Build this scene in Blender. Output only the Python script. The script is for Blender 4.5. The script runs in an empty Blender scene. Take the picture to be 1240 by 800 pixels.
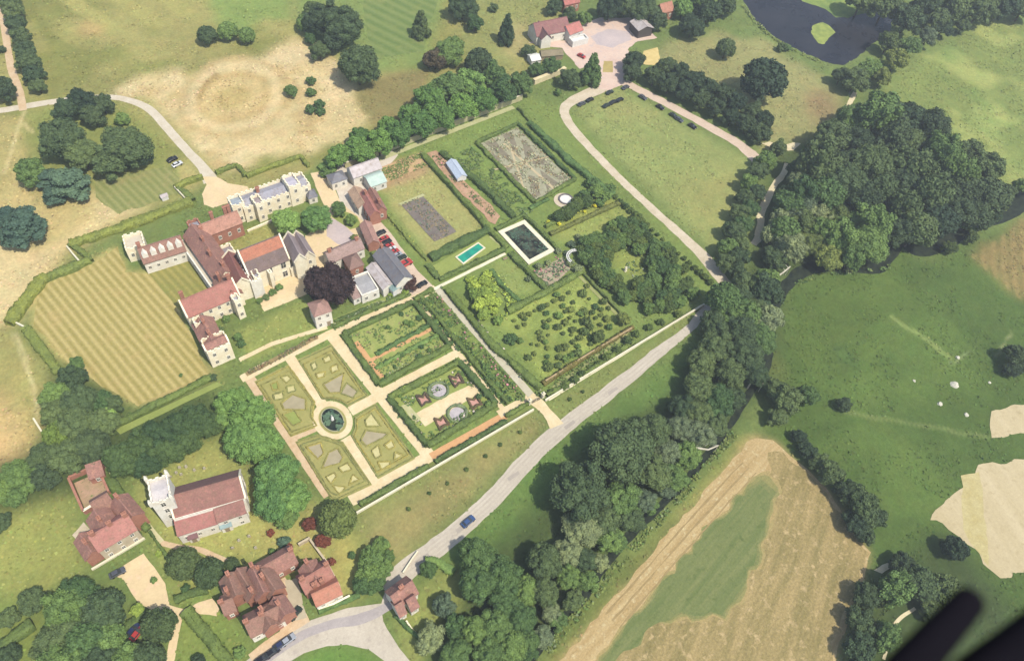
import bpy, bmesh, math, random
import numpy as np
from mathutils import Vector, Matrix
random.seed(7); RNG = np.random.default_rng(7)
S = bpy.context.scene
C = S.collection
# ------------------------------------------------------------------ camera
# garden-aligned world: +X along the long garden walls, +Y towards the park, Z up, metres
_A = np.array([-1219, 1435, -930.]); _B = np.array([1877, 992, -930.])
AX = _B / np.linalg.norm(_B); AY = _A - AX * (_A @ AX); AY /= np.linalg.norm(AY); AZ = np.cross(AX, AY)
HAZE = .00027
H = 215.0; FO = 930.0
def P(x, y, z=0.0):
    """world point at height z seen at a place of the 1240x800 photograph"""
    d = np.array([x - 620, 400 - y, -FO]); w = np.array([AX @ d, AY @ d, AZ @ d])
    t = (z - H) / w[2]
    return Vector((w[0] * t, w[1] * t, z))
def mpp(x, y, z=0.0):
    d = np.array([x - 620, 400 - y, -FO]); w2 = AZ @ d
    return (z - H) / w2            # metres per photo pixel (facing the camera)
cam = bpy.data.cameras.new('camera'); camo = bpy.data.objects.new('camera', cam); C.objects.link(camo)
M3 = Matrix((AX, AY, AZ))
camo.matrix_world = Matrix.Translation((0, 0, H)) @ M3.to_4x4()
cam.sensor_width = 36; cam.lens = FO / 1240 * 36; cam.clip_start = 0.2; cam.clip_end = 9000
S.camera = camo
cam.dof.use_dof = True; cam.dof.focus_distance = 400; cam.dof.aperture_fstop = 0.5   # only the strut beside the window is out of focus
# ------------------------------------------------------------------ light
SUN_EL = 58.0
_p = P(640, 400); _q = P(720, 462)
sd = (_q - _p); SUN_AZ = math.atan2(sd.y, sd.x)                 # towards the sun, in plan
sl = bpy.data.lights.new('sun', 'SUN'); sl.energy = 3.95; sl.angle = math.radians(0.5); sl.color = (1, .95, .86)
so = bpy.data.objects.new('sun', sl); C.objects.link(so)
dv = Vector((math.cos(SUN_AZ) * math.cos(math.radians(SUN_EL)), math.sin(SUN_AZ) * math.cos(math.radians(SUN_EL)), math.sin(math.radians(SUN_EL))))
so.rotation_euler = dv.to_track_quat('Z', 'Y').to_euler(); so.location = dv * 900
w = bpy.data.worlds.new('World'); S.world = w; w.use_nodes = True
nt = w.node_tree; sk = nt.nodes.new('ShaderNodeTexSky'); sk.sky_type = 'NISHITA'; sk.sun_disc = False
sk.sun_elevation = math.radians(SUN_EL); sk.sun_rotation = math.pi / 2 - SUN_AZ; sk.air_density = 1.0; sk.dust_density = 1.5
nt.links.new(sk.outputs[0], nt.nodes['Background'].inputs[0]); nt.nodes['Background'].inputs[1].default_value = 0.15
S.view_settings.view_transform = 'Standard'; S.view_settings.look = 'None'; S.view_settings.exposure = 0.66; S.view_settings.gamma = 1
try: S.view_settings.use_curve_mapping = False
except Exception: pass
S.render.engine = 'CYCLES'; S.cycles.max_bounces = 4; S.cycles.diffuse_bounces = 2; S.cycles.transparent_max_bounces = 4
S.cycles.caustics_reflective = False; S.cycles.caustics_refractive = False
# ------------------------------------------------------------------ materials
KEXP = 1.72          # observed sunlit colour = albedo * KEXP
def lin(c): return tuple(((v / 255) / 12.92 if v / 255 <= .04045 else ((v / 255 + .055) / 1.055) ** 2.4) for v in c)
def alb(c, k=1.0): return tuple(min(.82, v / KEXP * k) for v in lin(c))
MATS = {}
def nodes(name):
    m = bpy.data.materials.new(name); m.use_nodes = True; n = m.node_tree
    return m, n, n.nodes['Principled BSDF']
def mix(n, a, b, fac, mode='MIX'):
    x = n.nodes.new('ShaderNodeMix'); x.data_type = 'RGBA'; x.blend_type = mode
    for s, v in ((x.inputs[6], a), (x.inputs[7], b), (x.inputs[0], fac)):
        if hasattr(v, 'links'): n.links.new(v, s)
        elif isinstance(v, (int, float)): s.default_value = v
        else: s.default_value = (*v, 1)
    return x.outputs[2]
def noise(n, scale, detail=3, rough=.6, vec=None, stretch=None):
    t = n.nodes.new('ShaderNodeTexNoise'); t.inputs['Scale'].default_value = scale; t.inputs['Detail'].default_value = detail; t.inputs['Roughness'].default_value = rough
    if vec is None:
        g = n.nodes.new('ShaderNodeNewGeometry'); vec = g.outputs['Position']
    if stretch:
        mp = n.nodes.new('ShaderNodeMapping'); mp.vector_type = 'TEXTURE'; mp.inputs['Scale'].default_value = stretch[0]; mp.inputs['Rotation'].default_value = (0, 0, stretch[1]); n.links.new(vec, mp.inputs[0]); vec = mp.outputs[0]
    n.links.new(vec, t.inputs['Vector'])
    return t.outputs['Fac']
def ramp(n, v, lo, hi, a=0., b=1.):
    r = n.nodes.new('ShaderNodeMapRange'); r.inputs[1].default_value = lo; r.inputs[2].default_value = hi; r.inputs[3].default_value = a; r.inputs[4].default_value = b
    n.links.new(v, r.inputs[0]); return r.outputs[0]
def mottled(name, c1, c2, s1=.25, s2=2.0, amt=.35, rough=.95, c3=None, stretch=None, k=1.0, bump=0.0):
    """two-tone ground or wall material: broad patches of c2 in c1, fine grain on top"""
    if name in MATS: return MATS[name]
    m, n, b = nodes(name); tiled = 'tile' in name or 'roof' in name
    if tiled: amt *= 1.45
    f = ramp(n, noise(n, s1, 4, .65, stretch=stretch), .35, .65)
    col = mix(n, alb(c1, k), alb(c2, k), f)
    if c3: col = mix(n, col, alb(c3, k), ramp(n, noise(n, s2 * .35, 3, .6), .55, .72))
    if tiled:      # lichen, soot and patched courses
        col = mix(n, col, alb((146, 124, 100), k), ramp(n, noise(n, .8, 5, .8), .5, .68, .12, .7)); col = mix(n, col, alb((96, 80, 72), k), ramp(n, noise(n, 1.7, 4, .8), .6, .74, 0, .6))
    g = ramp(n, noise(n, s2, 4, .8), .28, .72, 1 - amt, 1 + amt)
    cc = n.nodes.new('ShaderNodeCombineColor')
    for i in range(3): n.links.new(g, cc.inputs[i])
    col = mix(n, col, cc.outputs[0], 1.0, 'MULTIPLY')
    n.links.new(col, b.inputs['Base Color']); b.inputs['Roughness'].default_value = rough; b.inputs['Specular IOR Level'].default_value = .15
    if bump:
        bp = n.nodes.new('ShaderNodeBump'); bp.inputs['Strength'].default_value = bump; bp.inputs['Distance'].default_value = .3
        n.links.new(noise(n, s2, 3, .7), bp.inputs['Height']); n.links.new(bp.outputs[0], b.inputs['Normal'])
    MATS[name] = m; return m
def plain(name, c, rough=.6, metal=0., k=1.0, spec=.3):
    if name in MATS: return MATS[name]
    m, n, b = nodes(name)
    g = ramp(n, noise(n, 1.3, 3), .3, .7, .88, 1.1)
    cc = n.nodes.new('ShaderNodeCombineColor')
    for i in range(3): n.links.new(g, cc.inputs[i])
    n.links.new(mix(n, alb(c, k), cc.outputs[0], 1.0, 'MULTIPLY'), b.inputs['Base Color'])
    b.inputs['Roughness'].default_value = rough; b.inputs['Metallic'].default_value = metal; b.inputs['Specular IOR Level'].default_value = spec
    MATS[name] = m; return m
def leafmat(name, c, var=.28, hue=(1, 1, 1), k=1.0):
    if name in MATS: return MATS[name]
    m, n, b = nodes(name)
    oi = n.nodes.new('ShaderNodeObjectInfo')
    base = alb(c, k)
    lo = tuple(v * (1 - var * .9) * h for v, h in zip(base, (.9, 1, 1.08))); hi = tuple(v * (1 + var * 1.5) * h for v, h in zip(base, (1.18, 1.06, .86)))
    col = mix(n, lo, hi, oi.outputs['Random'])
    f = ramp(n, noise(n, .38, 3, .7), .36, .64)
    col = mix(n, mix(n, col, (.78, .8, .82), 1.0, 'MULTIPLY'), mix(n, col, (1.22, 1.18, 1.06), 1.0, 'MULTIPLY'), f)
    f2 = ramp(n, noise(n, 2.6, 2, .7), .3, .7, .7, 1.3)
    cc = n.nodes.new('ShaderNodeCombineColor')
    for i in range(3): n.links.new(f2, cc.inputs[i])
    col = mix(n, col, cc.outputs[0], 1.0, 'MULTIPLY')
    n.links.new(col, b.inputs['Base Color']); b.inputs['Roughness'].default_value = .75; b.inputs['Specular IOR Level'].default_value = .2
    MATS[name] = m; return m
def striped(name, c1, c2, ang, period, sharp=1.5, c3=None, wobble=.8, amt=.18, f3=(.5, .7), s3=.12, k=.89):
    """mown or drilled rows running along ang (degrees in plan)"""
    m, n, b = nodes(name); g = n.nodes.new('ShaderNodeNewGeometry'); a = math.radians(ang)
    d = n.nodes.new('ShaderNodeVectorMath'); d.operation = 'DOT_PRODUCT'; n.links.new(g.outputs['Position'], d.inputs[0]); d.inputs[1].default_value = (math.sin(a) * 2 * math.pi / period, -math.cos(a) * 2 * math.pi / period, 0)
    ad = n.nodes.new('ShaderNodeMath'); ad.operation = 'MULTIPLY_ADD'; n.links.new(noise(n, .09, 3, .6), ad.inputs[0]); ad.inputs[1].default_value = wobble * 6; n.links.new(d.outputs['Value'], ad.inputs[2])
    sn = n.nodes.new('ShaderNodeMath'); sn.operation = 'SINE'; n.links.new(ad.outputs[0], sn.inputs[0])
    jt = n.nodes.new('ShaderNodeMath'); jt.operation = 'MULTIPLY_ADD'; n.links.new(noise(n, .7, 3, .7), jt.inputs[0]); jt.inputs[1].default_value = 2.4; n.links.new(sn.outputs[0], jt.inputs[2])
    f = ramp(n, jt.outputs[0], 1.2 - 1 / sharp, 1.2 + 1 / sharp)
    col = mix(n, alb(c1, k), alb(c2, k), f)
    if c3: col = mix(n, col, alb(c3, k), ramp(n, noise(n, s3, 5, .7), f3[0], f3[1], 0, .8))
    gr = ramp(n, noise(n, 1.4, 4, .75), .25, .75, 1 - amt, 1 + amt); cc = n.nodes.new('ShaderNodeCombineColor')
    for i in range(3): n.links.new(gr, cc.inputs[i])
    col = mix(n, col, cc.outputs[0], 1.0, 'MULTIPLY'); n.links.new(col, b.inputs['Base Color']); b.inputs['Roughness'].default_value = .95; b.inputs['Specular IOR Level'].default_value = .1
    bp = n.nodes.new('ShaderNodeBump'); bp.inputs['Strength'].default_value = .6; bp.inputs['Distance'].default_value = .25; n.links.new(jt.outputs[0], bp.inputs['Height']); n.links.new(bp.outputs[0], b.inputs['Normal'])
    MATS[name] = m; return m
LEAF = dict(
    dark=leafmat('dark_foliage', (88, 108, 70)), mid=leafmat('green_foliage', (98, 126, 72)), light=leafmat('light_foliage', (122, 156, 86)),
    bright=leafmat('bright_foliage', (110, 146, 80), .15), olive=leafmat('olive_foliage', (110, 126, 70)), grey=leafmat('grey_foliage', (122, 138, 102)),
    cedar=leafmat('cedar_foliage', (84, 110, 92)), copper=leafmat('copper_foliage', (58, 46, 50), .12), red=leafmat('red_foliage', (128, 74, 58), .15),
    lime=leafmat('lime_foliage', (154, 178, 84)), yew=leafmat('yew_foliage', (94, 114, 62), .2), box=leafmat('box_foliage', (138, 142, 78), .12),
    deep=leafmat('deep_foliage', (71, 90, 62)), yellow=leafmat('yellow_foliage', (226, 226, 70), .1), plantmix=leafmat('border_foliage', (104, 124, 72), .2))
BARK = mottled('bark', (110, 95, 75), (80, 70, 58), 1.5, 6)
STONE = mottled('sandstone', (250, 240, 210), (242, 226, 190), .3, 1.5, .16, k=1.22)
STONE2 = mottled('pale_stone', (250, 244, 226), (238, 228, 206), .4, 1.5, .13, k=1.1)
BRICK = mottled('brick', (196, 140, 116), (176, 122, 100), .5, 3, .22)
TILE = mottled('red_clay_tile', (178, 130, 116), (158, 114, 103), .35, 2.2, .24, c3=(206, 150, 128))
TILE2 = mottled('brown_clay_tile', (170, 128, 112), (150, 112, 99), .4, 2.4, .26, c3=(176, 132, 112))
TILE3 = mottled('orange_clay_tile', (208, 138, 108), (190, 120, 97), .4, 2.2, .2)
TILEG = mottled('lichened_tile', (140, 120, 116), (118, 104, 102), .4, 2, .22)
LEAD = mottled('lead_roof', (190, 190, 198), (168, 168, 178), .3, 1.2, .14, rough=.6)
SLATE = mottled('slate_roof', (138, 140, 146), (120, 122, 130), .5, 2, .16, rough=.7)
PALER = mottled('pale_roof', (226, 216, 212), (204, 194, 190), .4, 1.6, .14)
RED = mottled('bright_red_roof', (216, 140, 130), (198, 122, 114), .5, 2, .15)
GLASS = plain('window_glass', (66, 70, 70), .15, spec=.6)
WHITE = plain('white_paint', (244, 240, 228), .6)
DARKP = plain('dark_paint', (40, 40, 44), .5)
WOOD = plain('weathered_wood', (170, 150, 120), .8)
# ------------------------------------------------------------------ object helpers
def tag(o, label=None, cat=None, group=None, kind=None):
    if label: o['label'] = label
    if cat: o['category'] = cat
    if group: o['group'] = group
    if kind: o['kind'] = kind
    return o
def link(name, me, mat=None, parent=None, loc=None):
    o = bpy.data.objects.new(name, me); C.objects.link(o)
    if mat is not None and me is not None and not me.materials: me.materials.append(mat)
    if parent is not None: o.parent = parent
    if loc is not None: o.location = loc
    return o
def empty(name, loc=(0, 0, 0), rz=0):
    o = bpy.data.objects.new(name, None); C.objects.link(o); o.location = loc; o.rotation_euler = (0, 0, rz); o.empty_display_size = .5
    return o
def bm_obj(name, bm, mat, parent=None, loc=None, smooth=False):
    me = bpy.data.meshes.new(name); bm.normal_update(); bm.to_mesh(me); bm.free()
    if smooth:
        for p in me.polygons: p.use_smooth = True
    return link(name, me, mat, parent, loc)
def np_mesh(name, v, quads, tris=None):
    me = bpy.data.meshes.new(name); v = np.asarray(v, dtype=np.float32)
    nq = len(quads); ntr = 0 if tris is None else len(tris)
    me.vertices.add(len(v)); me.vertices.foreach_set('co', v.ravel())
    loops = np.asarray(quads, dtype=np.int32).ravel()
    if ntr: loops = np.concatenate([loops, np.asarray(tris, dtype=np.int32).ravel()])
    me.loops.add(len(loops)); me.loops.foreach_set('vertex_index', loops)
    st = np.arange(nq) * 4
    if ntr: st = np.concatenate([st, nq * 4 + np.arange(ntr) * 3])
    me.polygons.add(nq + ntr); me.polygons.foreach_set('loop_start', st.astype(np.int32))
    me.update(calc_edges=True); return me
def box(bm, cx, cy, cz, sx, sy, sz, rz=0.0, o=(0, 0, 0)):
    m = Matrix.Translation(Vector(o) + Vector((cx, cy, cz))) @ Matrix.Rotation(rz, 4, 'Z') @ Matrix.Diagonal((sx, sy, sz, 1))
    return bmesh.ops.create_cube(bm, size=1.0, matrix=m)['verts']
def vnoise(x, y, cell, seed=0):
    r = np.random.default_rng(seed).random((256, 256)); u = np.asarray(x) / cell; v = np.asarray(y) / cell
    iu = np.floor(u).astype(int); iv = np.floor(v).astype(int); fu = u - iu; fv = v - iv
    fu = fu * fu * (3 - 2 * fu); fv = fv * fv * (3 - 2 * fv)
    g = lambda a, b: r[a % 256, b % 256]
    return (g(iu, iv) * (1 - fu) + g(iu + 1, iv) * fu) * (1 - fv) + (g(iu, iv + 1) * (1 - fu) + g(iu + 1, iv + 1) * fu) * fv
ZK = [0]; EXCL = []
def nextz(): ZK[0] += 1; return 0.012 + ZK[0] * 0.0014
def smooth_line(pts, n=8):
    if len(pts) < 3: return [Vector(p) for p in pts]
    p = [Vector(a) for a in pts]; p = [p[0] * 2 - p[1]] + p + [p[-1] * 2 - p[-2]]; out = []
    for i in range(1, len(p) - 2):
        for k in range(n):
            t = k / n; a, b, c, d = p[i - 1:i + 3]
            out.append(.5 * ((2 * b) + (c - a) * t + (2 * a - 5 * b + 4 * c - d) * t * t + (3 * b - a - 3 * c + d) * t ** 3))
    out.append(p[-2]); return out
def resample(pts, step):
    out = [pts[0]]
    for a, b in zip(pts, pts[1:]):
        L = (b - a).length; k = max(1, int(round(L / step)))
        out += [a.lerp(b, (i + 1) / k) for i in range(k)]
    return out
def sheet(name, px, mat, wob=0.0, world=None, z=None, label=None):
    """a flat crisp-edged piece of the setting"""
    pts = [P(*p) for p in px] if world is None else [Vector((*p[:2], 0)) for p in world]
    if wob:
        pts = resample(pts + [pts[0]], 2.0)[:-1]
        for p in pts:
            p.x += (vnoise(p.x, p.y, 3.1, 3) - .5) * 2 * wob; p.y += (vnoise(p.x, p.y, 2.7, 4) - .5) * 2 * wob
    EXCL.append([(p.x, p.y) for p in pts])
    z = nextz() if z is None else z
    bm = bmesh.new(); f = bm.faces.new([bm.verts.new((p.x, p.y, z)) for p in pts])
    bm.normal_update()
    if f.normal.z < 0: f.normal_flip()
    bmesh.ops.triangulate(bm, faces=[f])
    return tag(bm_obj(name, bm, mat), kind='structure')
def strip(name, px, wd, mat, curve=True, wob=0.12, world=None):
    pts = [P(*p) for p in px] if world is None else [Vector(p) for p in world]
    if curve: pts = smooth_line(pts, 6)
    pts = resample(pts, 2.5); n = len(pts); z = nextz(); bm = bmesh.new(); prev = None; le = []; re_ = []
    for i, p in enumerate(pts):
        d = (pts[min(n - 1, i + 1)] - pts[max(0, i - 1)]).normalized(); q = Vector((-d.y, d.x, 0))
        t = i / (n - 1); ww = wd if isinstance(wd, (int, float)) else np.interp(t, np.linspace(0, 1, len(wd)), wd)
        a = p + q * (ww / 2 + (vnoise(p.x, p.y, 3., 5) - .5) * 2 * wob); b = p - q * (ww / 2 + (vnoise(p.x, p.y, 3., 6) - .5) * 2 * wob)
        le.append((a.x, a.y)); re_.append((b.x, b.y))
        va = bm.verts.new((a.x, a.y, z)); vb = bm.verts.new((b.x, b.y, z))
        if prev: bm.faces.new((prev[1], vb, va, prev[0]))
        prev = (va, vb)
    EXCL.append(le + re_[::-1])
    return tag(bm_obj(name, bm, mat), kind='structure')
ORD = 'first second third fourth fifth sixth seventh eighth ninth tenth eleventh twelfth thirteenth fourteenth fifteenth sixteenth seventeenth eighteenth nineteenth twentieth'.split()
def pip(x, y, poly):
    c = np.zeros(np.shape(x), bool); j = len(poly) - 1
    for i in range(len(poly)):
        xi, yi = poly[i]; xj, yj = poly[j]
        with np.errstate(divide='ignore', invalid='ignore'):
            c ^= ((yi > y) != (yj > y)) & (x < (xj - xi) * (y - yi) / (yj - yi + 1e-12) + xi)
        j = i
    return c
# ------------------------------------------------------------------ the ground: one sheet, meadow / straw / lawn zones as albedo
GX0, GX1, GY0, GY1, GS = -140., 590., -130., 480., 1.1
nx = int((GX1 - GX0) / GS) + 1; ny = int((GY1 - GY0) / GS) + 1
gx, gy = np.meshgrid(np.linspace(GX0, GX1, nx), np.linspace(GY0, GY1, ny))
_c = gx[..., None] * AX + gy[..., None] * AY + (-H) * AZ
ipx = 620 + FO * _c[..., 0] / -_c[..., 2]; ipy = 400 - FO * _c[..., 1] / -_c[..., 2]
_jx = (vnoise(gx, gy, 9, 11) - .5) + (vnoise(gx, gy, 3.5, 12) - .5) * .6; _jy = (vnoise(gx, gy, 9, 13) - .5) + (vnoise(gx, gy, 3.5, 14) - .5) * .6
gcol = np.zeros((ny, nx, 3)); gcol[:] = alb((126, 142, 78), .89)
def blur(m, k):
    for ax in (0, 1):
        for _ in range(2):
            pad = [(0, 0), (0, 0)]; pad[ax] = (k + 1, k); q = np.cumsum(np.pad(m, pad, 'edge'), axis=ax)
            n = m.shape[ax]; m = (np.take(q, range(2 * k + 1, 2 * k + 1 + n), ax) - np.take(q, range(0, n), ax)) / (2 * k + 1)
    return m
def paint(poly, c, soft=2, jit=10., amt=1.0, mod=None, k=.89):
    global gcol
    m = pip(ipx + _jx * jit, ipy + _jy * jit, poly).astype(float)
    if soft: m = blur(m, soft)
    if mod is not None: m = m * mod
    gcol = gcol * (1 - m[..., None] * amt) + np.array(alb(c, k)) * m[..., None] * amt
def ptrack(pts, c, wpx, amt=.7):
    global gcol
    d = np.full(ipx.shape, 1e9); X = ipx + _jx * 3; Y = ipy + _jy * 3
    for (ax, ay), (bx, by) in zip(pts, pts[1:]):
        L = (bx - ax) ** 2 + (by - ay) ** 2; t = np.clip(((X - ax) * (bx - ax) + (Y - ay) * (by - ay)) / L, 0, 1)
        d = np.minimum(d, np.hypot(X - ax - t * (bx - ax), Y - ay - t * (by - ay)))
    m = np.clip(1.5 - d / wpx, 0, 1) * amt
    gcol = gcol * (1 - m[..., None]) + np.array(alb(c)) * m[..., None]
def stripes(ang, period, ph=0., sharp=2.5):
    a = math.radians(ang); u = gx * math.sin(a) - gy * math.cos(a) + (vnoise(gx, gy, 14, 21) - .5) * 1.2
    return np.clip(.5 + sharp * .5 * np.sin(2 * math.pi * (u / period + ph)), 0, 1) * (.7 + .4 * vnoise(gx, gy, 7, 22))
def cloud(cell, lo, hi, seed):
    v = .65 * vnoise(gx, gy, cell, seed) + .35 * vnoise(gx, gy, cell / 2.7, seed + 1); return np.clip((v - lo) / (hi - lo), 0, 1)
# park, upper left
paint([(-200, -200), (720, -200), (668, 60), (640, 95), (400, 190), (250, 215), (90, 300), (0, 400), (-200, 460)], (176, 168, 102), 4)
paint([(-200, -200), (720, -200), (668, 60), (640, 95), (400, 190), (250, 215), (0, 230), (-200, 200)], (150, 150, 82), 2, mod=cloud(26, .45, .7, 31))
paint([(60, -60), (250, -60), (240, 20), (130, 40), (70, 60)], (186, 178, 106), 3, mod=stripes(-75, 16, .1))
paint([(95, 32), (128, 28), (122, 46), (98, 46)], (206, 176, 116), 2)
paint([(250, -60), (368, -60), (352, 22), (300, 32), (262, 36)], (148, 166, 90), 2)
paint([(350, -60), (570, -60), (524, 40), (522, 82), (440, 86), (360, 30)], (142, 158, 88), 2)
paint([(55, 118), (60, 104), (160, 92), (240, 78), (330, 52), (338, 62), (290, 78), (190, 96)], (152, 150, 86), 3)
STRAW = [(138, 112), (165, 97), (235, 86), (330, 62), (362, 42), (410, 85), (430, 112), (448, 140), (420, 168), (330, 190), (262, 212), (214, 150), (180, 120)]
paint(STRAW, (228, 204, 150), 2, 16)
paint(STRAW, (238, 214, 164), 2, 12, mod=cloud(13, .5, .75, 41))
paint(STRAW, (208, 180, 122), 2, 12, mod=cloud(8, .58, .8, 43), amt=.7)
for rx, ry, c in ((66, 50, (206, 178, 122)), (60, 44, (236, 212, 160)), (46, 33, (204, 176, 116)), (38, 26, (222, 196, 138)), (22, 14, (200, 176, 114))):
    paint([(282 + rx * math.cos(t * .3491) - 8 * math.sin(t * .3491), 118 + ry * math.sin(t * .3491)) for t in range(18)], c, 1, 5, .85)
ptrack([(240, 118), (252, 98), (262, 92)], (178, 150, 96), 3)
paint([(428, 112), (470, 88), (522, 82), (516, 128), (455, 158), (446, 140)], (154, 142, 90), 1, 5)
paint([(565, -60), (700, -60), (640, 60), (610, 90), (560, 70)], (158, 160, 94), 3)
paint([(610, 30), (640, 20), (640, 60), (612, 80)], (190, 172, 120), 3, amt=.7)
# left of the mansion
paint([(-200, 150), (30, 150), (25, 200), (60, 250), (130, 232), (220, 186), (240, 215), (85, 296), (20, 385), (-200, 470)], (214, 192, 130), 3)
paint([(-200, 140), (28, 140), (20, 200), (0, 240), (-200, 250)], (190, 176, 112), 3)
paint([(32, 132), (140, 122), (190, 158), (216, 212), (130, 214), (40, 200)], (150, 156, 84), 3)
paint([(108, 205), (165, 208), (210, 198), (226, 232), (140, 262), (112, 236)], (168, 168, 98), 2)
paint([(108, 205), (165, 208), (210, 198), (226, 232), (140, 262), (112, 236)], (146, 152, 84), 0, 3, mod=stripes(-80, 3.4), amt=.8)
paint([(0, 390), (16, 395), (66, 455), (60, 520), (20, 560), (-200, 640), (-200, 400)], (178, 168, 102), 2)
paint([(-200, 460), (2, 480), (30, 520), (42, 545), (4, 575), (-200, 640)], (224, 192, 132), 3)
ptrack([(18, 405), (32, 440), (40, 470), (46, 510)], (216, 200, 146), 3, .6)
ptrack([(28, 135), (14, 180), (4, 210)], (214, 196, 140), 2.5)
ptrack([(28, 150), (40, 160)], (214, 196, 140), 2)
paint([(-60, 285), (60, 300), (118, 264), (98, 226), (132, 244), (176, 250), (76, 300), (20, 384), (-60, 410)], (230, 206, 152), 2, 8)
# moat field with mowing stripes
MOAT = [(44, 352), (60, 340), (110, 318), (142, 296), (152, 330), (180, 330), (222, 306), (262, 345), (215, 380), (250, 452), (166, 492), (140, 480), (82, 442), (40, 394)]
paint(MOAT, (204, 188, 118), 1, 4)
paint(MOAT, (216, 190, 122), 1, 4, mod=cloud(12, .5, .8, 51))
paint([(150, 455), (166, 492), (262, 455), (246, 440), (180, 470)], (216, 184, 124), 2, 6, .8)
paint([(180, 330), (222, 306), (262, 345), (218, 375)], (178, 170, 92), 1, 3, .55)
# lawns by the mansion
paint([(284, 402), (370, 360), (394, 398), (300, 440)], (160, 168, 92), 1, 3)
paint([(258, 300), (300, 280), (345, 262), (350, 285), (300, 312), (270, 318)], (170, 166, 96), 1, 2)
paint([(262, 214), (375, 192), (376, 206), (260, 246)], (172, 164, 100), 1, 2)
# walled garden base
paint([(425, 200), (632, 122), (872, 348), (652, 488), (430, 608), (300, 455), (400, 395), (505, 340)], (136, 154, 82), 1, 1)
paint([(455, 215), (515, 195), (590, 275), (520, 312), (480, 262)], (178, 174, 108), 1, 3)
paint([(460, 200), (512, 186), (522, 208), (462, 232)], (200, 162, 122), 1, 3, .8)
paint([(468, 262), (500, 300), (522, 312), (520, 318), (470, 272)], (190, 184, 104), 1, 2, .7)
paint([(576, 172), (560, 180), (640, 262), (660, 250)], (138, 158, 84), 1, 1)
paint([(600, 386), (704, 331), (764, 396), (660, 458)], (146, 160, 84), 1, 1)
paint([(600, 386), (704, 331), (764, 396), (660, 458)], (170, 182, 96), 1, 1, mod=cloud(9, .45, .75, 61))
paint([(668, 286), (752, 250), (768, 262), (700, 298)], (160, 168, 92), 1, 2)
paint([(740, 305), (782, 302), (795, 325), (770, 335), (745, 325)], (160, 170, 88), 1, 3)
paint([(596, 318), (622, 312), (648, 352), (606, 362)], (150, 162, 90), 1, 1)
paint([(668, 272), (742, 240), (748, 248), (676, 284)], (170, 170, 84), 1, 2, .7)
# car park field and verges
paint([(640, 118), (690, 134), (872, 336), (868, 346), (632, 124)], (136, 152, 80), 1, 2)
paint([(690, 132), (746, 104), (914, 196), (872, 312), (866, 310)], (158, 166, 98), 2, 4)
paint([(735, 108), (800, 140), (770, 150), (720, 130)], (172, 168, 104), 3, 4, .6)
paint([(820, 230), (880, 200), (905, 205), (870, 300)], (170, 166, 100), 4, 4, .7)
# upper right
paint([(780, 70), (820, 50), (880, 40), (935, 52), (1024, 112), (985, 168), (930, 190), (920, 150)], (168, 164, 106), 2)
paint([(968, 112), (1005, 105), (1018, 130), (990, 160)], (166, 144, 100), 3)
paint([(1062, 112), (1100, 80), (1190, 26), (1400, -40), (1400, 260), (1215, 238), (1150, 172)], (144, 156, 84), 3)
paint([(1062, 112), (1100, 80), (1190, 26), (1400, -40), (1400, 260), (1215, 238), (1150, 172)], (176, 182, 104), 2, mod=cloud(20, .45, .7, 71))
paint([(1062, 112), (1100, 80), (1190, 26), (1400, -40), (1400, 260), (1215, 238), (1150, 172)], (124, 152, 78), 2, mod=cloud(24, .52, .75, 77), amt=.7)
# right meadow
MEAD = [(944, 345), (1085, 300), (1130, 318), (1240, 262), (1400, 220), (1400, 900), (1060, 900), (1050, 660), (930, 520), (935, 430)]
paint(MEAD, (93, 115, 55), 3)
paint(MEAD, (108, 130, 62), 2, mod=cloud(30, .5, .75, 81), amt=.8)
paint([(950, 345), (1050, 320), (1060, 400), (1000, 460), (945, 440)], (102, 122, 57), 6, amt=.8)
paint([(1178, 312), (1240, 262), (1400, 230), (1400, 385), (1240, 366)], (150, 134, 82), 2)
paint([(1178, 312), (1240, 262), (1400, 230), (1400, 385), (1240, 366)], (176, 152, 98), 0, 4, mod=stripes(35, 4.0), amt=.5)
ptrack([(1080, 384), (1150, 432)], (146, 160, 92), 2.2); ptrack([(1150, 440), (1165, 432), (1178, 425)], (150, 164, 110), 1.6, .6)
ptrack([(1025, 498), (1060, 505), (1130, 518), (1200, 530)], (136, 148, 88), 2, .6); ptrack([(1225, 402), (1206, 432)], (150, 156, 106), 1.6, .6)
paint([(1012, 424), (1020, 418), (1030, 432), (1038, 444), (1026, 440), (1014, 436)], (76, 100, 54), 1, 2, .8)
paint([(1014, 426), (1020, 421), (1028, 433), (1032, 440), (1024, 437)], (100, 124, 62), 0, 2)
# road meadow and verges
paint([(528, 690), (650, 545), (700, 520), (870, 396), (850, 470), (700, 560), (640, 690), (560, 700)], (112, 138, 70), 2)
paint([(528, 690), (650, 545), (700, 520), (870, 396), (850, 470), (700, 560), (640, 690), (560, 700)], (124, 150, 78), 2, mod=cloud(10, .5, .75, 91), amt=.7)
paint([(436, 618), (648, 496), (660, 518), (560, 610), (476, 690), (440, 650)], (168, 158, 100), 2, 3)
paint([(436, 618), (648, 496), (652, 506), (445, 630)], (138, 150, 82), 2, 3, .8)
paint([(660, 490), (850, 374), (834, 396), (700, 505), (672, 512)], (144, 152, 86), 1, 3)
# stubble field
FIELD = [(640, 830), (668, 800), (780, 672), (902, 534), (916, 528), (934, 531), (1000, 590), (1052, 668), (1046, 700), (1020, 760), (1000, 860), (620, 860)]
paint(FIELD, (208, 176, 124), 1, 5)
paint([(640, 815), (660, 795), (780, 662), (898, 524), (906, 532), (790, 670), (672, 806), (650, 830)], (150, 152, 80), 1, 4, .85)
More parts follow.
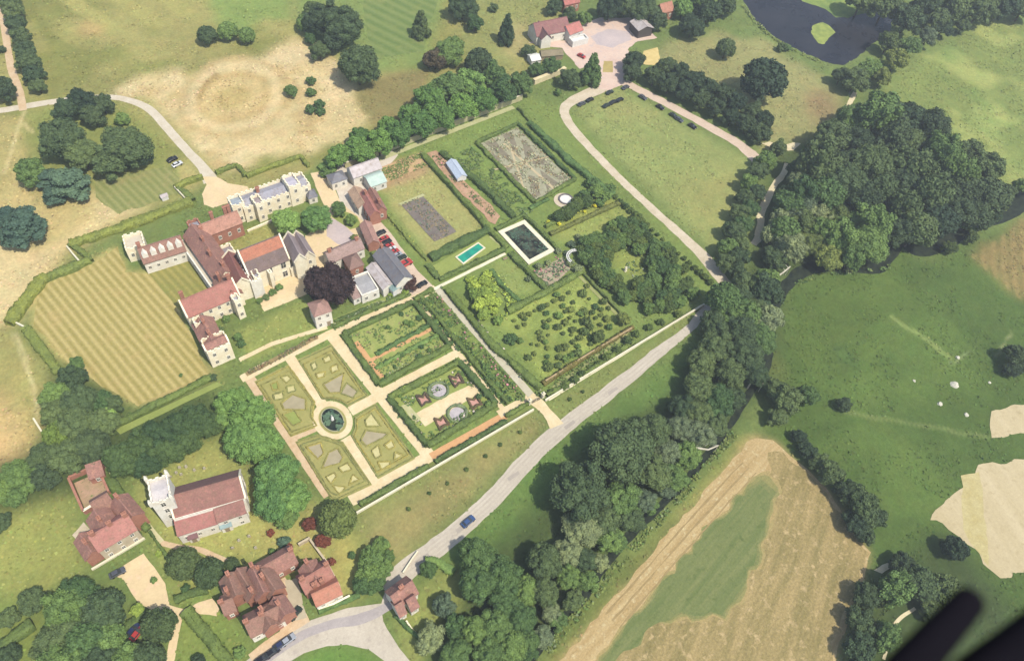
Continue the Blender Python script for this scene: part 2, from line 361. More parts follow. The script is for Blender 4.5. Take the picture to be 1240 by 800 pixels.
# lower left gardens and churchyard
paint([(-200, 640), (80, 592), (112, 690), (40, 722), (-200, 740)], (166, 168, 92), 2)
paint([(-200, 720), (60, 720), (60, 900), (-200, 900)], (140, 152, 78), 3)
paint([(160, 592), (262, 530), (332, 600), (384, 640), (360, 690), (240, 682), (176, 640)], (180, 178, 102), 2, 4)
paint([(300, 625), (360, 640), (372, 600), (420, 640), (440, 690), (420, 740), (380, 690), (330, 680)], (192, 180, 108), 2, 5, .8)
paint([(180, 656), (262, 680), (262, 720), (210, 730)], (166, 172, 94), 2, 3)
paint([(215, 735), (260, 720), (300, 780), (290, 860), (205, 860)], (140, 156, 80), 1, 3)
paint([(400, 640), (436, 650), (440, 700), (415, 730)], (196, 188, 108), 2, 4, .8)
paint([(478, 740), (540, 690), (566, 690), (560, 740), (520, 775), (500, 860)], (156, 162, 90), 1, 3)
paint([(350, 810), (385, 784), (420, 779), (452, 790), (470, 830), (360, 880)], (118, 150, 72), 1, 1)
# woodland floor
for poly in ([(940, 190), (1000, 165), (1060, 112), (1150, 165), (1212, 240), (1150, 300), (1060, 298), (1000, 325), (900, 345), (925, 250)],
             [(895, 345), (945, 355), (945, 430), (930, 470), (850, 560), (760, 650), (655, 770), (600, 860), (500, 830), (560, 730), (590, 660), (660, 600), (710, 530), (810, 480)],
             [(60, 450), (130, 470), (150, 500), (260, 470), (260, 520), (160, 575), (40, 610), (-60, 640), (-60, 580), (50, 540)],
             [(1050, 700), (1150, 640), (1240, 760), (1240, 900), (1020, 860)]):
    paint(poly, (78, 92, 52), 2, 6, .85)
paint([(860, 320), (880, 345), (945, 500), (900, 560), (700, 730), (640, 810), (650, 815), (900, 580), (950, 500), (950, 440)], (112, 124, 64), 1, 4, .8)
# build the sheet: fine grid plus a skirt out to the horizon
idx = np.arange(nx * ny).reshape(ny, nx)
quads = np.stack([idx[:-1, :-1], idx[:-1, 1:], idx[1:, 1:], idx[1:, :-1]], -1).reshape(-1, 4)
gv = np.stack([gx, gy, np.zeros_like(gx)], -1).reshape(-1, 3)
R_ = 4500.; nb = nx * ny
corn = np.array([[-R_, -R_, 0], [R_, -R_, 0], [R_, R_, 0], [-R_, R_, 0]])
ic = [idx[0, 0], idx[0, -1], idx[-1, -1], idx[-1, 0]]
sk_ = np.array([[nb + 0, nb + 1, ic[1], ic[0]], [nb + 1, nb + 2, ic[2], ic[1]], [nb + 2, nb + 3, ic[3], ic[2]], [nb + 3, nb + 0, ic[0], ic[3]]])
gme = np_mesh('ground', np.concatenate([gv, corn]), np.concatenate([quads, sk_]))
ca = gme.color_attributes.new('ground_cover', 'FLOAT_COLOR', 'POINT')
cc_ = np.ones((nb + 4, 4), np.float32); cc_[:nb, :3] = gcol.reshape(-1, 3); cc_[nb:, :3] = alb((130, 142, 80))
ca.data.foreach_set('color', cc_.ravel())
m, n, b = nodes('meadow_ground')
at = n.nodes.new('ShaderNodeAttribute'); at.attribute_name = 'ground_cover'
def grey(n, v):
    cc = n.nodes.new('ShaderNodeCombineColor')
    for i in range(3): n.links.new(v, cc.inputs[i])
    return cc.outputs[0]
col = mix(n, at.outputs['Color'], grey(n, ramp(n, noise(n, .045, 5, .7), .3, .7, .86, 1.14)), 1.0, 'MULTIPLY')
col = mix(n, col, grey(n, ramp(n, noise(n, .9, 4, .75), .25, .75, .76, 1.24)), 1.0, 'MULTIPLY')
col = mix(n, col, grey(n, ramp(n, noise(n, .28, 5, .75), .3, .7, .86, 1.14)), 1.0, 'MULTIPLY')
col = mix(n, col, mix(n, (.92, 1.0, .93), (1.08, 1.02, .98), ramp(n, noise(n, .16, 4, .7), .32, .68)), 1.0, 'MULTIPLY')
n.links.new(col, b.inputs['Base Color']); b.inputs['Roughness'].default_value = .95; b.inputs['Specular IOR Level'].default_value = .1
bp = n.nodes.new('ShaderNodeBump'); bp.inputs['Strength'].default_value = .5; bp.inputs['Distance'].default_value = .4
n.links.new(noise(n, 1.6, 4, .75), bp.inputs['Height']); n.links.new(bp.outputs[0], b.inputs['Normal'])
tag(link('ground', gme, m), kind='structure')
ZK[0] = 2
A1 = math.radians(10.4)
STUB = mottled('stubble_rows', (214, 188, 134), (192, 164, 110), .55, 1.6, .26, c3=(222, 202, 152), stretch=((14, 1, 1), A1), k=.89, bump=.5)
WEEDY = mottled('weedy_rows', (184, 162, 108), (152, 138, 86), .30, 1.2, .34, c3=(210, 184, 132), stretch=((7, 1, 1), A1 + .25), k=.89, bump=.5)
FGREEN = mottled('field_grass_rows', (116, 130, 74), (138, 144, 88), .5, 1.4, .2, c3=(108, 122, 66), stretch=((16, 1, 1), A1), k=.89)
sheet('stubble_field', [(664, 812), (684, 794), (790, 668), (904, 536), (916, 529), (934, 531), (1000, 590), (1030, 636), (1052, 668), (1046, 700), (1020, 770), (990, 860), (640, 860)], STUB, .7)
sheet('weedy_field', [(930, 548), (946, 548), (1000, 596), (1048, 670), (1040, 704), (1014, 770), (980, 860), (676, 860), (742, 806), (800, 744), (882, 740), (916, 676), (934, 620)], WEEDY, 1.6)
FG = [(706, 822), (764, 744), (850, 648), (908, 584), (926, 576), (938, 590), (934, 640), (918, 680), (900, 722), (880, 746), (830, 748), (796, 756), (750, 800)]
def grow(poly, k):
    c = sum(p[0] for p in poly) / len(poly), sum(p[1] for p in poly) / len(poly)
    return [(c[0] + (x - c[0]) * k, c[1] + (y - c[1]) * k) for x, y in poly]
for k_, c1_, c2_ in ((1.05, (170, 158, 100), (190, 166, 110)), (1.0, (146, 146, 88), (166, 156, 98)), (.95, (128, 136, 80), (146, 146, 90))):
    sheet('field_grass', grow(FG, k_), mottled('field_edge_%d' % int(k_ * 100), c1_, c2_, .5, 1.4, .26, stretch=((9, 1, 1), A1), k=.89), 1.5)
sheet('field_grass', grow(FG, .9), FGREEN, 1.3)
for k_ in (-2.4, .2, 2.6):
    pp = [P(742, 752), P(840, 640), P(908, 566)]; dd = (pp[2] - pp[0]).normalized(); qq = Vector((-dd.y, dd.x, 0))
    strip('wheel_track', None, .5, mottled('wheel_track', (176, 152, 104), (160, 138, 92), .5, 2, .2), True, .25, [p + qq * k_ for p in pp])
MOWN = striped('mown_field', (212, 193, 124), (176, 163, 92), -80.5, 2.4, 1.0, (212, 184, 120), .12, .2, (.55, .75))
sheet('mown_field', [(46, 353), (62, 341), (112, 320), (144, 298), (152, 330), (180, 332), (205, 318), (222, 340), (218, 378), (252, 452), (168, 490), (142, 478), (84, 441), (42, 394)], MOWN, .5)
sheet('mown_lawn', [(180, 331), (222, 308), (262, 346), (217, 376)], striped('mown_lawn', (180, 170, 96), (156, 152, 82), -80.5, 2.4, 1.2, (150, 158, 80), .1, .16), .2)
sheet('mown_lawn', [(112, 208), (165, 210), (208, 200), (224, 232), (142, 260), (116, 238)], striped('mown_rough', (168, 168, 102), (146, 152, 86), -80, 2.6, 1.2, (180, 168, 108), .3, .16), .8)
sheet('mown_meadow', [(436, -60), (556, -60), (520, 30), (512, 62), (452, 72), (442, 30)], striped('mown_meadow', (140, 156, 88), (118, 140, 74), -70, 5.5, 1.0, (150, 158, 90), .2, .16), .8)
# ------------------------------------------------------------------ roads, tracks, yards, water
ROAD = mottled('road', (214, 202, 180), (200, 188, 166), .12, 1.4, .12, c3=(190, 178, 160))
TRACK = mottled('gravel_track', (224, 208, 180), (206, 190, 158), .25, 1.4, .14)
GRAVEL = mottled('pale_gravel', (238, 220, 176), (228, 204, 156), .25, 1.5, .12)
SAND = mottled('sandy_yard', (238, 214, 166), (228, 202, 156), .2, 1.2, .1, c3=(240, 206, 170))
PATHP = mottled('pink_path', (226, 200, 162), (214, 182, 140), .3, 1.5, .14)
ORANGE = mottled('orange_path', (226, 176, 122), (216, 166, 116), .3, 1.5, .12)
YARDG = mottled('grey_yard', (212, 194, 186), (196, 182, 178), .1, 1.0, .1)
SHOPY = mottled('shop_yard', (232, 206, 184), (222, 192, 172), .1, 1.0, .1, c3=(206, 190, 182))
LAWN = mottled('fine_lawn', (158, 168, 90), (146, 158, 82), .15, 1.6, .14)
BED = mottled('parterre_grass', (176, 168, 102), (162, 158, 92), .2, 1.6, .14, c3=(150, 150, 84))
GBED = mottled('grey_gravel_bed', (184, 172, 138), (172, 160, 126), .5, 2, .1)
CBED = mottled('cream_flower_bed', (216, 206, 148), (204, 194, 132), .8, 2.5, .16)
SOIL = mottled('dark_soil', (142, 130, 118), (122, 112, 104), .2, 1.8, .22, c3=(134, 138, 118))
FLAGA = mottled('faded_planting', (176, 172, 142), (164, 160, 128), .3, 2, .2)
FLAGB = mottled('brown_planting', (150, 140, 116), (134, 126, 104), .4, 2.2, .24)
PINKB = mottled('pink_border', (204, 164, 134), (186, 150, 116), .3, 1.8, .22, c3=(150, 146, 96))
ROSE = mottled('rose_bed', (216, 166, 150), (200, 150, 130), 1.2, 4, .2)
STEM = mottled('stone_kerb', (246, 238, 208), (236, 226, 190), .5, 2, .08)
m, n, b = nodes('river_water'); b.inputs['Roughness'].default_value = .22; b.inputs['Specular IOR Level'].default_value = .25; WATER = m
n.links.new(mix(n, (.008, .012, .010), (.030, .036, .020), ramp(n, noise(n, .3, 4, .7), .4, .7)), b.inputs['Base Color'])
bp = n.nodes.new('ShaderNodeBump'); bp.inputs['Strength'].default_value = .25; n.links.new(noise(n, 1.1, 3, .6), bp.inputs['Height']); n.links.new(bp.outputs[0], b.inputs['Normal'])
m, n, b = nodes('lake_water'); b.inputs['Roughness'].default_value = .25; b.inputs['Specular IOR Level'].default_value = .12; LAKE = m
n.links.new(mix(n, (.010, .011, .016), (.022, .022, .026), ramp(n, noise(n, .06, 4, .7), .35, .65)), b.inputs['Base Color'])
bp = n.nodes.new('ShaderNodeBump'); bp.inputs['Strength'].default_value = .2; n.links.new(noise(n, .9, 3, .6), bp.inputs['Height']); n.links.new(bp.outputs[0], b.inputs['Normal'])
m, n, b = nodes('pool_water')
col = mix(n, alb((44, 176, 138)), alb((40, 140, 124)), ramp(n, noise(n, .3, 2), .3, .7)); n.links.new(col, b.inputs['Base Color']); b.inputs['Roughness'].default_value = .08; POOLW = m
for poly in ([(894, -8), (903, -40), (940, -40), (965, -4), (1000, 12), (1026, 22), (1048, 16), (1078, 8), (1084, 20), (1078, 40), (1058, 52), (1040, 68), (1020, 80), (996, 74), (960, 58), (936, 44), (914, 24)],):
    sheet('lake', poly, LAKE, .8)
sheet('grass_bank', [(955, -40), (972, 2), (1000, 12), (1012, 22), (1030, 20), (1048, 10), (1040, -40)], mottled('bank_grass', (116, 140, 72), (150, 166, 84), .2, 1, .2), .8)
sheet('grass_island', [(981, 38), (986, 30), (996, 27), (1008, 34), (1012, 40), (1004, 46), (998, 54), (990, 52), (984, 44)], mottled('reed_grass', (168, 178, 92), (130, 146, 74), .3, 1.2, .24), .8)
m, n, b = nodes('shaded_river_water'); b.inputs['Roughness'].default_value = .5; b.inputs['Specular IOR Level'].default_value = .06  # tree shade put into the water material: dull, hardly reflecting
n.links.new(mix(n, (.010, .014, .010), (.030, .038, .020), ramp(n, noise(n, .5, 4, .7), .4, .7)), b.inputs['Base Color']); DITCH = m
def river(px, wd): strip('river', px, wd, DITCH, True, .5)
river([(1262, 232), (1230, 246), (1205, 262), (1165, 276), (1140, 288), (1110, 298), (1088, 292), (1075, 312), (1060, 322), (1030, 322), (985, 324), (958, 340), (938, 372), (932, 420), (925, 450), (912, 470), (880, 520), (852, 556), (832, 582), (800, 612), (770, 640), (735, 680), (705, 724), (662, 772), (632, 815), (600, 860)], [9, 11, 7, 11, 12, 7, 5, 8, 6, 5, 4, 3, 2.6, 2.4, 2.4, 2.6, 2.4, 2.6, 2.4, 2.4, 2.4, 2.4])
sheet('river', [(1126, 290), (1150, 276), (1158, 284), (1152, 296), (1150, 306), (1136, 300)], WATER, .5)
# roads
strip('road', [(880, 352), (862, 366), (834, 398), (800, 424), (756, 460), (718, 490), (676, 522), (636, 560), (600, 600), (570, 628), (530, 662), (492, 690), (468, 716)], [3, 3, 3.4, 4.4, 5, 5.3, 5.5, 5.5, 5.6, 6.2, 7.0], ROAD, True, .3)
RW1 = mottled('road_tyre_wear', (204, 192, 172), (194, 182, 162), .4, 2.0, .12)
rl = smooth_line([P(*p) for p in [(800, 424), (756, 460), (718, 490), (676, 522), (636, 560), (600, 600), (570, 628), (530, 662), (492, 690)]], 5)
for of_ in (-1.75, -.55, .75, 1.9): strip('road_wear', None, .55, RW1, False, .2, [p + Vector((.12, -.99, 0)) * of_ for p in rl])
for i_, (x_, y_) in enumerate(((742, 473), (690, 514), (622, 576), (560, 638), (512, 676))): q_ = P(x_, y_); sheet('road_patch', None, mottled('road_repair', (188, 176, 160), (178, 168, 152), .6, 2, .1), .15, world=[(q_.x - 2.2, q_.y - .8), (q_.x + 2.0, q_.y - .5), (q_.x + 2.1, q_.y + .7), (q_.x - 2.1, q_.y + .5)])
sheet('road', [(474, 690), (468, 712), (462, 730), (420, 736), (372, 752), (338, 770), (290, 805), (270, 830), (340, 830), (352, 800), (368, 790), (396, 782), (420, 780), (446, 786), (466, 800), (480, 830), (510, 830), (496, 800), (478, 776), (464, 752), (462, 738), (482, 712), (505, 692)], ROAD, .12)
strip('road_wear', [(478, 730), (440, 748), (400, 756), (360, 772), (312, 806)], [2.0, 3, 2.4, 2.4, 2], mottled('road_worn', (190, 180, 172), (178, 168, 162), .2, 1.4, .14))
strip('drive', [(-40, 136), (0, 134), (60, 124), (120, 118), (150, 120), (180, 132), (205, 158), (228, 184), (245, 202), (256, 220)], [3.4, 3.6, 3.6, 3.4, 3.2, 3.6, 3.6, 3.6, 4, 6], mottled('drive_gravel', (226, 214, 190), (212, 198, 170), .3, 1.4, .12))
strip('track', [(2, 10), (8, 50), (14, 84), (24, 112), (28, 134)], 3, PATHP)
sheet('forecourt', [(245, 214), (262, 214), (276, 222), (300, 226), (306, 236), (282, 244), (258, 252), (247, 248), (244, 236), (250, 224)], SAND, .3)
strip('track', [(746, 98), (716, 112), (694, 122), (684, 132), (688, 148), (706, 170), (740, 206), (780, 244), (820, 280), (850, 308), (868, 330), (880, 346)], [7, 6, 5, 4.4, 4.2, 4, 3.8, 3.6, 4, 5, 5.4, 4.6], TRACK, True, .25)
strip('track', [(742, 92), (764, 104), (800, 122), (836, 141), (870, 160), (898, 177), (918, 195)], [6, 5, 4.6, 4.6, 5, 5.4, 6], mottled('pinkish_track', (224, 200, 176), (214, 190, 164), .25, 1.2, .12), True, .35)
sheet('shop_yard', [(640, 52), (658, 48), (690, 50), (700, 30), (726, 22), (764, 22), (790, 40), (796, 46), (768, 52), (760, 60), (764, 84), (752, 104), (738, 110), (726, 108), (728, 88), (720, 74), (702, 84), (690, 70), (680, 58), (655, 56)], SHOPY, .5)
sheet('shop_yard_tarmac', [(715, 44), (735, 36), (762, 38), (764, 48), (742, 58), (722, 54)], YARDG, .5)
sheet('grass_plot', [(731, 74), (742, 74), (742, 88), (730, 88)], mottled('dry_grass', (196, 176, 110), (180, 160, 98), .5, 2, .15), .3)
sheet('hay_patch', [(779, 62), (797, 58), (800, 70), (794, 80), (778, 78)], mottled('hay', (232, 208, 140), (216, 190, 120), .5, 2, .12), .4)
strip('dirt_path', [(953, 198), (948, 212), (936, 226), (930, 240), (922, 254), (921, 270), (920, 284), (912, 296)], [2.4, 2.4, 2.6, 3, 3.2, 3.2, 3.6, 2.6], mottled('bare_earth', (236, 222, 180), (222, 204, 160), .5, 1.5, .1), True, .4)
strip('dirt_path', [(1035, 112), (1028, 128), (1020, 144)], [2, 2.6, 2.2], MATS['bare_earth'], True, .3)
sheet('dirt_patch', [(922, 174), (932, 172), (946, 178), (960, 172), (970, 174), (960, 182), (940, 184)], MATS['bare_earth'], .4)
sheet('reflection_patch', [(1200, 498), (1236, 490), (1300, 484), (1300, 516), (1238, 524), (1200, 530)], mottled('reflection_tone', (220, 202, 160), (206, 188, 144), .12, 1.2, .12, c3=(196, 178, 134), stretch=((9, 1, 1), 1.2), k=.92), .8)  # pale window reflection painted onto the ground, no field here
sheet('reflection_patch', [(1126, 625), (1150, 600), (1164, 588), (1186, 562), (1236, 557), (1320, 556), (1330, 620), (1262, 680), (1228, 694), (1212, 700), (1198, 688), (1178, 662), (1150, 640)], MATS['reflection_tone'], 1.0)  # larger window reflection, likewise painted as a ground patch
sheet('reflection_band', [(1164, 576), (1186, 570), (1196, 660), (1198, 686), (1180, 664), (1166, 640)], mottled('yellow_reflection', (204, 190, 136), (192, 176, 118), .3, 1.4, .2), .4)  # yellow band of that reflection, painted on the ground
sheet('dirt_patch', [(1058, 690), (1080, 678), (1083, 685), (1068, 694)], MATS['bare_earth'], .3)
strip('dirt_path', [(1070, 798), (1078, 766), (1090, 748), (1108, 736)], .9, MATS['bare_earth'])
# mansion courts
sheet('courtyard', [(300, 345), (345, 328), (372, 318), (352, 292), (372, 284), (398, 262), (382, 226), (376, 210), (396, 206), (410, 240), (440, 268), (452, 290), (432, 300), (404, 312), (396, 330), (372, 350), (340, 364), (318, 372)], SAND, .3)
sheet('courtyard', [(395, 262), (410, 268), (432, 286), (436, 296), (410, 296), (396, 286)], YARDG, .3)
sheet('lawn', [(400, 262), (414, 254), (432, 262), (438, 274), (424, 278), (408, 268)], LAWN, .2)
sheet('yard', [(440, 268), (456, 264), (470, 278), (506, 328), (526, 348), (500, 362), (486, 348), (478, 320), (446, 296)], mottled('warm_yard', (226, 204, 178), (214, 188, 162), .25, 1.2, .12), .2)
sheet('yard', [(398, 204), (470, 178), (482, 188), (472, 200), (470, 218), (452, 232), (454, 260), (440, 268), (412, 244)], mottled('barn_yard', (230, 218, 196), (214, 200, 180), .25, 1.4, .12), .2)
sheet('churchyard_path', [(184, 644), (196, 654), (222, 660), (242, 662), (276, 676), (268, 682), (240, 668), (216, 666), (194, 660)], PATHP, .2)
strip('lane', [(124, 566), (140, 588), (160, 612), (182, 640), (196, 656)], 1.4, mottled('pale_lane', (222, 212, 166), (206, 198, 150), .4, 1.4, .12))
sheet('driveway', [(134, 696), (150, 684), (173, 670), (186, 686), (199, 706), (206, 732), (222, 736), (258, 724), (266, 736), (262, 746), (224, 740), (216, 770), (208, 815), (198, 815), (204, 780), (210, 756), (204, 738), (186, 738), (168, 730), (150, 702)], SAND, .25)
sheet('courtyard', [(325, 708), (346, 698), (362, 726), (376, 752), (352, 766), (330, 786), (320, 790), (306, 800), (300, 792), (338, 764), (346, 748)], PATHP, .2)
sheet('courtyard', [(346, 702), (360, 700), (372, 748), (352, 752)], mottled('cobbled_yard', (206, 192, 162), (194, 180, 150), .4, 1.6, .12), .2)
# garden paths
def path(px, wd, mat=GRAVEL, name='garden_path'): return strip(name, px, wd, mat, False, .1)
path([(303, 450), (396, 405)], 2.0); path([(396, 406), (420, 396), (506, 360), (528, 349)], 3.2)
path([(290, 436), (330, 416), (396, 396)], 1.6)
path([(318, 374), (348, 362), (372, 352)], 2.8);
path([(300, 455), (398, 600)], 3.2, PATHP); path([(398, 402), (520, 552)], 4.0)
path([(292, 459), (400, 404)], 3.0)
path([(424, 606), (524, 550)], 4.0); path([(522, 553), (612, 503)], 2.8, ORANGE); path([(604, 502), (640, 482)], 3)
path([(349, 430), (390, 490)], 3.4); path([(418, 530), (458, 588)], 3.6); path([(350, 532), (384, 517)], 2.6, PATHP); path([(424, 498), (463, 477)], 3.6)
path([(463, 475), (553, 428)], 3); path([(500, 358), (608, 494)], 1.8)
path([(528, 348), (648, 484)], 2.6, mottled('grey_path', (212, 204, 176), (200, 190, 160), .3, 1.4, .1))
path([(526, 350), (612, 307)], 1.3, STEM)
path([(450, 436), (532, 392)], 1.4, ORANGE); path([(432, 416), (462, 456)], 1.8, ORANGE)
strip('garden_path', [(641, 480), (654, 490), (668, 506), (674, 516)], [4, 4, 3, 5], GRAVEL, False, .1)
path([(700, 333), (756, 390)], 1.2, mottled('worn_grass', (170, 172, 112), (158, 160, 100), .4, 1.6, .12))
path([(446, 198), (622, 130)], 2.4, mottled('worn_path', (198, 196, 146), (184, 184, 128), .3, 1.4, .14))
path([(670, 470), (760, 404)], 1.4, MATS['worn_grass']); path([(664, 484), (850, 370)], .9, STEM, 'kerb_path')
# ------------------------------------------------------------------ parterre
def zq(l, ox=290, oy=400, s=.2749): return [(ox + a * s, oy + b * s) for a, b in l]
QUARTERS = [
 ('near the corner tower', [(65, 225), (215, 150), (335, 315), (328, 345), (325, 390), (345, 425), (225, 470)]),
 ('below the long lawn', [(255, 130), (405, 60), (570, 290), (480, 335), (455, 318), (420, 308), (362, 304)]),
 ('beside the rose garden', [(505, 380), (600, 322), (775, 565), (610, 655), (490, 465), (508, 425)]),
 ('in the lowest corner', [(245, 490), (345, 457), (390, 468), (455, 490), (585, 680), (430, 752), (400, 738)])]
CREAM = [[[(185, 208), (212, 200), (226, 212), (208, 230)], [(210, 250), (240, 243), (246, 264), (216, 275)], [(150, 285), (190, 273), (192, 298), (157, 306)]],
 [[(370, 125), (398, 110), (406, 134), (378, 142)], [(403, 166), (428, 150), (438, 176), (408, 186)], [(338, 192), (376, 184), (370, 204), (346, 210)], [(316, 152), (334, 140), (342, 164), (326, 176)]],
 [[(584, 530), (612, 508), (622, 550), (600, 562)], [(640, 506), (670, 486), (684, 512), (660, 522)], [(612, 580), (662, 580), (660, 600), (628, 610)], [(686, 538), (720, 550), (684, 572)], [(556, 398), (580, 370), (618, 420), (562, 420)]],
 [[(440, 605), (476, 586), (492, 612), (456, 624)], [(384, 646), (416, 630), (426, 642), (404, 672)], [(500, 638), (526, 656), (484, 678)], [(414, 684), (466, 690), (440, 720)]]]
GREYB = [[[(190, 322), (235, 286), (287, 304), (287, 346), (200, 346)]],
 [[(374, 240), (456, 194), (441, 272), (400, 272)], [(450, 276), (474, 236), (516, 270), (500, 294)]],
 [[(540, 482), (560, 444), (648, 456), (630, 472), (560, 506)]],
 [[(300, 515), (356, 499), (367, 540), (346, 562)], [(370, 602), (396, 540), (430, 524), (452, 560), (440, 582)]]]
LAWNP = [[[(195, 372), (240, 356), (272, 400), (236, 416)], [(140, 240), (165, 228), (172, 258), (150, 262)]], [], [], []]
TRIM = leafmat('clipped_box', (150, 146, 84), .08)
def hedge(name, px, w, h, label, mat='yew', cat='hedge', group=None, world=None, closed=False, leaves=True, parent=None, rough=.5, base=0.0, smooth=False):
    pts = [P(*p) for p in px] if world is None else [Vector((p[0], p[1], 0)) for p in world]
    if closed: pts = pts + [pts[0]]
    if smooth: pts = smooth_line(pts, 5)
    pts = resample(pts, .9 if w > .9 else .7); n = len(pts)
    if h > 1.3: h *= .75
    w *= .88
    wv = [1 + .34 * (vnoise(p.x, p.y, 3.3, 61) - .5) * 2 for p in pts]; hv = [1 + .22 * (vnoise(p.x, p.y, 4.1, 62) - .5) * 2 for p in pts]
    prof = [(-.5, 0), (-.52, .45), (-.5, .85), (-.34, 1.0), (0, 1.04), (.34, 1.0), (.5, .85), (.52, .45), (.5, 0)]; k = len(prof)
    v = []; rs = np.random.default_rng(n * 31 + int(abs(pts[0].x) * 10))
    for i, p in enumerate(pts):
        d = (pts[min(n - 1, i + 1)] - pts[max(0, i - 1)]); d.z = 0; d = d.normalized(); q = Vector((-d.y, d.x, 0))
        for j, (a, b) in enumerate(prof):
            e = rs.normal(0, rough * min(w, 1.6) * .22) if b > .2 else 0
            v.append((p.x + q.x * (a * w * wv[i] + e) + rs.normal(0, .05), p.y + q.y * (a * w * wv[i] + e) + rs.normal(0, .05), base + b * h * hv[i] * (1 + (rs.normal(0, .06) if b > .8 else 0))))
    v = np.array(v); f = [(i * k + j, i * k + j + 1, (i + 1) * k + j + 1, (i + 1) * k + j) for i in range(n - 1) for j in range(k - 1)]
    tr = []
    for e in (0, n - 1):
        for j in range(1, k - 1): tr.append((e * k, e * k + j, e * k + j + 1))
    if leaves:
        L = sum((b - a).length for a, b in zip(pts, pts[1:])); nl = int(min(5000, L * (w + 2 * h) * 3.0)); s = min(.42, .3 * w + .06)
        pi = rs.integers(0, n - 1, nl); pj = rs.integers(1, k - 1, nl); t = rs.random(nl)
        c = v[pi * k + pj] * (1 - t[:, None]) + v[(pi + 1) * k + pj] * t[:, None]
        lv, lf = cards(c + rs.normal(0, .05, (nl, 3)), rs.normal(0, 1, (nl, 3)) + np.array([0, 0, .6]), s * rs.uniform(.5, 1.1, nl), rs)
        f = f + (lf + len(v)).tolist(); v = np.concatenate([v, lv])
    o = link(name, np_mesh(name, v, f, tr), LEAF.get(mat) if isinstance(mat, str) else mat, parent)
    if label: tag(o, label, cat, group)
    return o
def cards(c, nrm, s, rs):
    nrm = nrm / (np.linalg.norm(nrm, axis=1)[:, None] + 1e-9); r = rs.normal(0, 1, c.shape); a = np.cross(nrm, r); a /= np.linalg.norm(a, axis=1)[:, None] + 1e-9; b = np.cross(nrm, a)
    a = a * s[:, None] * .6; b = b * s[:, None] * .6
    v = np.stack([c - a - b * .6, c + a * .7 - b, c + a + b * .6, c - a * .7 + b], 1).reshape(-1, 3)
    return v, np.arange(len(v)).reshape(-1, 4)
def shrink(poly, k):
    c = sum(p[0] for p in poly) / len(poly), sum(p[1] for p in poly) / len(poly)
    return [(c[0] + (x - c[0]) * k, c[1] + (y - c[1]) * k) for x, y in poly]
for qi, (where, poly) in enumerate(QUARTERS):
    pz = zq(poly); sheet('parterre_lawn', pz, BED)
    for g in CREAM[qi]: sheet('flower_bed', zq(g), CBED)
    for g in GREYB[qi]: sheet('gravel_bed', zq(g), GBED)
    for g in LAWNP[qi]: sheet('flower_bed', zq(g), LAWN)
    r = empty('parterre_hedge', P(*zq(poly)[0])); tag(r, f'low clipped box hedging outlining the parterre quarter {where}', 'box hedge', 'parterre box hedging')
    inv = Matrix.Translation(-r.location)
    for ring in [shrink(pz, .95), shrink(pz, .84)] + [shrink(zq(g), 1.14) for g in CREAM[qi] + GREYB[qi] + LAWNP[qi]]:
        h_ = hedge('hedge_line', ring, .5, .32, None, TRIM, closed=True, leaves=False, parent=r); h_.data.transform(inv)
cen = P(402.8, 508.6)
def ell(c, rx, ry, n=40): return [(c.x + rx * math.cos(2 * math.pi * i / n), c.y + ry * math.sin(2 * math.pi * i / n)) for i in range(n)]
sheet('pond_path', None, GRAVEL, world=ell(cen, 5.9, 7.3)); sheet('pond_ring', None, BED, world=ell(cen, 4.0, 5.3)); 
pond = empty('fountain_pond', cen); tag(pond, 'oval lily pond with a stone rim and pale statue at the parterre centre', 'pond')
def ringwall(name, c, rx, ry, wd, h, mat, parent=None, n=48):
    bm = bmesh.new(); rows = []
    for i in range(n):
        a = 2 * math.pi * i / n; cs, sn = math.cos(a), math.sin(a)
        rows.append([bm.verts.new((rx2 * cs, ry2 * sn, z)) for rx2, ry2, z in ((rx, ry, 0), (rx, ry, h), (rx - wd, ry - wd, h), (rx - wd, ry - wd, 0))])
    for i in range(n):
        a, b = rows[i], rows[(i + 1) % n]
        for j in range(3): bm.faces.new((a[j], b[j], b[j + 1], a[j + 1]))
    return bm_obj(name, bm, mat, parent, None if parent else c)
ringwall('rim', cen, 3.35, 4.6, .3, .5, mottled('mossy_rim', (196, 190, 150), (170, 168, 126), .8, 3, .16), pond); 
bm = bmesh.new(); bm.faces.new([bm.verts.new((x - cen.x, y - cen.y, .42)) for x, y in ell(cen, 3.1, 4.35)]); bm_obj('water', bm, WATER, pond)
bm = bmesh.new()
for r_, z0, z1 in ((.55, .5, 1.0), (.3, 1.0, 1.7), (.45, 1.7, 1.85), (.2, 1.85, 2.8), (.14, 2.8, 3.1)):
    bmesh.ops.create_cone(bm, cap_ends=True, segments=10, radius1=r_, radius2=r_ * .8, depth=z1 - z0, matrix=Matrix.Translation((0, 0, (z0 + z1) / 2)))
bm_obj('statue', bm, WHITE, pond)
for i in range(7):
    a = i * 2.4; rr = 1.5 + .7 * (i % 3) / 2; bm = bmesh.new()
    for k_ in range(26):
        bmesh.ops.create_circle(bm, cap_ends=True, radius=.34, segments=7, matrix=Matrix.Translation((rr * math.cos(a) + random.gauss(0, .45), 1.4 * rr * math.sin(a) + random.gauss(0, .62), .6 + .006 * k_ + .03 * random.random())))
    bm_obj('lily_patch', bm, LEAF['cedar'], pond)
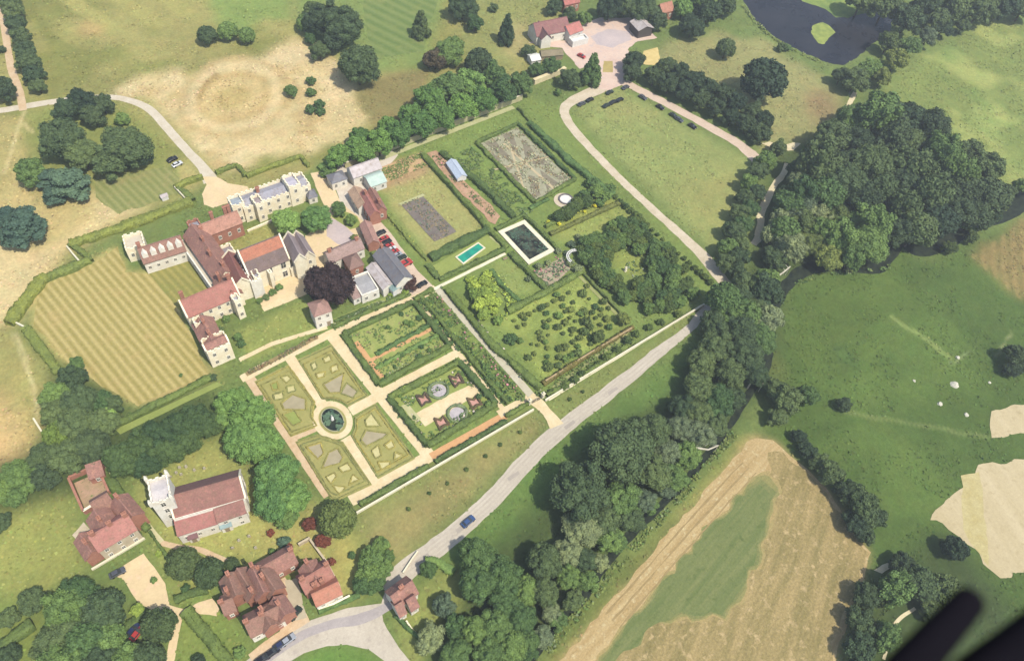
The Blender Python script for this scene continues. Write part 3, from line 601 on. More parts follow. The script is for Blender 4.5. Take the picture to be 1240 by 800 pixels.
# lily pool with pale stone surround
lp = [P(603, 281), P(635, 267), P(672, 304), P(640, 321)]
def inset(pts, d):
    out = []; n = len(pts)
    for i in range(n):
        a, b, c = pts[i - 1], pts[i], pts[(i + 1) % n]
        u = (b - a).normalized(); v = (c - b).normalized(); nu = Vector((-u.y, u.x, 0)); nv = Vector((-v.y, v.x, 0)); s = (nu + nv); out.append(b + s * (d / (1 + nu.dot(nv))))
    return out
def pool(name, pts, wd, kerb, water, label, extra=None):
    ar = sum(a.x * b.y - b.x * a.y for a, b in zip(pts, pts[1:] + pts[:1]))
    if ar < 0: pts = pts[::-1]
    c = sum(pts, Vector()) / 4; r = empty(name, c); tag(r, label, 'pool'); a = [p - c for p in pts]; b = inset(a, wd); bm = bmesh.new(); n = len(a)
    V = lambda p, z: bm.verts.new((p.x, p.y, z))
    o0 = [V(p, 0) for p in a]; o1 = [V(p, .5) for p in a]; i1 = [V(p, .5) for p in b]; i0 = [V(p, 0) for p in b]
    for i in range(n):
        j = (i + 1) % n
        for s, t in ((o0, o1), (o1, i1), (i1, i0)): bm.faces.new((s[i], s[j], t[j], t[i]))
    bm_obj('surround', bm, kerb, r); bm = bmesh.new(); bm.faces.new([bm.verts.new((p.x, p.y, .36)) for p in b]); bm_obj('water', bm, water, r)
    return r, b
m, n, b_ = nodes('weedy_water'); b_.inputs['Base Color'].default_value = (.03, .034, .028, 1); b_.inputs['Roughness'].default_value = .4; b_.inputs['Specular IOR Level'].default_value = .12
col = mix(n, (.012, .014, .011), (.06, .064, .04), ramp(n, noise(n, .35, 4, .7), .42, .62)); n.links.new(col, b_.inputs['Base Color']); WEED = m
r, b = pool('lily_pool', lp, 1.7, STEM, WEED, 'dark rectangular lily pool with a wide white stone surround')
bm = bmesh.new()
for i in range(230):
    cx_, cy_ = random.choice([(-2.5, 5), (2.6, -6), (-1.5, -2), (2.5, 2.5), (0, 6)]); 
    x_ = max(-4.4, min(4.4, random.gauss(cx_, 1.3))); y_ = max(-7.6, min(7.6, random.gauss(cy_, 1.5)))
    bmesh.ops.create_circle(bm, cap_ends=True, radius=random.uniform(.18, .36), segments=7, matrix=Matrix.Translation((x_, y_, .37 + .0004 * i)))
bm_obj('lily_pads', bm, LEAF['cedar'], r)['kind'] = 'stuff'
r, b = pool('swimming_pool', [P(551, 312), P(579, 294), P(588, 301), P(561, 321)], .55, STEM, POOLW, 'turquoise green swimming pool with a cream paved edge on a hedged lawn')
sheet('pool_terrace', [(544, 313), (550, 310.5), (560, 321), (556, 324)], STEM)
sheet('terrace', [(589, 288), (594, 286), (605, 297), (600, 300)], MATS['worn_path'])
sheet('lawn', [(530, 337), (524, 322), (590, 285), (610, 302)], LAWN)
# beds of the walled garden
sheet('soil_bed', [(484, 246), (511, 237), (553, 281), (526, 293)], SOIL, .15)
sheet('soil_edge', [(482, 247), (512, 235), (515, 237), (486, 249)], MATS['worn_path'])
sheet('fallow_bed', [(582, 174), (626, 155), (692, 218), (650, 243)], FLAGA, .1)
for pl in ([(586, 174), (598, 169), (622, 196), (616, 196)], [(608, 164), (620, 159), (630, 190), (624, 190)], [(632, 168), (648, 184), (636, 194)], [(652, 188), (668, 202), (642, 198)],
           [(594, 184), (608, 196), (602, 198)], [(604, 200), (622, 202), (614, 210)], [(618, 214), (634, 208), (626, 224)], [(640, 212), (648, 214), (654, 236), (644, 240)], [(654, 206), (676, 222), (662, 230)], [(650, 200), (684, 216), (676, 218)]):
    sheet('planting_bed', pl, FLAGB, .35)
path([(610, 174), (672, 230)], 1.1, mottled('bare_path', (208, 190, 150), (196, 178, 138), .4, 2, .12)); path([(598, 206), (664, 190)], .9, MATS['bare_path']); path([(616, 172), (634, 228)], .8, MATS['bare_path'])
sheet('border', [(518, 186), (528, 182), (546, 200), (560, 218), (578, 234), (596, 250), (607, 262), (600, 271), (592, 268), (576, 250), (558, 234), (540, 214)], PINKB, .5)
sheet('rose_garden_lawn', [(474, 482), (555, 442), (600, 491), (522, 541)], LAWN, .1)
sheet('stone_terrace', [(500, 502), (574, 463), (586, 474), (514, 516)], GRAVEL, .3)
sheet('stone_terrace', [(486, 492), (494, 488), (510, 508), (504, 514)], mottled('mossy_paving', (206, 200, 150), (186, 184, 130), .5, 2, .14), .3)
def rz(l): return [(400 + a / 4, 340 + b / 4) for a, b in l]
ROSES = [('left upper', (450, 578)), ('right upper', (610, 485)), ('left lower', (538, 690)), ('right lower', (697, 592))]
for nm, (x, y) in ROSES:
    L = rz([(x - 32, y - 20), (x - 2, y - 12), (x + 8, y - 30), (x + 34, y + 8), (x + 12, y + 10), (x - 6, y + 30)])
    sheet('rose_bed', L, ROSE); c = P(*rz([(x, y)])[0])
    hedge('box_hedge', shrink(L, 1.1), .75, .7, f'dark low box edging round the {nm} pink rose bed', leafmat('dark_box', (98, 84, 64), .1), 'box hedge', 'rose bed edgings', closed=True, leaves=False)
def foliage_ring(name, c, r, wd, h, label, mat, cat): return hedge(name, None, wd, h, label, mat, cat, world=[(c.x + r * math.cos(a * .3142), c.y + r * math.sin(a * .3142)) for a in range(20)], closed=True)
for nm, (x, y) in (('upper', (525, 532)), ('lower', (615, 645))):
    c = P(*rz([(x, y)])[0]); sheet('flower_bed', None, mottled('white_lavender_bed', (206, 196, 192), (184, 176, 176), .9, 3, .18), world=ell(c, 2.5, 2.5, 24))
    foliage_ring('round_hedge', c, 3.1, .9, .8, f'grey green clipped ring hedge round the {nm} white rose garden bed', 'grey', 'box hedge')
sheet('herb_lawn', [(422, 406), (502, 370), (538, 418), (464, 458)], mottled('mixed_lawn', (146, 162, 82), (170, 172, 100), .25, 1.6, .2))
path([(450, 436), (532, 394)], 1.3, ORANGE); path([(431, 414), (463, 457)], 1.6, ORANGE)
sheet('orange_terrace', [(470, 424), (482, 412), (488, 414), (478, 426)], ORANGE, .2)
sheet('cottage_bed', [(648, 330), (682, 312), (690, 326), (676, 340), (664, 350)], mottled('pink_flowers', (198, 166, 146), (150, 160, 118), .6, 2.5, .25), .5)
sheet('gravel_circle', None, TRACK, world=ell(P(683, 243), 4.2, 4.2, 28))
sheet('terrace_bed', [(297, 452), (384, 406), (386, 410), (300, 456)], mottled('brown_flower_strip', (150, 130, 92), (172, 150, 100), .8, 3, .25), .15)
sheet('garden_terrace', [(400, 388), (410, 384), (490, 350), (498, 358), (405, 398)], mottled('terrace_lawn', (160, 168, 96), (146, 158, 86), .3, 1.8, .16))
sheet('vegetable_bed', [(456, 205), (512, 184), (520, 200), (466, 222)], mottled('allotment_soil', (214, 172, 132), (188, 168, 112), .4, 2, .22), .4)
# ------------------------------------------------------------------ hedges
HG = 'clipped hedges of the walled garden'
def hg(px, w, h, label, mat='yew', group=HG, **k): return hedge('hedge', px, w, h, label, mat, 'hedge', group, **k)
FLAG = [(577, 174), (627, 151), (696, 218), (648, 247)]
for a, b, l in ((0, 1, 'park'), (1, 2, 'car park'), (2, 3, 'round pond'), (3, 0, 'pink border')):
    hg([FLAG[a], FLAG[b]], 1.6, 1.8, f'dark green hedge on the {l} side of the faded flag shaped planting')
hg([(511, 188), (550, 232), (591, 278)], 2.0, 2.4, 'long dark hedge between the dug soil plot and the pink border')
hg([(534, 186), (576, 220), (622, 264)], 2.4, 2.6, 'long bushy hedge on the upper side of the pink border', rough=.6)
hg([(521, 314), (556, 297), (592, 279)], 3.6, 2.6, 'thick hedge between the dug soil plot and the swimming pool lawn')
hg([(470, 262), (497, 294), (518, 316)], 1.2, 1.4, 'patchy yellow green hedge beside the row of red vehicles', 'olive', rough=.6)
hg([(592, 281), (614, 301)], 1.8, 2.2, 'short dark hedge between swimming pool lawn and lily pool')
hg([(532, 340), (611, 303)], 1.8, 2.0, 'dark hedge along the lower side of the swimming pool lawn')
hg([(518, 322), (530, 338)], 2.2, 2.2, 'short thick hedge at the left end of the swimming pool lawn')
hg([(600, 279), (634, 262), (650, 276)], 1.4, 1.8, 'dark angled hedge above the white edged lily pool')
hg([(650, 276), (676, 304)], 1.2, 1.8, 'dark hedge on the right side of the white edged lily pool')
hg([(541, 352), (594, 417), (655, 472)], 2.4, 2.4, 'very long dark hedge on the left side of the orchard')
hg([(614, 379), (660, 356), (704, 330)], 2.4, 2.4, 'dark hedge along the upper edge of the orchard')
hg([(657, 466), (712, 432), (766, 397)], 1.6, 2.0, 'brownish hedge along the lower edge of the orchard', leafmat('bronze_hedge', (108, 104, 58), .1))
hg([(706, 332), (757, 386)], 1.0, 1.2, 'thin broken hedge on the right side of the orchard', 'olive', rough=.6)
hg([(618, 308), (641, 332), (662, 352)], 2.0, 2.2, 'dark hedge between the oval lawn and the pink cottage bed')
hg([(664, 353), (700, 332)], 2.0, 2.2, 'dark hedge below the pink cottage bed')
hg([(594, 328), (610, 350), (634, 370)], 1.6, 1.6, 'loose hedge between the lime shrubbery and the oval lawn', 'mid', rough=.7)
hg([(666, 285), (752, 246)], 1.8, 2.0, 'long bronze green hedge below the yellow flowered border', leafmat('olive_hedge', (124, 126, 66), .1))
hg([(660, 276), (668, 272), (688, 264)], 1.6, 1.8, 'short hedge left of the domed yew beside the round pond')
hg([(641, 254), (664, 242)], 1.4, 1.6, 'short hedge left of the round pond circle', 'mid')
hg([(693, 246), (736, 226)], 1.8, 2.0, 'dark hedge right of the round pond behind the yews')
hg([(628, 132), (644, 150)], 1.6, 1.8, 'short hedge at the top corner of the walled garden')
hg([(640, 150), (700, 206), (742, 238)], 3.2, 2.6, 'broad dark hedge between the flag shaped planting and the car park track', 'mid', rough=.7)
F1 = [(416, 406), (500, 367), (545, 420), (459, 467)]
for a, b, l in ((0, 1, 'upper'), (1, 2, 'right hand'), (2, 3, 'lower'), (3, 0, 'left hand')): hg([F1[a], F1[b]], 2.0, 2.0, f'{l} yew hedge of the square garden with the orange cross path')
F2 = [(471, 483), (556, 440), (600, 490), (518, 541)]
for a, b, l in ((0, 1, 'upper'), (1, 2, 'right hand'), (2, 3, 'lower'), (3, 0, 'left hand')): hg([F2[a], F2[b]], 2.2, 2.2, f'{l} yew hedge of the rose garden with round beds')
for dy, l in ((-8, 'upper'), (9, 'lower')): hg([(455, 438 + dy), (530, 397 + dy)], 1.5, 1.0, f'{l} green flower border along the orange cross path', 'mid', rough=.9)
hg([(510, 361), (562, 426), (615, 490)], 1.4, 1.8, 'long narrow hedge along the cream path right of the two square gardens')
hg([(502, 364), (524, 351)], 1.6, 1.8, 'short hedge across the top of the long mixed border')
hg([(527, 560), (570, 535), (613, 511)], 1.6, 1.8, 'dark hedge between the orange path and the white kerb line')
hg([(436, 612), (478, 588), (519, 565)], 1.9, 2.0, 'dark hedge below the parterre beside the white kerb line')
hg([(612, 505), (640, 489)], 1.4, 1.2, 'short dark hedge left of the garden gate')
hg([(662, 480), (716, 448), (768, 414)], 1.6, 1.2, 'low dark hedge between orchard walk and white kerb line', rough=.7)
hg([(404, 397), (450, 376), (492, 357)], 1.6, 1.0, 'low green hedge above the cream cross walk below the stable block')
hg([(405, 390), (446, 372)], 1.0, .8, 'thin low hedge on the grass terrace beside the square tower')
MG = 'hedges around the mansion'
PARKH = leafmat('park_hedge_foliage', (126, 138, 70), .1)
hg([(12, 394), (50, 342), (58, 337)], 4.2, 3.0, 'thick hedge at the far left bend of the moat field', PARKH, MG)
hg([(54, 340), (84, 328), (110, 317)], 3.4, 2.6, 'thick hedge along the upper left side of the mown field', PARKH, MG)
hg([(112, 318), (102, 308), (86, 297)], 2.2, 2.2, 'short hedge returning at the small bastion of the mown field', PARKH, MG)
hg([(86, 298), (150, 277), (190, 262), (233, 246)], 3.8, 2.8, 'long thick hedge between mown parkland and the mansion', PARKH, MG)
hg([(234, 245), (224, 234), (215, 229)], 2.0, 2.2, 'short hedge step near the small white shed', PARKH, MG)
hg([(213, 229), (226, 222), (246, 216)], 2.6, 2.4, 'hedge ending beside the drive entrance on its left', PARKH, MG)
hg([(262, 211), (276, 205), (287, 201), (298, 214)], 1.8, 2.2, 'zigzag hedge starting at the right of the drive entrance', PARKH, MG)
hg([(299, 215), (330, 203), (364, 191), (374, 203)], 2.0, 2.2, 'long hedge behind the lead roofed front of the mansion', PARKH, MG)
hg([(32, 398), (50, 422), (72, 452)], 3.0, 2.4, 'straight hedge down the left edge of the mown field', PARKH, MG)
hg([(134, 520), (170, 501), (258, 457)], 2.2, 2.0, 'long hedge between the mown field and the lime walk', 'yew', MG)
sheet('garden_path', [(140, 520), (262, 463), (270, 466), (146, 526)], LAWN, .1)
hg([(386, 206), (402, 198), (404, 206), (390, 214)], 3.0, 1.8, 'rounded block of hedge beside the yard behind the mansion', 'mid', MG)
hg([(284, 205), (310, 330)][:1] + [(330, 281), (352, 270)], .8, .8, 'faint low hedge strip across the inner court lawn', PARKH, MG) if False else None
hg([(278, 284), (292, 278)], 1.2, 1.0, 'small hedge strip under the brick wall of the inner court', PARKH, MG)
LG = 'hedges in the village corner'
hg([(126, 572), (152, 606), (180, 642)], 2.4, 2.4, 'dark hedge along the lane beside the walled brown house', 'yew', LG)
hg([(182, 644), (204, 676)], .9, 1.4, 'thin dark hedge from the lane down to the dome shaped trees', 'yew', LG)
hg([(212, 727), (230, 720), (252, 713)], 2.6, 2.0, 'short dark hedge beside the dry front lawn near the driveway fork', 'yew', LG)
hg([(226, 740), (250, 768), (280, 806)], 3.0, 2.4, 'long dark hedge running from the driveway fork to the bottom edge', 'yew', LG)
hg([(150, 762), (178, 742)], 2.4, 2.0, 'hedge behind the parked dark blue car under the trees', 'yew', LG)
hg([(0, 786), (24, 768), (42, 756)], 3.4, 2.6, 'hedge in the bottom left corner below the small terrace', 'yew', LG)
hg([(386, 741), (412, 730), (436, 720)], 1.4, 1.4, 'hedge between the orange roofed cottage and the road', 'mid', LG)
hg([(480, 746), (495, 762), (508, 772)], 1.2, 1.3, 'hedge below the small lodge beside the grass verge', 'mid', LG)
hg([(515, 681), (528, 680), (550, 694)], 2.4, 2.0, 'hedge across the garden of the small lodge by the road', 'mid', LG)
hg([(120, 676), (146, 662), (172, 646)], .9, .9, 'narrow flower hedge below the pink roofed house', 'mid', LG)
# row of clipped trees on the outer garden boundary
# ------------------------------------------------------------------ walls
def wall(px, wd, h, label, mat=BRICK, cap=None, name='garden_wall', group=None):
    pts = [P(*p) for p in px]; bm = bmesh.new(); n = len(pts)
    r = empty(name, pts[0]); o = pts[0]
    def run(w, z0, z1):
        bm = bmesh.new(); rows = []
        for i, p in enumerate(pts):
            d = (pts[min(n - 1, i + 1)] - pts[max(0, i - 1)]).normalized(); q = Vector((-d.y, d.x, 0)) * w / 2; p = p - o
            rows.append([bm.verts.new((*v, z)) for v, z in (((p + q).xy, z0), ((p + q).xy, z1), ((p - q).xy, z1), ((p - q).xy, z0))])
        for a, b in zip(rows, rows[1:]):
            for j in range(3): bm.faces.new((a[j], b[j], b[j + 1], a[j + 1]))
        bm.faces.new(rows[0]); bm.faces.new(rows[-1][::-1]); return bm
    bm_obj('wall_body', run(wd, -.2, h), mat, r); bm_obj('coping', run(wd + .16, h + .002, h + .14), cap or mat, r)
    tag(r, label, 'wall', group); return r
GW = 'garden walls'
wall([(418, 204), (520, 164), (632, 121)], .5, 2.8, 'long pale wall along the tree belt at the top of the walled garden', mottled('pale_wall', (206, 200, 150), (196, 186, 140), .4, 2, .14), STEM, group=GW)  # pale straw tone is the wall's own colour
wall([(432, 622), (540, 559), (646, 497)], .4, 1.0, 'white topped wall from the parterre corner to the garden gate', STEM, group=GW)
wall([(660, 486), (756, 428), (852, 370)], .4, 1.0, 'white topped wall from the garden gate to the riverside trees', STEM, group=GW)
wall([(646, 102), (684, 87)], 1.6, 2.4, 'broad cream wall beside the dark trees near the shop yard', mottled('cream_wall', (240, 226, 178), (226, 208, 160), .4, 2, .1), group=GW)
wall([(660, 464), (714, 430), (764, 400)], .4, 1.6, 'brick wall under the lower orchard hedge', mottled('old_brick', (196, 172, 128), (176, 150, 110), .5, 3, .2), group=GW)
wall([(86, 582), (104, 622)], .5, 2.2, 'brick wall on the left of the walled yard behind the brown house', BRICK, group=GW)
wall([(104, 622), (118, 613), (134, 602)], .6, 2.2, 'pale topped brick wall between the walled yard and the brown house', BRICK, STONE, group=GW)
wall([(86, 581), (104, 573), (120, 566), (134, 598)], .5, 2.0, 'brick wall round the top and right of the walled yard', BRICK, group=GW)
wall([(376, 655), (396, 682), (412, 712)], .4, 1.6, 'pale wall on the right side of the small cottage garden', mottled('buff_wall', (222, 206, 174), (206, 188, 156), .4, 2, .12), group=GW)
wall([(362, 661), (376, 653)], .4, 1.6, 'short wall at the top of the small cottage garden', MATS['buff_wall'], group=GW)
wall([(386, 738), (404, 732), (424, 722)], .4, 1.0, 'low cream wall in front of the orange roofed cottage', STONE, group=GW)
wall([(112, 690), (146, 670), (176, 652)], .4, .7, 'low cream wall below the flower hedge of the pink roofed house', STEM, group=GW)
wall([(300, 281), (330, 268), (352, 258)], .4, .8, 'low wall dividing the inner court lawn of the mansion', STONE, group=GW)
wall([(492, 752), (500, 764), (508, 770)], .3, .8, 'low cream wall at the foot of the lodge garden', STONE, group=GW)
wall([(488, 694), (500, 676), (506, 668)], .25, .8, 'short pale rail wall at the field corner by the road', STEM, group=GW)
wall([(32, 402), (48, 424), (66, 450)], .35, 1.0, 'thin pale wall left of the straight field hedge', STEM, group=GW)
wall([(17, 391), (24, 394), (32, 398)], .35, 1.0, 'short pale wall at the left bend of the field hedge', STEM, group=GW)
wall([(212, 228), (226, 243)], .35, 1.0, 'short pale wall inside the hedge step near the white shed', STEM, group=GW)
wall([(82, 300), (90, 310), (97, 318)], .35, 1.0, 'short pale wall inside the small bastion of the field hedge', STEM, group=GW)
wall([(42, 508), (52, 524)], .35, 1.0, 'short pale wall above the left corner woodland', STEM, group=GW)
# ------------------------------------------------------------------ trees and shrubs
def crown_mesh(seed, shape='broad', nlobe=30, nleaf=4200, leaf=.085):
    rs = np.random.default_rng(seed); V = []; F = []; off = 0; cen_ = []; rad = []
    for i in range(nlobe):
        t = (i + .5) / nlobe; z = 1 - 1.45 * t; a = i * 2.39996 + rs.normal(0, .25); r = math.sqrt(max(0, 1 - z * z))
        if shape == 'cone':
            hz = -.95 + 1.9 * (1 - t); rr = .78 * (1 - (hz + .95) / 2.0) ** .8; c = np.array([rr * math.cos(a), rr * math.sin(a), hz]); l = .18 + .22 * t
        elif shape == 'spread':
            lv = i % 5; rr = (.35 + .5 * rs.random()) * (1.05 - .14 * lv); c = np.array([rr * math.cos(a), rr * math.sin(a), -.45 + .3 * lv]); l = .30
        elif shape == 'dome':
            c = np.array([r * math.cos(a), r * math.sin(a), z]) * .70; l = .30
        else:
            d = rs.uniform(.52, .86); c = np.array([r * math.cos(a) * d, r * math.sin(a) * d, z * d * .95]); l = rs.uniform(.16, .34) if nlobe > 20 else rs.uniform(.26, .4)
        cen_.append(c); rad.append(l)
    cen_ = np.array(cen_); rad = np.array(rad)
    if shape == 'broad' and nlobe > 20:
        aa = np.arctan2(cen_[:, 1], cen_[:, 0]); ph = rs.uniform(0, 6.28, 3); cen_ = cen_ * (1 + .16 * np.sin(2 * aa + ph[0]) * np.sin(3 * cen_[:, 2] + ph[1]) + .12 * np.sin(5 * aa + ph[2]))[:, None]
    per = rs.choice(nlobe, nleaf, p=rad ** 2 / (rad ** 2).sum())
    u = rs.normal(0, 1, (nleaf, 3)); u /= np.linalg.norm(u, axis=1)[:, None]
    out = cen_[per] / (np.linalg.norm(cen_[per], axis=1)[:, None] + 1e-6)
    u = u + out * .55 + np.array([0, 0, .25]); u /= np.linalg.norm(u, axis=1)[:, None]
    sq = np.array([1, 1, .45]) if shape == 'spread' else np.array([1, 1, .9])
    c = cen_[per] + u * rad[per][:, None] * rs.uniform(.8, 1.2, nleaf)[:, None] * sq
    v, f = cards(c, u + rs.normal(0, .7, (nleaf, 3)), leaf * rs.uniform(.6, 1.35, nleaf), rs)
    V.append(v); F.append(f); off = len(v)
    # inner mass of each clump
    bm = bmesh.new(); bmesh.ops.create_icosphere(bm, subdivisions=2, radius=1); iv = np.array([x.co[:] for x in bm.verts]); it = np.array([[q.index for q in x.verts] for x in bm.faces]); bm.free()
    T = []
    for c_, l in zip(cen_, rad):
        V.append(c_ + iv * (.86 * l) * sq * rs.uniform(.85, 1.1, (len(iv), 1))); T.append(it + off); off += len(iv)
    if shape != 'cone': V.append(iv * .68 * sq); T.append(it + off); off += len(iv)
    else:
        k = iv.copy(); k[:, :2] *= (.55 * (1.05 - k[:, 2:]) / 2); V.append(k); T.append(it + off); off += len(iv)
    return np_mesh('crown', np.concatenate(V), np.concatenate(F), np.concatenate(T))
CROWN = dict(broad=[crown_mesh(s, 'broad', 46, 5200, .075) for s in range(6)], cone=[crown_mesh(20 + s, 'cone', 26, 2600) for s in range(2)],
             spread=[crown_mesh(30 + s, 'spread', 34, 4200, .075) for s in range(2)], dome=[crown_mesh(40 + s, 'dome', 40, 3600) for s in range(3)],
             bush=[crown_mesh(50 + s, 'broad', 14, 520, .17) for s in range(4)], big=[crown_mesh(60 + s, 'broad', 84, 10000, .052) for s in range(5)])
def trunk_mesh():
    bm = bmesh.new()
    def limb(a, b, r0, r1, seg=7):
        a = Vector(a); b = Vector(b); d = (b - a); q = d.to_track_quat('Z', 'Y').to_matrix().to_4x4()
        bmesh.ops.create_cone(bm, cap_ends=True, segments=seg, radius1=r0, radius2=r1, depth=d.length, matrix=Matrix.Translation((a + b) / 2) @ q)
    limb((0, 0, -.05), (0.02, 0, .5), .085, .055); limb((.02, 0, .48), (0, .02, .95), .055, .02)
    for i in range(4):
        a = i * 1.7; limb((.02, 0, .42 + .06 * i), (.34 * math.cos(a), .34 * math.sin(a), .72 + .06 * i), .035, .012, 5)
    me = bpy.data.meshes.new('trunk'); bm.to_mesh(me); bm.free(); return me
TRUNK = trunk_mesh(); TRUNK.materials.append(BARK)
for l_ in CROWN.values():
    for me_ in l_: me_.materials.append(None)
tcount = [0]
def slot(o, mat):
    o.material_slots[0].link = 'OBJECT'; o.material_slots[0].material = mat
def tree(x, y, r, label, mat='dark', shape='broad', cat='tree', name=None, group=None, vz=None, clear=.28):
    """x, y, r: where the crown shows in the photograph; it becomes a tree of real size standing on the ground"""
    tcount[0] += 1; k = tcount[0]; rs = random.Random(k * 7919)
    small = r < 7.2
    vz = vz or dict(broad=.88, cone=1.55, spread=.62, dome=.95, bush=.8, big=.85)[shape]
    if small and shape in ('broad', 'big'): shape = 'bush'
    zc = 0.; R = 1.
    for _ in range(4):
        R = r * mpp(x, y, zc) * .97
        zc = R * vz * (.92 if small else 1.0) + (0 if small else R * clear)
    p = P(x, y, zc); me = rs.choice(CROWN[shape])
    if small and not name: name = 'shrub'
    name = name or ('conifer' if shape == 'cone' else 'tree')
    sc = (R * rs.uniform(.88, 1.14), R * rs.uniform(.88, 1.14), R * vz * rs.uniform(.94, 1.06)); rot = rs.uniform(0, 6.28)
    m_ = LEAF[mat] if isinstance(mat, str) else mat
    if small:
        o = bpy.data.objects.new(name, me); C.objects.link(o); o.location = p; o.scale = sc; o.rotation_euler = (0, 0, rot); slot(o, m_)
        tag(o, label, cat if cat != 'tree' or r >= 5 else 'shrub', group); return o
    e = empty(name, (p.x, p.y, 0)); tag(e, label, cat, group)
    c = bpy.data.objects.new('crown', me); C.objects.link(c); c.parent = e; c.location = (0, 0, zc); c.scale = sc; c.rotation_euler = (0, 0, rot); slot(c, m_)
    t = bpy.data.objects.new('trunk', TRUNK); C.objects.link(t); t.parent = e; hh = zc + R * vz * .5; t.scale = (R * .8, R * .8, hh); t.rotation_euler = (0, 0, rot)
    return e
def row(pts, fmt, mat, group, shape='broad', **k):
    """pts in order; fmt has {o} for the ordinal"""
    for i, p in enumerate(pts):
        m_ = p[3] if len(p) > 3 else mat; s_ = p[4] if len(p) > 4 else shape
        tree(p[0], p[1], p[2], fmt.format(o=ORD[i] if i < 20 else f'{i + 1}th'), m_, s_, group=group, **k)
def wood(poly, rlo, rhi, fmt, mats, group, seed=0, pack=1.25, key=lambda p: p[0], shape='broad', maxn=20, big=1.32, **k):
    rs = random.Random(seed); xs = [p[0] for p in poly]; ys = [p[1] for p in poly]; pts = []
    px = np.array(poly)
    for _ in range(6000):
        if len(pts) >= maxn: break
        x = rs.uniform(min(xs), max(xs)); y = rs.uniform(min(ys), max(ys)); r = rs.uniform(rlo, rhi) * big
        if not pip(np.array([x]), np.array([y]), poly)[0]: continue
        if all(math.hypot(x - a, y - b) > (r + c) / 2 * pack * 1.12 for a, b, c in pts): pts.append((x, y, r))
    pts.sort(key=key)
    for i, (x, y, r) in enumerate(pts):
        m_ = rs.choice(mats); shape_ = rs.choice([shape, shape, 'broad', 'dome', 'big']) if r > 10 else shape
        tree(x, y, r, fmt.format(o=ORD[i] if i < 20 else f'{i + 1}th'), m_, shape_, group=group, vz=rs.uniform(.75, 1.1) if r > 10 else None, **k)
    return pts
row([(46, 104, 10), (41, 91, 12), (35, 77, 13), (30, 62, 13), (26, 46, 13), (20, 30, 13), (15, 14, 12), (11, 0, 12)], '{o} dark tree from the drive in the tight row at the upper left edge', 'dark', 'trees in the tight row at the upper left')
tree(5, 108, 15, 'dark tree cut by the left edge just above the drive', 'deep'); tree(2, 60, 5, 'small dark shrub at the left edge beside the track', 'deep')
CL = 'trees in the clump inside the drive curve'
for x, y, r, l, m_, s_ in ((82, 134, 17, 'grey green tree nearest the drive junction in the curved clump', 'dark', 'broad'), (100, 124, 17, 'tall dark tree at the top of the curved clump by the drive', 'deep', 'big'), (124, 126, 14, 'dark tree with a narrow top touching the drive in the curved clump', 'deep', 'broad'), (112, 140, 15, 'dark tree above the small inner clearing of the curved clump', 'deep', 'broad'),
  (148, 144, 8, 'small round green tree on the right rim of the clump clearing', 'mid', 'broad'), (76, 170, 28, 'largest dark tree on the left of the clump clearing', 'dark', 'big'), (100, 188, 22, 'dark tree at the lower left of the clump clearing', 'dark', 'big'), (154, 178, 28, 'largest dark tree on the right of the clump clearing', 'dark', 'big'), (134, 195, 20, 'dark tree below the small clump clearing', 'dark', 'broad'), (166, 186, 18, 'dark rounded tree at the right tip of the clump', 'deep', 'broad'),
  (36, 208, 19, 'dark green tree at the left tip of the clump above the path', 'mid', 'broad'), (60, 216, 18, 'grey blue cedar between the dark clump and the dry grass', 'cedar', 'spread'), (82, 222, 27, 'large blue green cedar at the foot of the curved clump', 'cedar', 'spread'), (66, 236, 17, 'low blue green cedar bough mass at the bottom of the clump', 'cedar', 'spread'),
  (28, 274, 31, 'wide blue green cedar alone at the left edge', 'cedar', 'spread'), (8, 262, 16, 'dark cedar half cut by the left edge', 'cedar', 'spread')):
    tree(x, y, r, l, m_, s_, group=CL, clear=.12, name='cedar' if s_ == 'spread' else None)
for x, y, r, l in ((251, 43, 12, 'left one of three round trees on the upper park lawn'), (276, 38, 12.5, 'middle one of three round trees on the upper park lawn'), (299, 43, 11, 'right narrow one of three round trees on the upper park lawn')): tree(x, y, r, l, 'dark' if x < 260 else 'mid', 'dome', group='three round park trees', clear=.1)
CP = 'trees of the dark copse on the park lawn'
for x, y, r, l, m_, s_ in ((392, 24, 22, 'dark tree at the top left of the park copse', 'deep', 'big'), (414, 32, 26, 'largest dark tree in the upper part of the park copse', 'dark', 'big'), (368, 28, 11, 'small mid green tree on the left tip of the park copse', 'mid', 'broad'), (378, 12, 12, 'dark tree at the top edge of the park copse', 'dark', 'broad'), (376, 47, 7.5, 'small light shrub under the dark park copse', 'mid', 'broad'), (387, 62, 12, 'round dark tree at the lower left of the park copse', 'dark', 'broad'), (407, 46, 17, 'dark tree in the middle of the park copse', 'deep', 'broad'), (434, 80, 27, 'big dark oval tree standing at the foot of the park copse', 'dark', 'big')): tree(x, y, r, l, m_, s_, group=CP, clear=.15)
SH = 'small round shrubs on the straw coloured grass'
for x, y, r, l in ((352, 110, 7.4, 'round shrub left of the short shrub line on straw grass'), (377, 98, 6, 'topmost shrub of the short line on straw grass'), (377, 112, 6.5, 'second shrub from the top of the short line on straw grass'), (387, 126, 6.5, 'upper shrub of the bottom trio on straw grass'), (376, 133, 6.5, 'left shrub of the bottom trio on straw grass'), (388, 135, 6.2, 'right shrub of the bottom trio on straw grass')): tree(x, y, r, l, 'mid', group=SH, name='shrub', cat='shrub')
PT = 'scattered trees of the upper park'
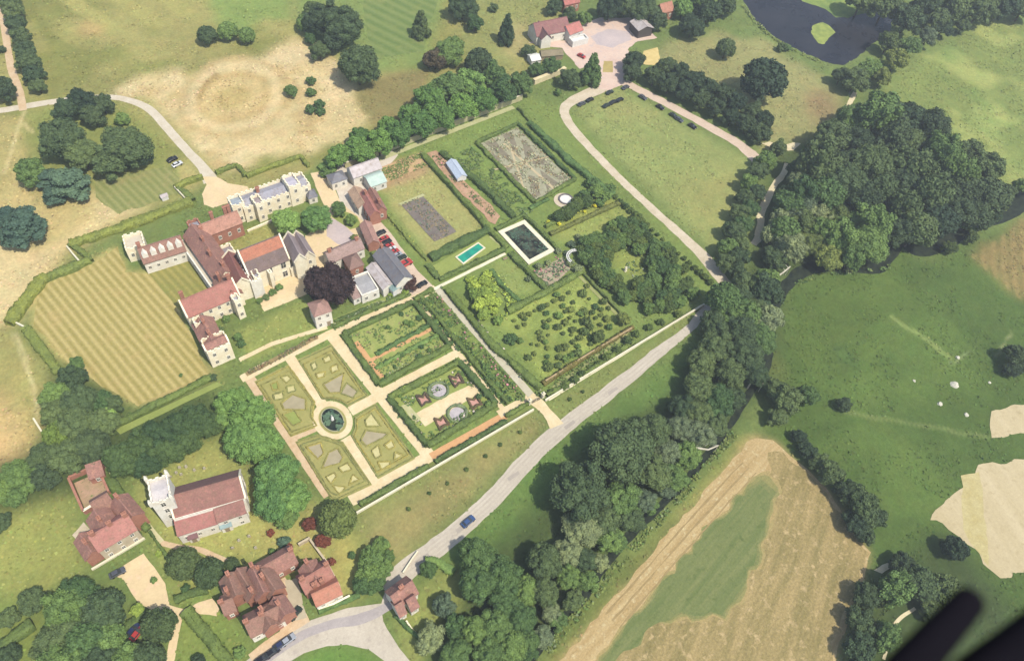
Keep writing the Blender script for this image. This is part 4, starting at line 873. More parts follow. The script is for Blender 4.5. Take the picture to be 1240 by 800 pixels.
for x, y, r, l, m_, s_ in ((510, 29, 11, 'pointed dark conifer alone on the striped upper lawn', 'dark', 'cone'), (614, 35, 12, 'pointed dark conifer beside the pale dry strip near the shop', 'dark', 'cone'), (560, 8, 18, 'big dark tree cut by the top edge left of the grass track', 'dark', 'big'), (575, 29, 10, 'green tree hanging below the big dark tree at the top edge', 'mid', 'broad'), (598, 10, 6, 'tiny dark shrub near the top edge left of the shop', 'dark', 'broad'), (527, 72, 14, 'brownish purple tree next to the green oak on the upper lawn', leafmat('brown_foliage', (98, 88, 66), .1), 'broad'), (544, 62, 18, 'tall green oak beside the brownish tree on the upper lawn', 'mid', 'big'), (580, 76, 19, 'dark blue green tree above the tree belt', 'deep', 'dome')): tree(x, y, r, l, m_, s_, group=PT, clear=.12)
TB = 'trees of the belt above the garden wall'
row([(410, 188, 15), (434, 181, 17), (459, 173, 18), (484, 162, 18), (509, 151, 18), (534, 141, 18), (559, 131, 18), (584, 120, 18), (608, 111, 17, 'mid'), (631, 101, 14, 'mid')], '{o} tree from the left in the front line of the belt above the garden wall', leafmat('belt_foliage', (98, 134, 70)), TB)
row([(437, 167, 14), (472, 155, 14), (498, 140, 16), (521, 121, 19), (544, 106, 20, 'mid'), (570, 102, 19, 'light'), (598, 94, 17, 'mid')], '{o} tree from the left in the back line of the belt above the garden wall', MATS['belt_foliage'], TB)
ST = 'trees around the shop yard'
for x, y, r, l, m_, s_ in ((690, 17, 9, 'dark tree behind the long red roofed shop', 'dark', 'broad'), (671, 8, 10, 'dark tree at the top edge left of the far red roof', 'dark', 'broad'), (708, 22, 9, 'green tree at the right end of the red roofed shop', 'mid', 'broad'), (738, 10, 17, 'dark tree at the top edge above the grey yard', 'deep', 'big'), (758, 6, 17, 'dark tree cut by the top edge above the yard', 'dark', 'big'), (778, 12, 18, 'dark tree behind the pale barn', 'dark', 'big'), (796, 26, 12, 'dark tree right of the pale barn', 'deep', 'broad'), (827, 10, 13, 'light green round tree at the top edge right of the pale barn', 'light', 'dome'), (838, 32, 16, 'dark tree on the corner of the pale lane right of the barn', 'deep', 'big'), (858, 15, 15, 'dark tree near the lake bank at the top', 'dark', 'broad'), (878, 8, 13, 'dark tree at the top edge beside the lake', 'dark', 'broad'), (846, 3, 12, 'green tree on the top edge between the barn and lake', 'mid', 'broad'),
   (640, 62, 7.5, 'small dark tree beside the pale hut', 'dark', 'broad'), (668, 80, 11, 'green tree below the long low shed', 'mid', 'broad'), (690, 96, 13, 'grey green tree where the car park track begins', 'dark', 'broad'), (717, 83, 13, 'pointed green tree beside the yard entrance', 'mid', 'cone'), (650, 84, 9, 'bushy tree under the hut by the cream wall', 'mid', 'broad'), (676, 112, 5, 'small dark shrub at the bend of the car park track', 'mid', 'broad'), (767, 74, 13, 'dark tree on the left of the hay patch', 'deep', 'broad'), (766, 88, 12, 'dark tree below the hay patch at the avenue start', 'deep', 'broad'),
   (879, 59, 13, 'rounded conical tree alone on the dry field left of the lake', 'dark', 'dome'), (925, 97, 27, 'very large dark dome tree on the dry field right of the avenue', 'deep', 'dome'), (953, 58, 5, 'small shrub on the lake bank', 'mid', 'broad'), (946, 58, 6, 'dark shrub at the corner of the lake bank', 'dark', 'broad')): tree(x, y, r, l, m_, s_, group=ST, clear=.12)
AV = 'trees of the dark double avenue by the car park'
row([(792, 93, 12.6), (810, 102, 12.6), (829, 111, 12.6), (849, 121, 12.6), (868, 131, 12.6), (886, 142, 12.6), (904, 152, 12.6), (921, 161, 12.6)], '{o} dark tree from the shop end in the avenue row beside the car park', 'deep', AV, 'broad', clear=.2)
row([(808, 80, 12.6), (824, 89, 12.6), (842, 98, 12.6), (860, 107, 12.6), (876, 114, 12.6), (893, 125, 12.6), (910, 136, 12.6), (926, 146, 12.6)], '{o} dark tree from the shop end in the avenue row away from the car park', 'deep', AV, 'broad', clear=.2)
RW = 'trees of the wood beyond the dirt path'
MX = ['dark', 'dark', 'deep', 'dark', 'mid', 'deep', 'deep']
wood([(975, 180), (1005, 160), (1035, 140), (1060, 118), (1082, 116), (1100, 140), (1078, 195), (1010, 215), (975, 205)], 15, 21, '{o} dark tree from the left at the wood edge facing the right field', MX, RW, 1, 1.0)
wood([(1090, 140), (1120, 160), (1140, 150), (1150, 178), (1190, 198), (1210, 238), (1192, 262), (1150, 258), (1100, 215)], 14, 20, '{o} dark tree from the left in the right hand corner of the wood', MX, RW, 2, 1.0)
wood([(1010, 215), (1075, 195), (1120, 220), (1150, 258), (1130, 285), (1070, 280), (1040, 270)], 16, 22, '{o} dark tree from the left in the deep middle of the wood above the river', MX, RW, 3, 1.0)
wood([(965, 235), (1010, 228), (1035, 270), (1062, 292), (1040, 308), (985, 312), (955, 300), (945, 265)], 13, 19, '{o} pale green tree from the left in the bright group on the river bank', ['mid', 'grey', 'mid', 'olive'], RW, 4, .95)
wood([(954, 214), (970, 202), (985, 220), (976, 250), (955, 290), (942, 330), (928, 340), (928, 310), (942, 262)], 10, 13, '{o} tree from the left between the dirt path and the bright river group', ['mid', 'dark', 'grey', 'dark'], RW, 5, 1.0)
for x, y, r, l, m_ in ((1112, 286, 14, 'olive brown tree standing over the river bend', 'olive'), (1150, 300, 9, 'small olive tree among river pools on the right', 'olive'), (1172, 272, 11, 'green tree on the near bank right of the river bend', 'mid'), (1200, 262, 12, 'dark tree over the river near the right edge', 'dark'), (1222, 232, 10, 'dark tree by the pool at the right edge', 'dark'), (1240, 226, 12, 'dark tree cut by the right edge above the river', 'mid'), (1176, 288, 9, 'low green bush tree on the near river bank', 'olive'), (1213, 250, 7, 'small light shrub beside the river at right', 'olive')): tree(x, y, r, l, m_, 'broad', group=RW, clear=.1)
NW = 'trees along the top right edge'
row([(1044, 0, 19), (1072, 8, 19), (1098, 24, 19), (1122, 6, 19), (1136, 24, 15), (1158, 10, 19), (1186, 12, 19), (1214, 4, 19), (1242, 6, 19), (1166, 32, 9)], '{o} tree in the line along the top right edge counted from the lake', 'dark', NW)
row([(1018, 92, 11, 'deep'), (1036, 98, 15, 'dark'), (1052, 84, 14, 'mid'), (1068, 94, 12, 'olive'), (1086, 72, 15, 'olive'), (1076, 52, 14, 'olive'), (1102, 56, 13, 'mid'), (1124, 44, 12, 'grey'), (1142, 34, 11, 'dark')], '{o} tree from the left in the mixed clump between lake and right hand field', 'dark', NW)
tree(1184, 206, 9, 'small dark tree at the lower corner of the right hand field', 'dark')
HB = 'trees of the strip between the car park and the dirt path'
row([(942, 180, 10), (928, 194, 12, 'mid'), (917, 208, 12), (907, 222, 12, 'mid'), (916, 232, 11), (902, 240, 12), (908, 254, 12, 'mid'), (895, 258, 12), (900, 272, 12, 'mid'), (889, 280, 13), (896, 294, 12), (880, 300, 13, 'mid'), (894, 312, 13), (878, 318, 12), (892, 328, 11)], '{o} tree from the top in the dense strip between car park and dirt path', 'dark', HB)
# riverside belt
RB = 'trees of the belt between the road and the river'
wood([(890, 352), (905, 340), (940, 350), (944, 380), (920, 395), (880, 385), (872, 362)], 13, 18, '{o} grey green tree from the left where the white kerb line meets the river belt', ['grey', 'dark', 'mid'], RB, 6, .95, clear=.2)
BK = dict(clear=.2)
row([(848, 440, 20), (866, 396, 19), (868, 420, 21), (890, 372, 18, 'mid'), (898, 402, 22), (902, 430, 22), (916, 376, 17), (922, 410, 18, 'mid'), (914, 452, 17), (884, 452, 20)], '{o} big tree from the left in the belt where the road reaches the trees', 'dark', RB, 'big', **BK)
row([(826, 494, 18), (824, 518, 16, 'grey'), (848, 472, 20), (846, 500, 19), (848, 526, 17, 'grey'), (868, 486, 20, 'mid'), (866, 514, 15), (888, 482, 16)], '{o} big tree from the left in the belt opposite the orchard corner', 'dark', RB, 'big', **BK)
row([(752, 544, 38), (790, 524, 22), (790, 572, 22), (806, 548, 19, 'grey'), (816, 578, 16, 'mid'), (832, 552, 17, 'mid')], '{o} big tree from the left in the belt above the fallen pale trunk', 'dark', RB, 'big', **BK)
row([(702, 594, 37), (706, 640, 21, 'grey'), (732, 630, 20), (738, 652, 16, 'mid'), (752, 604, 22, 'mid'), (762, 628, 15), (780, 606, 15, 'grey')], '{o} big tree from the left in the belt beside the bright road meadow', 'dark', RB, 'big', **BK)
row([(636, 716, 18, 'mid'), (658, 680, 25), (660, 716, 19), (668, 742, 13, 'grey'), (688, 668, 18, 'grey'), (688, 698, 15, 'mid'), (708, 678, 15)], '{o} tree from the left in the belt below the meadow beside the river ditch', 'dark', RB, 'big', **BK)
row([(552, 792, 20), (575, 764, 20, 'mid'), (592, 794, 20), (602, 758, 20), (618, 782, 20, 'mid'), (630, 750, 20), (640, 776, 15, 'mid')], '{o} tree from the left in the belt at the bottom edge below the lodge', 'mid', RB, 'big', **BK)
row([(640, 790, 12), (656, 770, 13, 'grey'), (674, 750, 12), (694, 727, 12, 'dark'), (711, 704, 13), (727, 681, 12, 'grey'), (747, 656, 13), (769, 633, 12, 'dark'), (786, 611, 12), (806, 593, 11, 'grey')], '{o} low leafy tree from the bottom leaning over the left bank of the ditch', 'mid', RB, clear=.08)
for x, y, r, l, m_ in ((580, 676, 24, 'tall dark edged tree standing at the meadow corner near the lodge', 'mid'), (578, 706, 25, 'wide tree in front of the meadow corner near the lodge', 'mid'), (606, 696, 24, 'wide mid green tree between the meadow and the ditch', 'mid'), (612, 724, 22, 'rounded lighter tree in front of the lodge thicket', 'mid'), (538, 733, 14, 'grey willow close behind the lodge', 'grey'), (552, 760, 16, 'green tree behind the grey lodge willow', 'mid'), (521, 772, 16, 'light grey green tree below the lodge', 'grey'), (519, 689, 10, 'round green bush tree beside the road above the lodge', 'mid')): tree(x, y, r, l, m_, 'big' if r > 18 else 'broad', group=RB, clear=.15)
EB = 'trees on the east bank beside the stubble field'
for x, y, r, l, m_ in ((952, 482, 20, 'rounded tree on the far river bank by the meadow', 'dark'), (938, 470, 14, 'dark tree on the river edge left of the far bank tree', 'dark'), (978, 478, 14, 'light edged tree on the right of the far bank tree', 'mid'), (942, 505, 13, 'dark tree below the far bank tree at the field top', 'dark'), (1022, 490, 9, 'small dark round tree alone in the right meadow', 'deep'), (968, 528, 9, 'uppermost small dark tree in the hedge beside the stubble field', 'deep'), (978, 546, 11, 'second dark tree down the hedge beside the stubble field', 'deep'), (992, 560, 12, 'third dark tree down the hedge beside the stubble field', 'dark'), (1006, 574, 16, 'fourth and rounder tree down the hedge beside the stubble field', 'dark'), (1026, 596, 17, 'fifth tree down the hedge beside the stubble field', 'deep'), (1044, 612, 22, 'largest dark tree in the hedge beside the stubble field', 'dark'), (1036, 634, 15, 'dark tree on the inner side of the largest hedge tree', 'deep'), (1060, 626, 15, 'grey green tree on the outer side of the largest hedge tree', 'dark'), (1050, 648, 11, 'last small tree in the hedge beside the stubble field', 'dark'), (1232, 432, 16, 'dark tree at the right edge of the meadow', 'deep'), (1226, 448, 10, 'small dark tree below the one at the right edge of the meadow', 'deep')): tree(x, y, r, l, m_, group=EB, clear=.12)
row([(1050, 722, 17, 'deep'), (1040, 752, 16, 'dark'), (1040, 784, 19, 'dark'), (1092, 682, 14, 'deep'), (1084, 712, 22, 'mid'), (1112, 708, 22, 'dark'), (1142, 712, 20, 'dark'), (1156, 664, 17, 'deep'), (1128, 740, 14, 'dark'), (1074, 770, 18, 'mid')], '{o} dark tree of the rough thicket at the lower right corner near the pale reflection patches', 'dark', 'trees of the lower right thicket', clear=.1)
# lower left woodland and lime walk
LW = 'trees of the woodland left of the lime walk'
for x, y, r, l, m_ in ((92, 442, 10, 'small dark green tree at the top tip of the left woodland', 'mid'), (88, 458, 17, 'blue grey tree near the top of the left woodland', 'dark'), (68, 478, 16, 'green tree on the upper left side of the left woodland', 'mid'), (96, 486, 20, 'dark tree in the upper middle of the left woodland', 'dark'), (68, 500, 18, 'dark tree on the left flank of the left woodland', 'dark'), (120, 486, 14, 'rounded tree pointing at the mown field from the left woodland', 'mid'), (138, 488, 11, 'low dark tree touching the mown field corner', 'dark'), (92, 514, 22, 'big dark tree at the heart of the left woodland', 'dark'), (122, 512, 19, 'dark tree at the left end of the hedge walk', 'dark'), (70, 526, 17, 'yellow green tree on the field side of the left woodland', 'lime'), (110, 540, 22, 'big dark tree behind the walled yard', 'deep'), (82, 552, 22, 'dark blue green tree behind the brick walled yard', 'dark'), (50, 556, 18, 'dark tree near the bare straw corner', 'dark'), (24, 576, 19, 'bright green tree at the straw corner on the left edge', 'mid'), (52, 580, 17, 'dark tree above the left garden lawn', 'deep'), (4, 594, 16, 'green tree half cut by the left edge above the lawn', 'mid'), (18, 602, 12, 'lower green tree at the left edge above the lawn', 'mid'), (132, 500, 9, 'light shrub tree in the gap at the hedge walk end', 'light'), (2, 632, 11, 'dark small tree at the left edge of the garden lawn', 'dark')):
    tree(x, y, r, l, m_ if m_ != 'lime' else leafmat('yellowgreen_foliage', (132, 150, 66), .1), 'big' if r > 17 else 'broad', group=LW, clear=.12)
row([(150, 556, 22), (172, 542, 22), (178, 560, 19), (194, 530, 22), (202, 546, 19), (216, 519, 21), (226, 533, 17), (238, 508, 20), (252, 514, 17)], '{o} dark tree from the left in the double row of the lime walk', leafmat('limewalk_foliage', (72, 96, 58), .18), 'trees of the lime walk', 'big', clear=.15)
CT = 'bright green trees beside the parterre'
for x, y, r, l, m_ in ((283, 488, 22, 'bright tree nearest the corner tower beside the parterre', 'bright'), (272, 505, 16, 'light green tree between the lime walk and the bright trees', 'light'), (306, 506, 27, 'bright round tree left of the upper parterre path', 'bright'), (312, 536, 27, 'bright large tree left of the parterre above the church', 'bright'), (290, 530, 22, 'bright tree above the church roof', 'bright'), (336, 574, 27, 'bright tree right of the church roof', 'bright'), (330, 604, 25, 'bright tree between church and copper shrubs', 'bright'), (352, 602, 22, 'bright tree at the lower left corner of the parterre', 'bright'), (348, 628, 14, 'dark green lower tree beside the copper shrubs', 'mid')): tree(x, y, r, l, m_, 'big', group=CT, clear=.12)
tree(409, 628, 25, 'rounded olive green tree at the bottom corner of the parterre', 'olive', 'dome', clear=.1)
SHR = 'garden shrubs by the cottages'
for x, y, r, l, m_ in ((375, 634, 8.5, 'round copper red shrub nearer the church trees', 'red'), (390, 655, 9.5, 'larger round copper red shrub beside the cottage garden wall', 'red'), (402, 680, 5, 'small dark red shrub by the buff garden wall', 'red'), (328, 645, 5.5, 'small brown shrub on the churchyard grass', 'red'), (344, 656, 7, 'grey green shrub beside the long cottage roof', 'cedar'), (330, 668, 5, 'small green shrub on the churchyard grass', 'mid'), (350, 662, 5, 'reddish shrub behind the long cottage roof', 'red'), (426, 672, 4.5, 'small dark shrub on the triangular dry lawn', 'mid')): tree(x, y, r, l, m_, group=SHR, cat='shrub')
row([(462, 660, 10), (470, 674, 9), (450, 676, 15), (462, 690, 12), (446, 694, 15), (438, 708, 13), (454, 706, 12)], '{o} leafy tree from the top in the clump left of the road junction', 'mid', 'trees at the road junction', clear=.1)
BL = 'trees of the bottom left corner'
for x, y, r, l, m_ in ((222, 682, 20, 'dome shaped dark tree left of the pair beside the churchyard path', 'olive'), (254, 694, 19, 'dome shaped dark tree right of the pair beside the churchyard path', 'olive'), (282, 684, 10, 'small dome tree at the right end of the churchyard path trees', 'mid'), (193, 757, 23, 'large round tree at the driveway fork', 'olive')):
    tree(x, y, r, l, leafmat('dome_foliage', (84, 102, 62), .12), 'dome', group=BL, clear=.1)
wood([(66, 728), (95, 712), (118, 722), (134, 722), (138, 742), (104, 750), (62, 748)], 16, 22, '{o} dark tree from the left in the upper half of the bottom left grove', ['dark', 'mid', 'dark'], BL, 13, .9, shape='big', clear=.12)
wood([(62, 762), (105, 762), (136, 760), (140, 780), (172, 792), (185, 805), (180, 825), (64, 825)], 16, 22, '{o} dark tree from the left in the lower half of the bottom left grove', ['dark', 'mid', 'mid', 'dark'], BL, 14, .9, shape='big', clear=.12)
for x, y, r, l, m_ in ((38, 726, 15, 'dark tree left of the bottom left grove on the lawn edge', 'dark'), (10, 748, 12, 'dark bush tree at the left edge below the lawn', 'dark'), (10, 796, 14, 'dark tree in the bottom left corner of the frame', 'dark'), (44, 790, 9, 'small tree beside the pale path in the bottom left corner', 'dark'), (240, 800, 9, 'dark blue green bush at the bottom edge right of the driveway', 'deep'), (290, 790, 7, 'small bush beside the road lower left cottage', 'mid'), (225, 712, 6, 'small round shrub on the dry lawn by the driveway hedge', 'mid'), (186, 702, 4, 'small round shrub in the sandy driveway', 'mid'), (192, 670, 4, 'small yellow shrub at the driveway corner', 'lime'), (166, 738, 8, 'lime green bush at the driveway edge under the trees', 'lime'), (145, 752, 7, 'green bush beside the lime green driveway bush', 'mid')): tree(x, y, r, l, m_, group=BL, clear=.12)
# house and garden trees
tree(398, 345, 29, 'very dark purple copper beech beside the mansion', 'copper', 'big', clear=.1, name='copper_beech')
tree(496, 342, 11, 'small dark purple tree at the end of the red vehicle row', leafmat('purple_foliage', (86, 58, 50), .1), 'broad', clear=.1)
tree(347, 268, 17, 'left round green tree in the mansion court', 'light', 'big', clear=.15); tree(383, 265, 17, 'right brighter round tree in the mansion court', 'bright', 'big', clear=.15)
HS = 'shrubs around the mansion'
for x, y, r, l, m_ in ((410, 253, 9, 'dark green round tree on the small court lawn', 'mid'), (425, 266, 7.5, 'smaller round tree on the small court lawn', 'mid'), (429, 288, 5, 'light bush beside the court drive', 'olive'), (395, 210, 7, 'bush on the hedge block behind the mansion', 'mid'), (274, 386, 5.5, 'climbing shrub on the wall near the corner tower wing', 'mid'), (266, 400, 5, 'dark shrub in the corner of the tower wing', 'dark'), (288, 408, 6, 'leafy bush on the lawn right of the corner tower', 'mid'), (292, 416, 5, 'small bush on the lawn beside the corner tower', 'mid'), (330, 354, 5, 'wall shrub under the great hall windows', 'mid'), (322, 360, 4.5, 'dark wall shrub left under the great hall windows', 'dark'), (314, 364, 4, 'low wall shrub at the hall porch', 'mid'), (338, 348, 4.5, 'wall shrub at the right end of the hall wall', 'mid'), (258, 457, 5, 'dark bush at the foot of the corner tower', 'dark'), (490, 352, 5, 'yellow green bush below the purple tree', 'lime'), (219, 454, 2.6, 'tiny bush alone at the lower edge of the mown field', 'mid'), (366, 288, 4, 'bush below the court trees', 'mid'), (474, 356, 4, 'yellowish bush on the terrace below the stable block', 'lime')): tree(x, y, r, l, m_, group=HS, cat='shrub' if r < 7 else 'tree', clear=.1)
# walled garden: lime shrubbery, yew domes, nut garden, orchard
row([(590, 332, 6), (603, 388, 6), (568, 338, 5), (602, 366, 6), (576, 344, 7), (586, 340, 8), (574, 356, 8), (585, 354, 9), (596, 350, 7), (580, 368, 9), (592, 364, 8), (586, 380, 8), (598, 376, 6), (570, 348, 5)], '{o} lime yellow shrub from the pool path in the bright shrubbery', 'lime', 'lime yellow shrubbery', cat='shrub')
row([(686, 258, 9), (676, 262, 8), (700, 246, 8), (710, 244, 9), (694, 252, 9)], '{o} domed dark yew in the cluster below the round pond', 'yew', 'domed yews by the round pond', 'dome', cat='shrub', name='shrub', clear=.02)
row([(708, 237, 8), (722, 232, 9), (734, 238, 7), (726, 246, 6), (716, 222, 7), (740, 228, 6)], '{o} bushy green tree right of the round pond near the car park track', 'mid', 'bushes right of the round pond', clear=.05)
row([(677, 271, 2.6), (683, 276, 2.2), (692, 263, 2.6), (699, 269, 2.2), (708, 256, 2.4), (714, 262, 2.2), (721, 249, 2.6), (728, 254, 2.2), (664, 268, 2.2)], '{o} yellow flowering shrub in the border below the round pond, from the left', 'yellow', 'yellow flowering shrubs', cat='shrub')
for nm, poly, mx in (('left diagonal', [(697, 303), (718, 300), (770, 358), (766, 372), (750, 368)], 13), ('upper left', [(702, 297), (752, 267), (762, 286), (736, 312), (716, 300)], 16), ('upper right', [(760, 268), (774, 266), (832, 326), (822, 336), (796, 330), (768, 300)], 18), ('lower right', [(770, 342), (800, 334), (842, 344), (838, 364), (790, 377), (774, 366)], 18)):
    pts_ = wood(poly, 6.6, 8.5, '{o} hazel bush from the left in the ' + nm + ' block of the nut garden', ['mid', 'yew', 'mid'], 'hazel bushes of the nut garden', len(nm), .56, shape='broad', maxn=mx + 8, big=1.1, cat='shrub', name='hazel_bush', clear=.05)
ORCH = [(633, 382, 4.5), (656, 372, 5), (663, 369, 3), (662, 379, 3.5), (677, 382, 5), (685, 390, 4.5), (676, 396, 4.5), (694, 399, 4.5), (703, 380, 4), (708, 377, 4.5), (706, 355, 5.5), (711, 346, 3.5), (689, 354, 3), (681, 361, 3.5), (672, 364, 3.5), (721, 371, 4), (731, 365, 5), (728, 381, 3), (737, 373, 3), (710, 389, 7), (708, 401, 6.5), (702, 409, 4.5), (694, 414, 3.5), (685, 420, 5), (665, 444, 6.5), (640, 433, 4.5), (619, 410, 7), (647, 428, 3), (685, 434, 5), (692, 430, 4), (700, 427, 5), (718, 410, 5), (724, 408, 8), (755, 386, 8.5), (685, 377, 3), (727, 393, 3), (636, 386, 3.4), (641, 380, 3.5), (694, 366, 3), (716, 396, 4), (648, 376, 2.6), (738, 396, 4.5), (676, 442, 4)]
_r = random.Random(5)
for _ in range(400):
    if len(ORCH) >= 88: break
    x_, y_ = _r.uniform(606, 764), _r.uniform(334, 458); r_ = _r.choice([2.2, 2.8, 3.2, 3.8, 4.4])
    if pip(np.array([x_]), np.array([y_]), [(612, 392), (702, 338), (756, 394), (662, 450)])[0] and all(math.hypot(x_ - a, y_ - b) > 6.5 for a, b, c in ORCH) and (x_ > 655 or _r.random() < .35): ORCH.append((round(x_, 1), round(y_, 1), r_))
ORCH.sort(key=lambda p: (p[1] // 16, p[0])); cnt = {}
for x, y, r in ORCH:
    b_ = int(y // 16); cnt[b_] = cnt.get(b_, 0) + 1
bands = sorted(cnt); seen = {}
for x, y, r in ORCH:
    b_ = int(y // 16); seen[b_] = seen.get(b_, 0) + 1
    tree(x, y, r, f'small orchard tree, {ORD[seen[b_] - 1]} from the left in the {ORD[bands.index(b_)]} loose row from the top', ('mid', 'olive', 'plantmix')[int(x * 7 + y) % 3] if r > 3 else 'olive', group='small trees of the orchard', cat='tree', name='orchard_tree')
row([(745 + 122 * t, 238 + 109 * t, 3.4 + 1.2 * math.sin(9 * t)) for t in [i / 19 for i in range(20)]], '{o} clipped bush down the outer garden boundary from the pond end', 'yew', 'clipped bushes on the outer boundary', cat='shrub')
row([(606, 538, 2.6), (588, 552, 2.8), (565, 568, 2.6), (542, 585, 2.6), (520, 597, 2.6), (495, 616, 2.8), (630, 523, 2.6), (690, 483, 2.8), (706, 474, 2.4)], '{o} sapling in the line on the verge outside the white topped wall', 'yew', 'young saplings on the verge', cat='sapling', name='sapling')
row([(684, 468, 5), (696, 460, 6), (704, 452, 5), (724, 440, 4), (734, 432, 6), (748, 424, 5), (760, 412, 6), (770, 404, 5), (668, 474, 4), (786, 396, 5), (800, 390, 5), (822, 380, 5)], '{o} dark bush from the gate end along the walk below the orchard', 'yew', 'bushes along the walk below the orchard', cat='shrub')
row([(510, 420, 3), (498, 392, 4.5), (508, 385, 4), (470, 396, 3), (486, 380, 3), (492, 390, 4), (455, 405, 2.6), (487, 430, 3.2), (508, 432, 4), (470, 456, 4), (464, 462, 4), (478, 444, 2.6), (520, 424, 3)], '{o} small bush inside the square garden with the orange cross path', 'mid', 'small bushes of the square garden', cat='shrub')
row([(594, 456, 6, 'mid'), (588, 444, 5), (580, 480, 4), (592, 490, 5), (484, 478, 3.6), (490, 470, 4, 'lime'), (572, 456, 4), (600, 468, 4), (606, 478, 4, 'bright')], '{o} leafy bush around the rose garden and long border end', 'mid', 'bushes near the rose garden', cat='shrub')
row([(652, 322, 5), (664, 318, 4), (690, 318, 5), (700, 325, 6, 'grey'), (660, 344, 4), (640, 338, 4), (676, 304, 4), (692, 296, 5), (686, 306, 4), (700, 287, 4)], '{o} grey green bush beside the pink cottage bed and the white arch', 'grey', 'bushes around the cottage bed', cat='shrub')
def planting(name, px, w_, dens, s, label, mats, seed, hmax=1.0):
    """an uncountable mass of border plants"""
    rs = np.random.default_rng(seed); pts = resample([P(*p) for p in px], .8); V = []; F = []; off = 0
    pa = np.array([[p.x, p.y] for p in pts]); n_ = int(len(pts) * .8 * w_ * dens); k = rs.integers(0, len(pts) - 1, n_)
    d = pa[k + 1] - pa[k]; d /= np.linalg.norm(d, axis=1)[:, None]; q = np.stack([-d[:, 1], d[:, 0]], 1)
    c = pa[k] + q * (rs.uniform(-.5, .5, n_) * w_)[:, None] + d * rs.uniform(-.5, .5, n_)[:, None]
    hh = hmax * (.25 + .9 * vnoise(c[:, 0], c[:, 1], 1.7, seed)) * rs.uniform(.5, 1, n_)
    keep = vnoise(c[:, 0], c[:, 1], 2.2, seed + 5) > .36; c = c[keep]; hh = hh[keep]
    v, f = cards(np.column_stack([c, hh]), rs.normal(0, .6, (len(c), 3)) + np.array([0, 0, 1]), s * rs.uniform(.5, 1.2, len(c)), rs)
    me = np_mesh(name, v, f); me.materials.append(mats[0]); me.materials.append(mats[1]); me.materials.append(mats[2])
    mi = rs.choice(3, len(f), p=[.66, .26, .08]).astype(np.int32); me.polygons.foreach_set('material_index', mi)
    return tag(link(name, me), label, 'border plants', None, 'stuff')
FLW = plain('pale_petals', (232, 216, 196)); FLP = plain('pink_petals', (220, 140, 150)); FLY = plain('yellow_petals', (232, 226, 90))
planting('border_planting', [(537, 347), (594, 412), (656, 481)], 2.4, 5, .6, 'mixed planting right of the long grey path', (LEAF['plantmix'], LEAF['grey'], FLW), 1, 1.3)
planting('border_planting', [(520, 353), (570, 411), (634, 487)], 3.4, 4, .6, 'mixed planting left of the long grey path', (LEAF['plantmix'], LEAF['mid'], FLP), 2, 1.2)
planting('border_planting', [(452, 450), (534, 409)], 2.4, 3, .55, 'planting around the orange cross path', (LEAF['mid'], LEAF['olive'], FLP), 3, .9)
planting('border_planting', [(478, 494), (560, 452), (596, 486), (522, 532), (486, 500)], 4.0, 4, .55, 'planting around the rose beds', (LEAF['mid'], LEAF['yew'], FLW), 4, .9)
planting('border_planting', [(528, 190), (560, 226), (600, 262)], 3.2, 4, .5, 'flowers of the pink border', (LEAF['plantmix'], LEAF['olive'], FLP), 5, .8)
planting('border_planting', [(650, 338), (684, 318)], 8.0, 4, .5, 'flowers of the pink cottage bed', (LEAF['grey'], LEAF['plantmix'], FLP), 6, .9)
planting('border_planting', [(470, 262), (505, 302)], 3.0, 3, .5, 'rough plants below the dug soil plot', (LEAF['olive'], LEAF['plantmix'], FLY), 7, .8)
planting('border_planting', [(660, 274), (736, 238)], 3.4, 4, .5, 'yellow flowers of the border below the round pond', (LEAF['plantmix'], FLY, LEAF['olive']), 8, .7)
planting('border_planting', [(466, 452), (546, 414)], 2.4, 3, .5, 'pale silver planting beside the cream cross walk', (LEAF['grey'], LEAF['plantmix'], FLW), 9, .7)
planting('border_planting', [(670, 472), (764, 404)], 4.0, 3, .6, 'rough planting along the walk below the orchard', (LEAF['plantmix'], LEAF['yew'], LEAF['olive']), 10, 1.0)

FL_ = [P(*p) for p in ((580, 176), (626, 154), (692, 217), (650, 244))]
def fill(name, px, n_, s, label, mats, seed, hmax=.6, p=(.5, .35, .15)):
    rs = np.random.default_rng(seed); pts = [P(*q) for q in px]; poly = [(q.x, q.y) for q in pts]; xs = [q[0] for q in poly]; ys = [q[1] for q in poly]
    x = rs.uniform(min(xs), max(xs), n_); y = rs.uniform(min(ys), max(ys), n_); k = pip(x, y, poly) & (vnoise(x, y, 2.4, seed) > .38); x, y = x[k], y[k]
    v, f = cards(np.column_stack([x, y, hmax * rs.uniform(.3, 1, len(x))]), rs.normal(0, .55, (len(x), 3)) + np.array([0, 0, 1]), s * rs.uniform(.5, 1.3, len(x)), rs)
    me = np_mesh(name, v, f); [me.materials.append(m_) for m_ in mats]; me.polygons.foreach_set('material_index', rs.choice(3, len(f), p=list(p)).astype(np.int32))
    return tag(link(name, me), label, 'border plants', None, 'stuff')
planting('reed_bed', [(900, 8), (914, 27), (936, 47), (960, 61), (996, 77)], 2.2, 5, .6, 'pale reeds along the near lake bank', (LEAF['olive'], LEAF['grey'], LEAF['mid']), 41, 1.2)
planting('reed_bed', [(962, 346), (990, 332), (1030, 330), (1062, 330), (1080, 322)], 2.0, 5, .6, 'rough bank growth beside the river bend', (LEAF['mid'], LEAF['olive'], LEAF['grey']), 42, 1.0)
planting('reed_bed', [(664, 786), (712, 728), (760, 672), (810, 618), (850, 572), (892, 522)], 2.6, 4, .6, 'rough bank growth between the ditch and the stubble', (LEAF['olive'], LEAF['mid'], LEAF['grey']), 43, 1.0)
